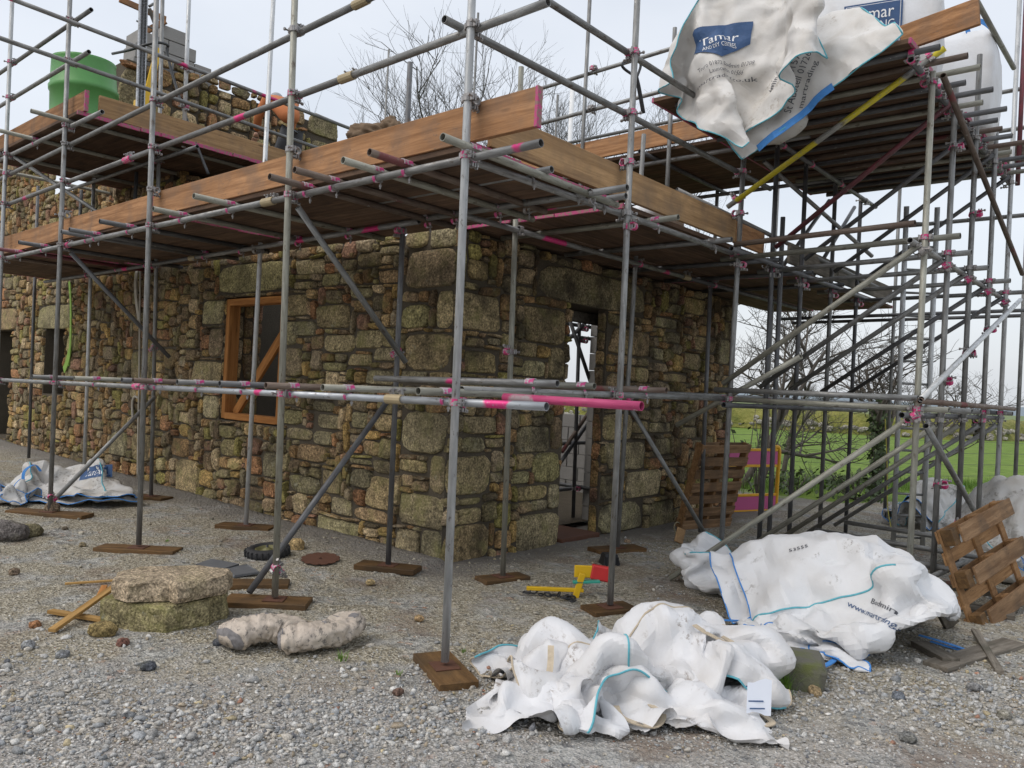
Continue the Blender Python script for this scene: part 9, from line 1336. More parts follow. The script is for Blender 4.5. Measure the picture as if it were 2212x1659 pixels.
# pallets
def pallet(name, mw, label, slats, mat1, mat2, W_=1.0, H_=1.2, blocks=False):
    r_ = thing(name, label, 'pallet', mw.translation)
    if not blocks:
        for k in range(slats): box('slat', (W_, .018, .105 + .012 * random.random()), mw @ T(random.uniform(-.01, .01), -.06, .055 + (H_ - .11) * k / (slats - 1)) @ Matrix.Rotation(random.uniform(-.012, .012), 4, 'Y'), mat1, r_, .002)
        for s in (-.5, 0, .5): box('stringer', (.045, .10, H_), mw @ T(s * (W_ - .05), 0, H_ / 2), mat2, r_, .003)
        for k in range(4): box('bottom_slat', (W_, .018, .1), mw @ T(0, .06, .06 + (H_ - .12) * k / 3), mat1, r_, .002)
    else:
        for z in (.07, H_ / 2, H_ - .07):
            box('front_board', (W_ * .9, .02, .14), mw @ T(W_ * .06, -.07, z), mat1, r_, .002)
            for s in (-1, 0, 1): box('block', (.1, .09, .13), mw @ T(s * (W_ / 2 - .06), -.012, z), 'sole_wood' if s < 0 else mat2, r_, .003)
        for s in (-1, 0, 1): box('stringer', (.09, .02, H_), mw @ T(s * (W_ / 2 - .05), .045, H_ / 2), mat2, r_, .002)
        for k in range(5): box('back_slat', (W_, .018, .1), mw @ T(0, .066, .06 + (H_ - .12) * k / 4), mat2, r_, .002)
a, b_ = Vector((-1.44, 5.62, 0)), Vector((-1.22, 6.52, 0)); mw = frame((a + b_) / 2 + Vector((-.08, 0, .02)), b_ - a, (-1, 0, 0)); mw = mw @ Matrix.Rotation(.26, 4, 'X') if mw[2][2] > 0 else mw @ Matrix.Rotation(math.pi, 4, 'X'); pallet('pallet', mw, 'slatted wooden pallet leaning against the gable end wall', 7, 'pallet_wood', 'pallet_orange', .92, 1.12)
a, b_ = at(2112, 1348, 2, 0), at(2228, 1305, 2, 0); xd = (b_ - a).normalized(); mw = frame((a + b_) / 2 + Vector((0, 0, .02)), xd, ZD.cross(xd)); mw = mw @ Matrix.Rotation(.16, 4, 'Y').inverted() @ Matrix.Rotation(.30, 4, 'X').inverted(); pallet('pallet', mw, 'broken orange brown pallet leaning on the tower legs at the right', 3, 'pallet_wood', 'pallet_orange', (b_ - a).length * 1.0, .82, True)
# plastic road barrier behind the pallet
q0, q1 = at(1590, 1105, 2, 0), at(1668, 1102, 2, 0); br = thing('site_barrier', 'pink and yellow plastic site barrier behind the leaning pallet', 'barrier', q0); xd = (q1 - q0).normalized(); Mb = frame(q0, xd, ZD.cross(xd)); L = (q1 - q0).length + .25
for z, h in ((.80, .2), (.12, .2)): box('pink_panel', (L, .03, h), Mb @ T(L / 2 - .2, 0, z), 'pink_board', br, .004); box('yellow_edge', (L, .045, .04), Mb @ T(L / 2 - .2, 0, z + h / 2 + .02), 'barrier_yellow', br, .006); box('yellow_edge', (L, .045, .04), Mb @ T(L / 2 - .2, 0, z - h / 2 - .02), 'barrier_yellow', br, .006)
v, f = tubepath(smoothpts([(L - .18, 0, 0), (L - .17, 0, .5), (L - .16, 0, .9), (L - .22, 0, .97), (L - .3, 0, .92)], 5), .03, 8); link('end_post', mesh('end_post', v, f, 'barrier_yellow', True), br, Mb)
# rocks on the left
rock('rock', at(12, 1165, 2, 0), (.19, .15, .10), 1.2, 'dark grey boulder at the left edge of the gravel', 'boulder', (.2, .18, .17), .2, .1); rock('rock', at(62, 1158, 2, 0), (.12, .1, .07), 5.2, 'olive brown boulder right of the dark grey boulder', 'boulder', (.25, .22, .13), .5, .1)
rock('rock', at(112, 1108, 2, .03), (.085, .07, .075), 2.2, 'small brown stone near the left bulk bag', 'boulder', (.27, .2, .14)); rock('rock', at(640, 1190, 2, 0), (.075, .07, .07), 7.7, 'orange tan stone between wheel and saw blade', 'boulder', (.5, .36, .18), 0, .1); rock('rock', at(220, 1372, 2, 0), (.09, .06, .05), 3.3, 'ochre lump of stone below the crossed strips', 'boulder', (.36, .27, .12))
LS = ['brown stone right of the small brown stone by the left bag', 'brown stone near the long third sole board', 'rust red stone left of the crossed strips', 'brick red stone below the mossy slab', 'pinkish stone below the boulders at the left edge', 'dark slate coloured stone between slabs and cement sacks', 'ochre stone beyond the nearest sole board to its left', 'orange stone right of the cement sacks', 'tan stone near the doorway threshold', 'pale stone below the heaped white bag', 'dark grey stone below the heaped white bag', 'orange stone touching the grass tuft', 'grey stone below the crossing planks at the right', 'grey stone near the lower right edge', 'blue grey stone below the crossed wood strips', 'pale grey stone at the far left of the gravel band', 'near black stone just left of the cement sacks', 'grey stone in the lower right gravel', 'brown stone in front of the nearest sole board']
for k_, (px, py, s, t) in enumerate([(140, 1146, .05, (.22, .18, .13)), (178, 1180, .045, (.25, .2, .13)), (75, 1355, .05, (.4, .2, .1)), (265, 1395, .055, (.34, .17, .13)), (30, 1240, .06, (.34, .25, .19)), (320, 1445, .05, (.12, .13, .15)), (800, 1262, .05, (.5, .38, .2)), (905, 1340, .045, (.48, .33, .18)), (1355, 1172, .05, (.42, .3, .2)), (1880, 1500, .05, (.42, .4, .36)), (1940, 1510, .05, (.2, .22, .25)), (1760, 1500, .06, (.45, .33, .2)), (2105, 1010 + 480, .05, (.3, .3, .3)), (2170, 1550, .05, (.35, .33, .3)), (135, 1420, .05, (.3, .31, .33)), (60, 1400, .055, (.36, .37, .38)), (470, 1395, .05, (.13, .14, .17)), (1960, 1600, .05, (.3, .3, .29)), (860, 1500, .04, (.2, .13, .1))]):
    rock('loose_stone', at(px, py, 2, .0), (s * random.uniform(.6, .95), s * random.uniform(.5, .75), s * .5), k_ * 1.37, LS[k_], 'boulder', t, random.uniform(0, 3), .15, 'loose stones on the gravel', .35, .25)

# gravel: thousands of chippings, one mass
ico = bmesh.new(); bmesh.ops.create_icosphere(ico, subdivisions=1, radius=1); iv = np.array([tuple(q.co) for q in ico.verts]); ico.verts.index_update(); iff = np.array([[q.index for q in p_.verts] for p_ in ico.faces]); ico.free()
def scatter(name, pts, sizes, tints, label):
    n_ = len(pts); d = rng.normal(0, .26, (n_, len(iv), 3)); s = sizes[:, None] * rng.uniform(.55, 1.25, (n_, 3)); s[:, 2] *= .7; a = rng.uniform(0, 6.28, n_); v = (iv[None] + d) * s[:, None, :]
    x = v[..., 0] * np.cos(a)[:, None] - v[..., 1] * np.sin(a)[:, None]; y = v[..., 0] * np.sin(a)[:, None] + v[..., 1] * np.cos(a)[:, None]; v = np.stack([x, y, v[..., 2]], -1) + pts[:, None, :]
    me = bpy.data.meshes.new(name); V_ = v.reshape(-1, 3); F_ = (iff[None] + (np.arange(n_) * len(iv))[:, None, None]).reshape(-1, 3)
    me.vertices.add(len(V_)); me.vertices.foreach_set('co', V_.ravel()); me.loops.add(F_.size); me.loops.foreach_set('vertex_index', F_.ravel()); me.polygons.add(len(F_)); me.polygons.foreach_set('loop_start', np.arange(0, F_.size, 3)); me.update(calc_edges=True)
    ca = me.color_attributes.new('tint', 'FLOAT_COLOR', 'POINT'); t = np.repeat(tints, len(iv), 0); ca.data.foreach_set('color', np.concatenate([t, np.ones((len(t), 1))], 1).ravel()); me.materials.append(MAT['pebble'])
    return tag(link(name, me), label, 'gravel', None, 'stuff')
pp, ss, tt = [], [], []
GP = np.array([(.36, .355, .34), (.46, .455, .435), (.30, .31, .315), (.17, .175, .19), (.43, .40, .35), (.56, .55, .52), (.37, .31, .23), (.36, .2, .14), (.46, .39, .25)]); PW = np.array([.25, .24, .13, .025, .18, .11, .045, .006, .014])
for k_ in range(130000):
    # more per unit area near the camera, in a coarse band across the yard and patches
    D = 2.6 + 6.5 * random.random() ** 1.35; s_ = random.uniform(-.72, .72) * D; p_ = Vector((CAM[0], CAM[1], 0)) + FW * D + RT * s_
    if p_.y > 1.7 and p_.x < -1.75: continue
    band = math.exp(-((D - 4.15 - .25 * math.sin(s_ * 1.7) - .22 * s_) / .45) ** 2); dens = (.16 if D > 3.7 else .05) + .75 * band + .55 * max(0, fbm(p_.x, p_.y, 1.3, 2, 9.) - .12)
    if random.random() > dens: continue
    sz = random.uniform(.003, .0075) + (.013 * random.random() ** 2.5 if random.random() < .15 + .6 * band else 0) + (.016 if random.random() < .012 else 0)
    pp.append((p_.x, p_.y, gz(p_.x, p_.y) + .012 * fbm(p_.x, p_.y, 5., 2, 1.) + sz * .25)); ss.append(sz)
    c = GP[rng.choice(9, p=PW)] * random.uniform(.75, 1.25); tan = max(0., min(1., (D - 4.7) / 1.2)) * (s_ < 1.2); tt.append(c * (1 - tan * .6) + np.array((.36, .31, .2)) * random.uniform(.5, 1.2) * tan * .6)
scatter('gravel', np.array(pp), np.array(ss), np.array(tt), 'loose grey and tan chippings spread over the yard')
def tuft(p, n_, h, spread, label=None, name='grass_tuft', cat='grass'):
    v, f = [], []
    for k in range(n_):
        a = random.uniform(0, 6.28); r_ = spread * random.random() ** .7; b0 = Vector((math.cos(a) * r_, math.sin(a) * r_, 0)); d = Vector((math.cos(a + random.uniform(-.6, .6)), math.sin(a), 0)) * random.uniform(.2, .8); hh = h * random.uniform(.5, 1.1); w = Vector((-d.y, d.x, 0)).normalized() * .0035; o_ = len(v)
        for t in (0, .5, 1): q = b0 + d * hh * t * t * .8 + Vector((0, 0, hh * (t - .25 * t * t))); ww = w * (1 - t * .9); v += [q - ww, q + ww]
        f += [[o_, o_ + 1, o_ + 3, o_ + 2], [o_ + 2, o_ + 3, o_ + 5, o_ + 4]]
    o = link(name, mesh(name, v, f, 'grass_blade'), None, T(p)); return tag(o, label, cat, 'grass tufts in the yard')
for px, py, n_, h, s, lb in ((1690, 1498, 130, .16, .07, 'thick green grass tuft against the mossy block'), (1000, 1408, 14, .03, .02, 'tiny weed beside the nearest sole board'), (860, 1458, 14, .035, .025, 'tiny weed on gravel left of the nearest sole board'), (738, 1425, 30, .06, .04, 'weed under the bent cement sack'), (645, 1300, 16, .03, .025, 'small weed between wheel and sacks'), (360, 1170, 14, .035, .03, 'small weed on the third sole board'), (1570, 1500, 20, .05, .03, 'weed tucked behind the front bulk bag'), (500, 1368, 12, .03, .03, 'small weed right of the stone slabs')):
    tuft(at(px, py, 2, .005), n_, h, s, lb)

# ------------------------------------------------------------------ things up on the scaffold
DZ = 4.452
c0 = at(192, 215, 2, DZ + .0); c0 = Vector((-6.85, .62, DZ)); q = at(190, 160, 1, .62); c0.x = q.x
dr = thing('green_drum', 'open green plastic drum standing on the upper platform', 'drum', c0); prof = [(r, z * 1.28) for r, z in [(0, .0), (.36, .0), (.375, .02), (.385, .12), (.40, .13), (.40, .16), (.388, .17), (.38, .5), (.395, .51), (.398, .55), (.38, .565), (.362, .8), (.368, .82), (.352, .815), (.345, .7), (.35, .05), (.0, .04)]]
link('drum_body', mesh('drum_body', *lathe(prof, 40), 'drum_green', True), dr, T(c0) @ Matrix.Rotation(.05, 4, 'X'))
for a in (-2.3, -.6): link('rope_hole', mesh('rope_hole', *cylvf(.016, .03, 12), 'hole_dark'), dr, T(c0) @ rz(a) @ T(.366, 0, .75) @ RY)  # solid near-black plugs, the shade of the rope holes painted on
# worker bending over the wall
def person_mesh(name, bones, mat, parent, mw, sub=2):
    v, e, r_ = [], [], []
    for (p_, rad, par) in bones:
        v.append(p_); r_.append(rad)
        if par is not None: e.append((par, len(v) - 1))
    me = bpy.data.meshes.new(name); me.from_pydata(v, e, []); o = bpy.data.objects.new(name, me); COL.objects.link(o); s = o.modifiers.new('skin', 'SKIN'); me.skin_vertices[0].data[0].use_root = True
    for i, q_ in enumerate(me.skin_vertices[0].data): q_.radius = r_[i] if isinstance(r_[i], tuple) else (r_[i], r_[i])
    u = o.modifiers.new('s', 'SUBSURF'); u.levels = sub; u.render_levels = sub; dg = bpy.context.evaluated_depsgraph_get(); m2 = bpy.data.meshes.new_from_object(o.evaluated_get(dg)); bpy.data.objects.remove(o)
    m2.materials.clear(); m2.materials.append(MAT[mat]); m2.polygons.foreach_set('use_smooth', [True] * len(m2.polygons)); return link(name, m2, parent, mw)
pc = at(622, 300, 0, -7.3); pc = Vector((-7.3, pc.y, DZ + .0)); pn = thing('person', 'person in orange jacket and grey trousers bending over on the upper platform', 'person', pc); Mp = T(pc) @ rz(math.radians(80)) @ Matrix.Scale(1.08, 4)
# local: +y is the way the person faces
person_mesh('trousers', [((0, -.12, .98), (.14, .12), None), ((.085, -.10, .76), .10, 0), ((.12, .02, .48), .075, 1), ((.14, -.06, .1), .065, 2), ((.14, .08, .04), .045, 3), ((-.085, -.10, .76), .10, 0), ((-.12, .1, .48), .075, 5), ((-.14, .03, .1), .065, 6), ((-.14, .17, .04), .045, 7)], 'trouser_grey', pn, Mp)
jk = person_mesh('jacket', [((0, -.10, 1.0), (.17, .13), None), ((0, .08, 1.22), (.18, .14), 0), ((0, .32, 1.40), (.19, .14), 1), ((0, .44, 1.45), (.10, .09), 2), ((.2, .36, 1.38), .085, 2), ((.26, .5, 1.15), .065, 4), ((.2, .68, 1.0), .055, 5), ((-.2, .36, 1.38), .085, 2), ((-.26, .5, 1.15), .065, 7), ((-.2, .68, 1.0), .055, 8)], 'jacket_orange', pn, Mp)
hd = person_mesh('head', [((0, .46, 1.45), .06, None), ((0, .54, 1.44), .085, 0), ((0, .62, 1.42), .085, 1), ((0, .65, 1.36), .05, 2)], 'skin', pn, Mp); person_mesh('hood', [((0, .42, 1.47), .10, None), ((0, .52, 1.49), .105, 0), ((0, .60, 1.46), .095, 1)], 'hood_grey', pn, Mp)
for s in (-1, 1):
    h = person_mesh('hand', [((s * .2, .70, .98), .035, None), ((s * .19, .76, .93), (.042, .022), 0)], 'skin', pn, Mp, 1)
    for k_ in range(4): person_mesh('finger', [((s * .19 + (k_ - 1.5) * .02, .77, .92), .010, None), ((s * .19 + (k_ - 1.5) * .022, .80, .89), .009, 0), ((s * .19 + (k_ - 1.5) * .022, .80, .86), .008, 1)], 'skin', h, Mp, 1)
    person_mesh('thumb', [((s * .2 - s * .035, .73, .96), .011, None), ((s * .2 - s * .06, .76, .93), .010, 0), ((s * .2 - s * .06, .78, .90), .008, 1)], 'skin', h, Mp, 1)
# spirit levels, strut, prop timbers, hose
a, b_ = at(783, 275, 0, -8.0), at(868, 305, 0, -8.0); sp = thing('spirit_level', 'yellow spirit level lying along the top of the gable wall end', 'spirit level', a); a, b_ = at(784, 277, 0, -9.25) , at(866, 304, 0, -9.25); a.z = b_.z = max(a.z, b_.z); a, b_ = at(783, 276, 0, -9.25), at(866, 306, 0, -9.25)
board('body', at(784, 277, 0, -9.2) if False else at(786, 280, 0, -9.2), at(868, 307, 0, -9.2), .075, .03, 'yellow_plastic', sp, flat=False)
a, b_ = at(786, 280, 0, -9.2), at(868, 307, 0, -9.2)
for t in (.12, .5, .88): box('vial', (.05, .034, .03), frame(lerp(a, b_, t), b_ - a, (1, 0, 0)), 'paper', sp, .003)
for t in (0.01, .99): box('end_cap', (.02, .034, .08), frame(lerp(a, b_, t), b_ - a, (1, 0, 0)), 'red_plastic', sp, .003)
lv = thing('tall_level', 'long yellow level leaning upright against the gable stonework', 'spirit level', at(300, 245, 0, -8.9)); board('body', at(303, 262, 0, -8.9), at(343, 105, 0, -9.1), .1, .035, 'yellow_steel', lv, up=(1, 0, 0)); a = at(296, 228, 0, -8.85); box('line_block', (.09, .08, .16), T(a), 'yellow_plastic', lv, .01)
stt = thing('perforated_strut', 'galvanised slotted steel strut propped upright by the chimney blocks', 'strut', at(300, 262, 0, -8.7)); a, b_ = at(302, 262, 0, -8.7), at(311, -30, 0, -8.7); tube_o = board('channel', a, b_, .12, .05, 'zinc_steel', stt, up=(1, 0, 0))
for k_ in range(40): q = lerp(a, b_, k_ / 40 + .01); box('slot', (.012, .03, .045), T(q + Vector((.062, .01, 0))), 'hole_dark', stt, .002)  # solid near-black boxes painted as the shade in the slots
for k_ in range(40): q = lerp(a, b_, k_ / 40 + .01); box('slot', (.03, .012, .045), T(q + Vector((.03, -.028, 0))), 'hole_dark', stt, .002)  # same dark boxes for slot shade on the other face
pr_ = thing('profile_timbers', 'timber battens fixed as a bricklaying profile above the chimney', 'timber frame', at(330, 70, 0, -9.6))
board('batten', at(258, -2, 0, -9.5), at(358, 42, 0, -9.5), .09, .045, 'toe_wood', pr_, flat=False); board('batten', at(315, 68, 0, -9.6), at(358, 45, 0, -9.4), .09, .045, 'toe_wood', pr_, flat=False); tube('rod', at(295, 45, 0, -9.4), at(330, 62, 0, -9.4), 'galv', pr_, .015, 8); tube('rod', at(322, 14, 0, -9.3), at(332, 8, 0, -9.3), 'galv', pr_, .02, 8); board('batten', at(322, 18, 0, -9.45), at(338, 60, 0, -9.45), .06, .03, 'grey_wood', pr_, flat=False)
vf = tubepath(smoothpts([at(243, 116, 1, .9), at(280, 108, 1, .9), at(318, 96, 1, 1.0), at(343, 92, 1, 1.1), at(363, 98, 1, 1.25), at(360, 110, 1, 1.25), at(378, 180, 1, 1.3), at(408, 270, 1, 1.35), at(450, 376, 1, 1.4)], 6), .017, 8); tag(link('hose', mesh('hose', vf[0], vf[1], 'cable', True)), 'black hose slung over the upper guard rail beside the drum', 'hose')
vf = tubepath(smoothpts([at(345, 93, 1, 1.15), at(352, 105, 1, 1.2), at(352, 112, 1, 1.2)], 4), .03, 8)
# brown canvas bundle and cement bag on the deck, fork handle
a = at(805, 292, 1, 2.5); vf = rock_vf(.26, .16, .13, 4.4, 4, .45, 0, 2.2); cb = thing('canvas_bundle', 'crumpled brown canvas bundle behind the front toe board', 'canvas', a); link('cloth', mesh('cloth', vf[0], vf[1], 'canvas_brown', True), cb, viewmat(a)); vf = rock_vf(.12, .1, .12, 9.4, 4, .45, 0, 2.2); link('cloth', mesh('cloth', vf[0], vf[1], 'canvas_brown', True), cb, viewmat(a) @ T(.2, 0, .09))
a = at(1418, 392, 0, -.45); cbg = thing('cement_bag', 'blue and white printed bag lying on the gable end deck', 'sack', a); vf = rock_vf(.34, .17, .1, 2.4, 4, .14, .25, 1.6); o = link('bag_body', mesh('bag_body', vf[0], vf[1], 'bag_full', True), cbg, T(a.x, a.y, 3.26) @ rz(1.5))
for k_, (t, x) in enumerate((('TRADE', -.12), ('CEMENT', .12))):
    tv, tf_ = text_mesh(t); 
for k_ in range(7):
    g_ = -.9 + k_ * .3; v = [Vector((math.sin(g_) * .30 + dx, -.10 - .03 * math.cos(g_), .065 + dz)) for dx, dz in ((-.035, -.04), (.035, -.05), (.045, .03), (-.03, .035))]; link('print', mesh('print', [(q.x, q.y + .012 * 0, q.z) for q in v], [[0, 1, 2, 3]], 'print_navy'), o, ROOTM[o.name] @ T(0, -.05, 0))
fk = thing('garden_fork', 'black fork handle standing up behind the gable end rails', 'fork', at(1388, 245, 0, -1.0)); tp = [at(1390, 245, 0, -1.0), at(1380, 190, 0, -1.0), at(1374, 165, 0, -1.0)]; vf = tubepath(smoothpts(tp, 5), .022, 8); link('shaft', mesh('shaft', vf[0], vf[1], 'cable', True), fk)
vf = tubepath(smoothpts([at(1374, 166, 0, -1.0), at(1348, 148, 0, -1.0), at(1346, 136, 0, -1.0), at(1372, 128, 0, -1.0), at(1384, 140, 0, -1.0), at(1376, 166, 0, -1.0)], 6), .014, 8); link('handle', mesh('handle', vf[0], vf[1], 'cable', True), fk)
# pipe and algae on the front wall
pp_ = thing('wall_pipe', 'thin pale pipe and cord hanging down the front wall', 'pipe', at(300, 900, 1, 1.84)); vf = tubepath(smoothpts([at(303, 585, 1, 1.80), at(302, 680, 1, 1.79), at(301, 800, 1, 1.80), at(299, 900, 1, 1.79), at(297, 1035, 1, 1.80)], 6), .014, 8); link('pipe', mesh('pipe', vf[0], vf[1], 'pipe_white', True), pp_)
v, f = ribbon(smoothpts([at(296, 585, 1, 1.80), at(293, 610, 1, 1.79), at(295, 650, 1, 1.80), at(301, 690, 1, 1.79)], 4), .07, .02, (0, -1, 0)); link('rag', mesh('rag', v, f, 'pipe_white'), pp_); vf = tubepath(smoothpts([at(287, 905, 1, 1.79), at(286, 870, 1, 1.79), at(291, 857, 1, 1.79), at(299, 860, 1, 1.79)], 5), .018, 8); link('pipe', mesh('pipe', vf[0], vf[1], 'pipe_white', True), pp_)
al = thing('algae_streak', 'bright green algae streak running down the front wall near the left', 'algae', at(152, 700, 1, 1.8)); v, f = ribbon(smoothpts([at(150, 608, 1, 1.80), at(153, 660, 1, 1.80), at(152, 740, 1, 1.79), at(148, 790, 1, 1.80)], 5), .07, .012, (0, -1, 0)); link('streak', mesh('streak', v, f, 'algae'), al); v, f = ribbon(smoothpts([at(151, 755, 1, 1.80), at(146, 780, 1, 1.79), at(138, 800, 1, 1.80)], 4), .13, .012, (0, -1, 0)); link('streak', mesh('streak', v, f, 'algae'), al)

# ------------------------------------------------------------------ ladder on the tower, fence, hedge bank, field edge
a, b_, c, d = at(1929, 1186, 2, 0), at(1992, 1190, 2, 0), None, None; ldr = thing('ladder', 'grey aluminium ladder standing behind the scaffold tower legs', 'ladder', a); top = Vector((.12, -.55, 3.9))
for q in (a, b_): tube('stile', q, q + top, 'zinc', ldr, .028, 10)
for k_ in range(15): t = (k_ + .6) / 15.3; tube('rung', a + top * t, b_ + top * t, 'galv', ldr, .014, 8)
yl = tubepath(smoothpts([at(1912, 905, 1, 8.8), at(1916, 1000, 1, 8.8), at(1918, 1100, 1, 8.7), at(1935, 1170, 1, 8.2), at(1962, 1195, 1, 7.6)], 6), .008, 6); tag(link('yellow_rope', mesh('yellow_rope', yl[0], yl[1], 'rope_yellow', True)), 'thin yellow rope hanging from the tower to the ground', 'rope')
FPOST = [at(1893, 1080, 2, 0), at(1645, 1085, 2, 0), at(2300, 1045, 2, 0)]
fpA, fpB = Vector((-4.6, 8.8, 0)), Vector((4.5, 26., 0))
for k_ in range(7):
    q = lerp(fpA, fpB, k_ / 6); q.z = 0
    if k_ == 2: q = FPOST[0]
    r_ = .075 if k_ == 2 else .05; v, f = tubepath([q, q + Vector((.01, 0, .7)), q + Vector((.02, 0, 1.35))], r_, 10, taper=[1.05, 1, .95]); tag(link('fence_post', mesh('fence_post', v, f, 'fence_wood')), ['fence post at the left end by the gable', 'fence post behind the pink barrier', 'thick round fence post behind the tower ladder', 'fence post behind the rubble bags', 'fence post in the field edge right of the ladder', 'farther fence post near the right edge', 'farthest fence post beyond the right edge'][k_], 'fence post', 'fence posts along the field')
fwi = thing('wire_fence', 'thin stock wire strung along the fence posts', 'fence', fpA)
for z in (.25, .5, .75, 1.0, 1.22): v, f = tubepath([lerp(fpA, fpB, t) + Vector((0, 0, z - .03 * math.sin(t * 18) ** 2)) for t in np.linspace(0, 1, 13)], .004, 4); link('wire', mesh('wire', v, f, 'wire'), fwi)
def bank(name, a, b_, h, w, label, seed, mat='boulder'):
    # field boundary: earth bank with grass top and stone facing
    a, b_ = Vector(a), Vector(b_); d = b_ - a; side = Vector((-d.y, d.x, 0)).normalized(); n_ = 90; m_ = 9; v, f = [], []
    for i in range(n_ + 1):
        c = lerp(a, b_, i / n_); hh = h * (1 + .25 * mnoise.noise((i * .23, seed, 0)))
        for j in range(m_ + 1): t = j / m_; y = (t - .5) * 2; v.append(c + side * (y * w * (1 + .1 * mnoise.noise((i * .4, j, seed)))) + Vector((0, 0, hh * (1 - abs(y) ** 2.6) * (1 + .15 * mnoise.noise((i * .7, j * .8, seed))) - .05)))
    for i in range(n_):
        for j in range(m_): f.append([i * (m_ + 1) + j, (i + 1) * (m_ + 1) + j, (i + 1) * (m_ + 1) + j + 1, i * (m_ + 1) + j + 1])
    r_ = thing(name, label, 'hedge bank', a); link('bank', mesh('bank', v, f, 'bank_turf', True), r_)
    vv, ff, tt_ = [], [], []
    for k in range(170):
        t = random.random(); c = lerp(a, b_, t); y = -random.uniform(.72, .98) * (1 if side.dot(CAMV - c) < 0 else -1); z = h * (1 - abs(y) ** 2.6) * random.uniform(.5, 1.1); s = random.uniform(.12, .32); vf = rock_vf(s, s * .7, s * .6, k * 1.1, 1, .3); o_ = len(vv); vv += [Vector(q_) + c + side * y * w + Vector((0, 0, z)) for q_ in vf[0]]; ff += [[i + o_ for i in q_] for q_ in vf[1]]; tt_ += [tuple(np.array((.34, .32, .28)) * random.uniform(.5, 1.2))] * len(vf[0])
    o = link('stones', mesh('stones', vv, ff, mat, False, np.array(tt_)), r_); o['kind'] = 'stuff'
m = NT('bank_turf'); c = m.ramp(m.noise(.9, None, 6, .65), [(.3, (.05, .07, .015)), (.48, (.16, .165, .035)), (.62, (.24, .225, .06)), (.75, (.13, .17, .03))]); m.done(c, .95, 0, m.bump(m.noise(3.5, None, 5), 1., .25))
bank('hedge_bank', (-40, 36, 0), (-7, 50, 0), 1.35, 1.3, 'grassy stone faced hedge bank across the far side of the field', 1.); bank('hedge_bank', (-7.5, 52, 0), (8, 118, 0), 1.3, 1.4, 'lower hedge bank running into the distance at the right', 5.)
# hills on the horizon
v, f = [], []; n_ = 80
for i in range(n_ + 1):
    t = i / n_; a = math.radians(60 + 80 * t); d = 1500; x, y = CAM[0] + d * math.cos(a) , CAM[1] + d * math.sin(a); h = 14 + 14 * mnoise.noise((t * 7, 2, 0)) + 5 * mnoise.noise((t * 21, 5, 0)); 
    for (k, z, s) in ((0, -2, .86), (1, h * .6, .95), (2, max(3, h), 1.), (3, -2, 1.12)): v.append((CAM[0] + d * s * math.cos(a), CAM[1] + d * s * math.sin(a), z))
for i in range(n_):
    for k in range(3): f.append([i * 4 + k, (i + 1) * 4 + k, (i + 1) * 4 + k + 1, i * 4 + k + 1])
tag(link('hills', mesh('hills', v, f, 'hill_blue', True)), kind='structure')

# ------------------------------------------------------------------ bare trees and shrubs
def branch_tree(name, p, h, spread, seed, label, mat='bark', levels=5, lean=(0, 0), trunk_r=.12, split=.25, kids=3, group='bare winter trees', cat='tree', ang=.5):
    random.seed(seed); tr, cr = [], []; start = Vector((0, 0, 0))
    def grow(q, d, L, r_, lev):
        pts = [q]; n_ = 4 if lev < 2 else 3
        for k in range(n_): d = (d + Vector((random.uniform(-1, 1), random.uniform(-1, 1), random.uniform(-.3, .7))) * .16).normalized(); pts.append(pts[-1] + d * L / n_)
        vf = tubepath(pts, r_, 7 if lev == 0 else (5 if lev < 3 else 3), taper=[1 - .35 * i / n_ for i in range(n_ + 1)]); (tr if lev == 0 else cr).append(vf)
        if lev >= levels: return
        nk = kids + (random.random() < .5) + (1 if lev == 0 else 0)
        for k in range(nk):
            t = random.uniform(.45, 1.) if lev else random.uniform(split, 1.); i = min(int(t * n_), n_ - 1); b0 = pts[i].lerp(pts[i + 1], t * n_ - i); ax = Vector((random.uniform(-1, 1), random.uniform(-1, 1), random.uniform(-.25, .6))).normalized()
            nd = (d * (1.1 - ang * .5) + ax * (ang + .35 * random.random()) * spread).normalized(); grow(b0, nd, L * random.uniform(.58, .8), r_ * random.uniform(.45, .62), lev + 1)
    grow(start, Vector((lean[0], lean[1], 1)).normalized(), h * .42, trunk_r, 0)
    r_ = thing(name, label, cat, p, group); link('trunk', mesh('trunk', *joinm(tr), mat, True), r_, T(p)); link('crown', mesh('crown', *joinm(cr), mat, True), r_, T(p)); random.seed(seed + 100); return r_
def dist_pt(px, D): d = R.T @ np.array([(px - CX) / F, 0, 1.]); return Vector((CAM[0] + d[0] * D, CAM[1] + d[1] * D, -.05))
branch_tree('bare_tree', dist_pt(1120, 24), 12.6, 1.0, 11, 'tall bare tree rising behind the corner standard', 'bark_far', 6, (.02, 0), .17, kids=3, ang=.5); branch_tree('bare_tree', dist_pt(1300, 24), 11.6, 1.0, 23, 'bare tree behind the gable end guard rails', 'bark_far', 6, (.05, .02), .16, kids=3); branch_tree('bare_tree', dist_pt(1010, 27), 10.5, 1.0, 37, 'smaller bare tree left of the tall tree', 'bark_far', 6, (0, 0), .12, kids=3)
branch_tree('hedge_tree', dist_pt(1612, 15), 4.6, 1.3, 5, 'leaning bare hedge tree just right of the gable corner', 'bark', 5, (.35, .3), .075, split=.3, kids=3, group='bare hedge growth', ang=.7); branch_tree('hedge_tree', dist_pt(1700, 17), 4.2, 1.3, 8, 'bare twiggy hedge tree behind the tower legs', 'bark', 5, (.1, .1), .06, kids=3, group='bare hedge growth', ang=.7)
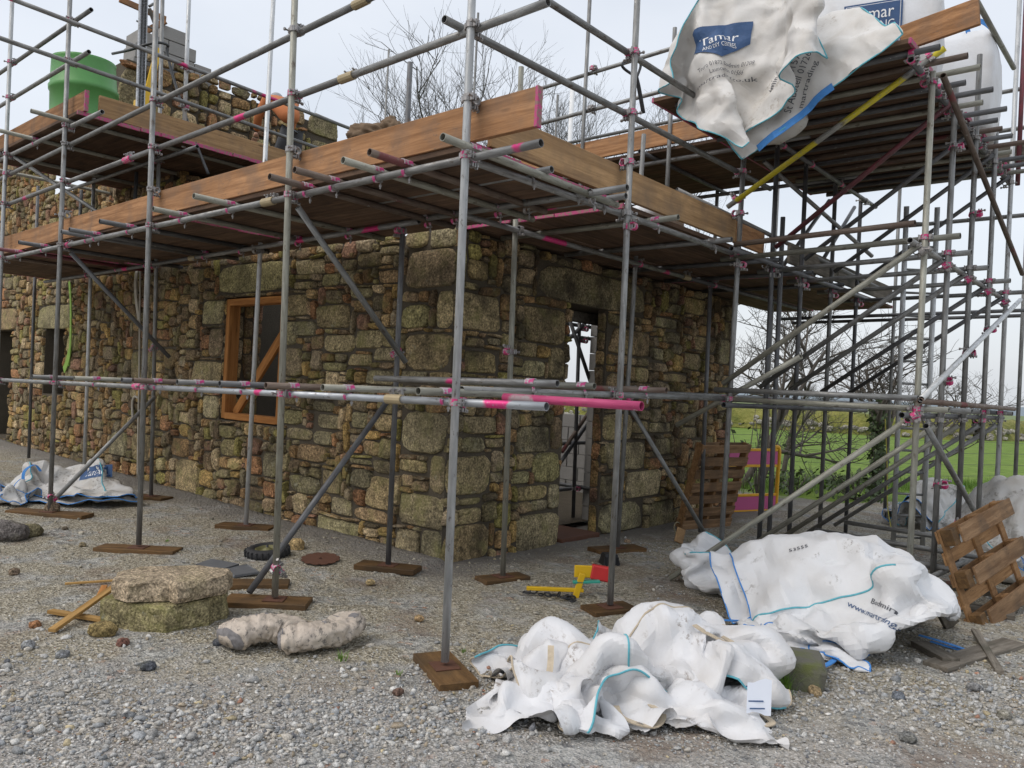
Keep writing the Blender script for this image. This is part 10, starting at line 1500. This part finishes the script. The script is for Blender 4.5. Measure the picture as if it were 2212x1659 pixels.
branch_tree('hedge_tree', dist_pt(1905, 14), 3.9, 1.4, 3, 'ivy clad bare thorn tree behind the ladder', 'bark', 5, (.05, .0), .085, split=.45, kids=3, group='bare hedge growth', ang=.75); branch_tree('hedge_tree', dist_pt(2000, 17), 3.2, 1.4, 14, 'low bare thorn tree right of the ivy clad one', 'bark', 5, (.15, .1), .05, kids=3, group='bare hedge growth', ang=.75)
def leafy(name, p, rad, h, n_, label, cat='shrub', sz=.045, mat='leaf', stem=True, group=None):
    v, f = [], []
    for k in range(n_):
        d = Vector((random.gauss(0, 1), random.gauss(0, 1), random.gauss(0, 1))).normalized() * random.random() ** .45; q = Vector((d.x * rad, d.y * rad, (d.z * .5 + .5) * h)); q += Vector((mnoise.noise(q * 2), mnoise.noise(q * 2 + Vector((4, 0, 0))), 0)) * rad * .5; s = sz * random.uniform(.6, 1.4); a = Vector((random.gauss(0, 1), random.gauss(0, 1), random.gauss(0, 1))).normalized(); b_ = a.orthogonal().normalized() * s; a = a * s * .6; o_ = len(v); v += [q - b_, q + a, q + b_, q - a]; f.append([o_, o_ + 1, o_ + 2, o_ + 3])
    r_ = thing(name, label, cat, p, group); link('foliage', mesh('foliage', v, f, mat), r_, T(p))
    if stem:
        st_ = []
        for k in range(14): g_ = random.uniform(0, 6.28); e = Vector((math.cos(g_) * rad * random.random(), math.sin(g_) * rad * random.random(), h * random.uniform(.6, 1.15))); st_.append(tubepath([Vector((0, 0, 0)), e * .5 + Vector((random.uniform(-.1, .1), random.uniform(-.1, .1), 0)), e], .012, 4, taper=[1, .8, .4]))
        link('stems', mesh('stems', *joinm(st_), 'bark'), r_, T(p))
leafy('ivy', dist_pt(1903, 13.9), .2, 1.9, 700, 'dark ivy wrapped round the thorn tree trunk behind the ladder', 'ivy', .05); leafy('hedge_shrub', dist_pt(1648, 13.5), .7, 1.6, 80, 'sparse leafy shrub behind the pink barrier', 'shrub', .045, group='hedge shrubs'); leafy('hedge_shrub', dist_pt(1735, 14.5), .8, .5, 160, 'low leafy bramble at the field edge behind the tower', 'shrub', .05, group='hedge shrubs'); leafy('hedge_shrub', dist_pt(1860, 14), .8, .6, 260, 'low leafy bramble left of the thick fence post', 'shrub', .05, group='hedge shrubs')
for k_, (px, D, s) in enumerate(((1690, 70, 3.), (1770, 75, 3.2), (1650, 90, 4), (1960, 110, 4), (1730, 120, 5))): branch_tree('far_tree', dist_pt(px, D), s * 1.15, 1.3, 50 + k_, ['distant bare tree left of the middle tower leg', 'distant bare tree behind the middle tower braces', 'distant bare tree close to the gable corner', 'distant bare tree right of the ladder', 'most distant bare tree on the far hedge'][k_], 'bark_far', 5, (0, 0), .12, kids=3, group='distant trees')
# rough grass along the fence line, one mass
v, f = [], []
for k_ in range(7000):
    t = random.random(); c = lerp(fpA, Vector((1.6, 20., 0)), t ** 1.3); q = c + Vector((random.gauss(0, .45), random.gauss(0, .55), 0)); h = random.uniform(.08, .32) * (1 - .4 * t); a = random.uniform(0, 6.28); d = Vector((math.cos(a), math.sin(a), 0)); w = Vector((-d.y, d.x, 0)) * .006; o_ = len(v)
    v += [q - w, q + w, q + d * h * .35 + Vector((0, 0, h)) ]; f.append([o_, o_ + 1, o_ + 2])
tag(link('rough_grass', mesh('rough_grass', v, f, 'grass_blade')), 'rough grass growing along the fence line', 'grass', None, 'stuff')
wp = thing('white_pole', 'slim white pole standing far behind the cottage', 'pole', dist_pt(1205, 20)); tube('pole', dist_pt(1205, 20), dist_pt(1205, 20) + Vector((0, 0, 9.4)), 'white_pole', wp, .06, 10)
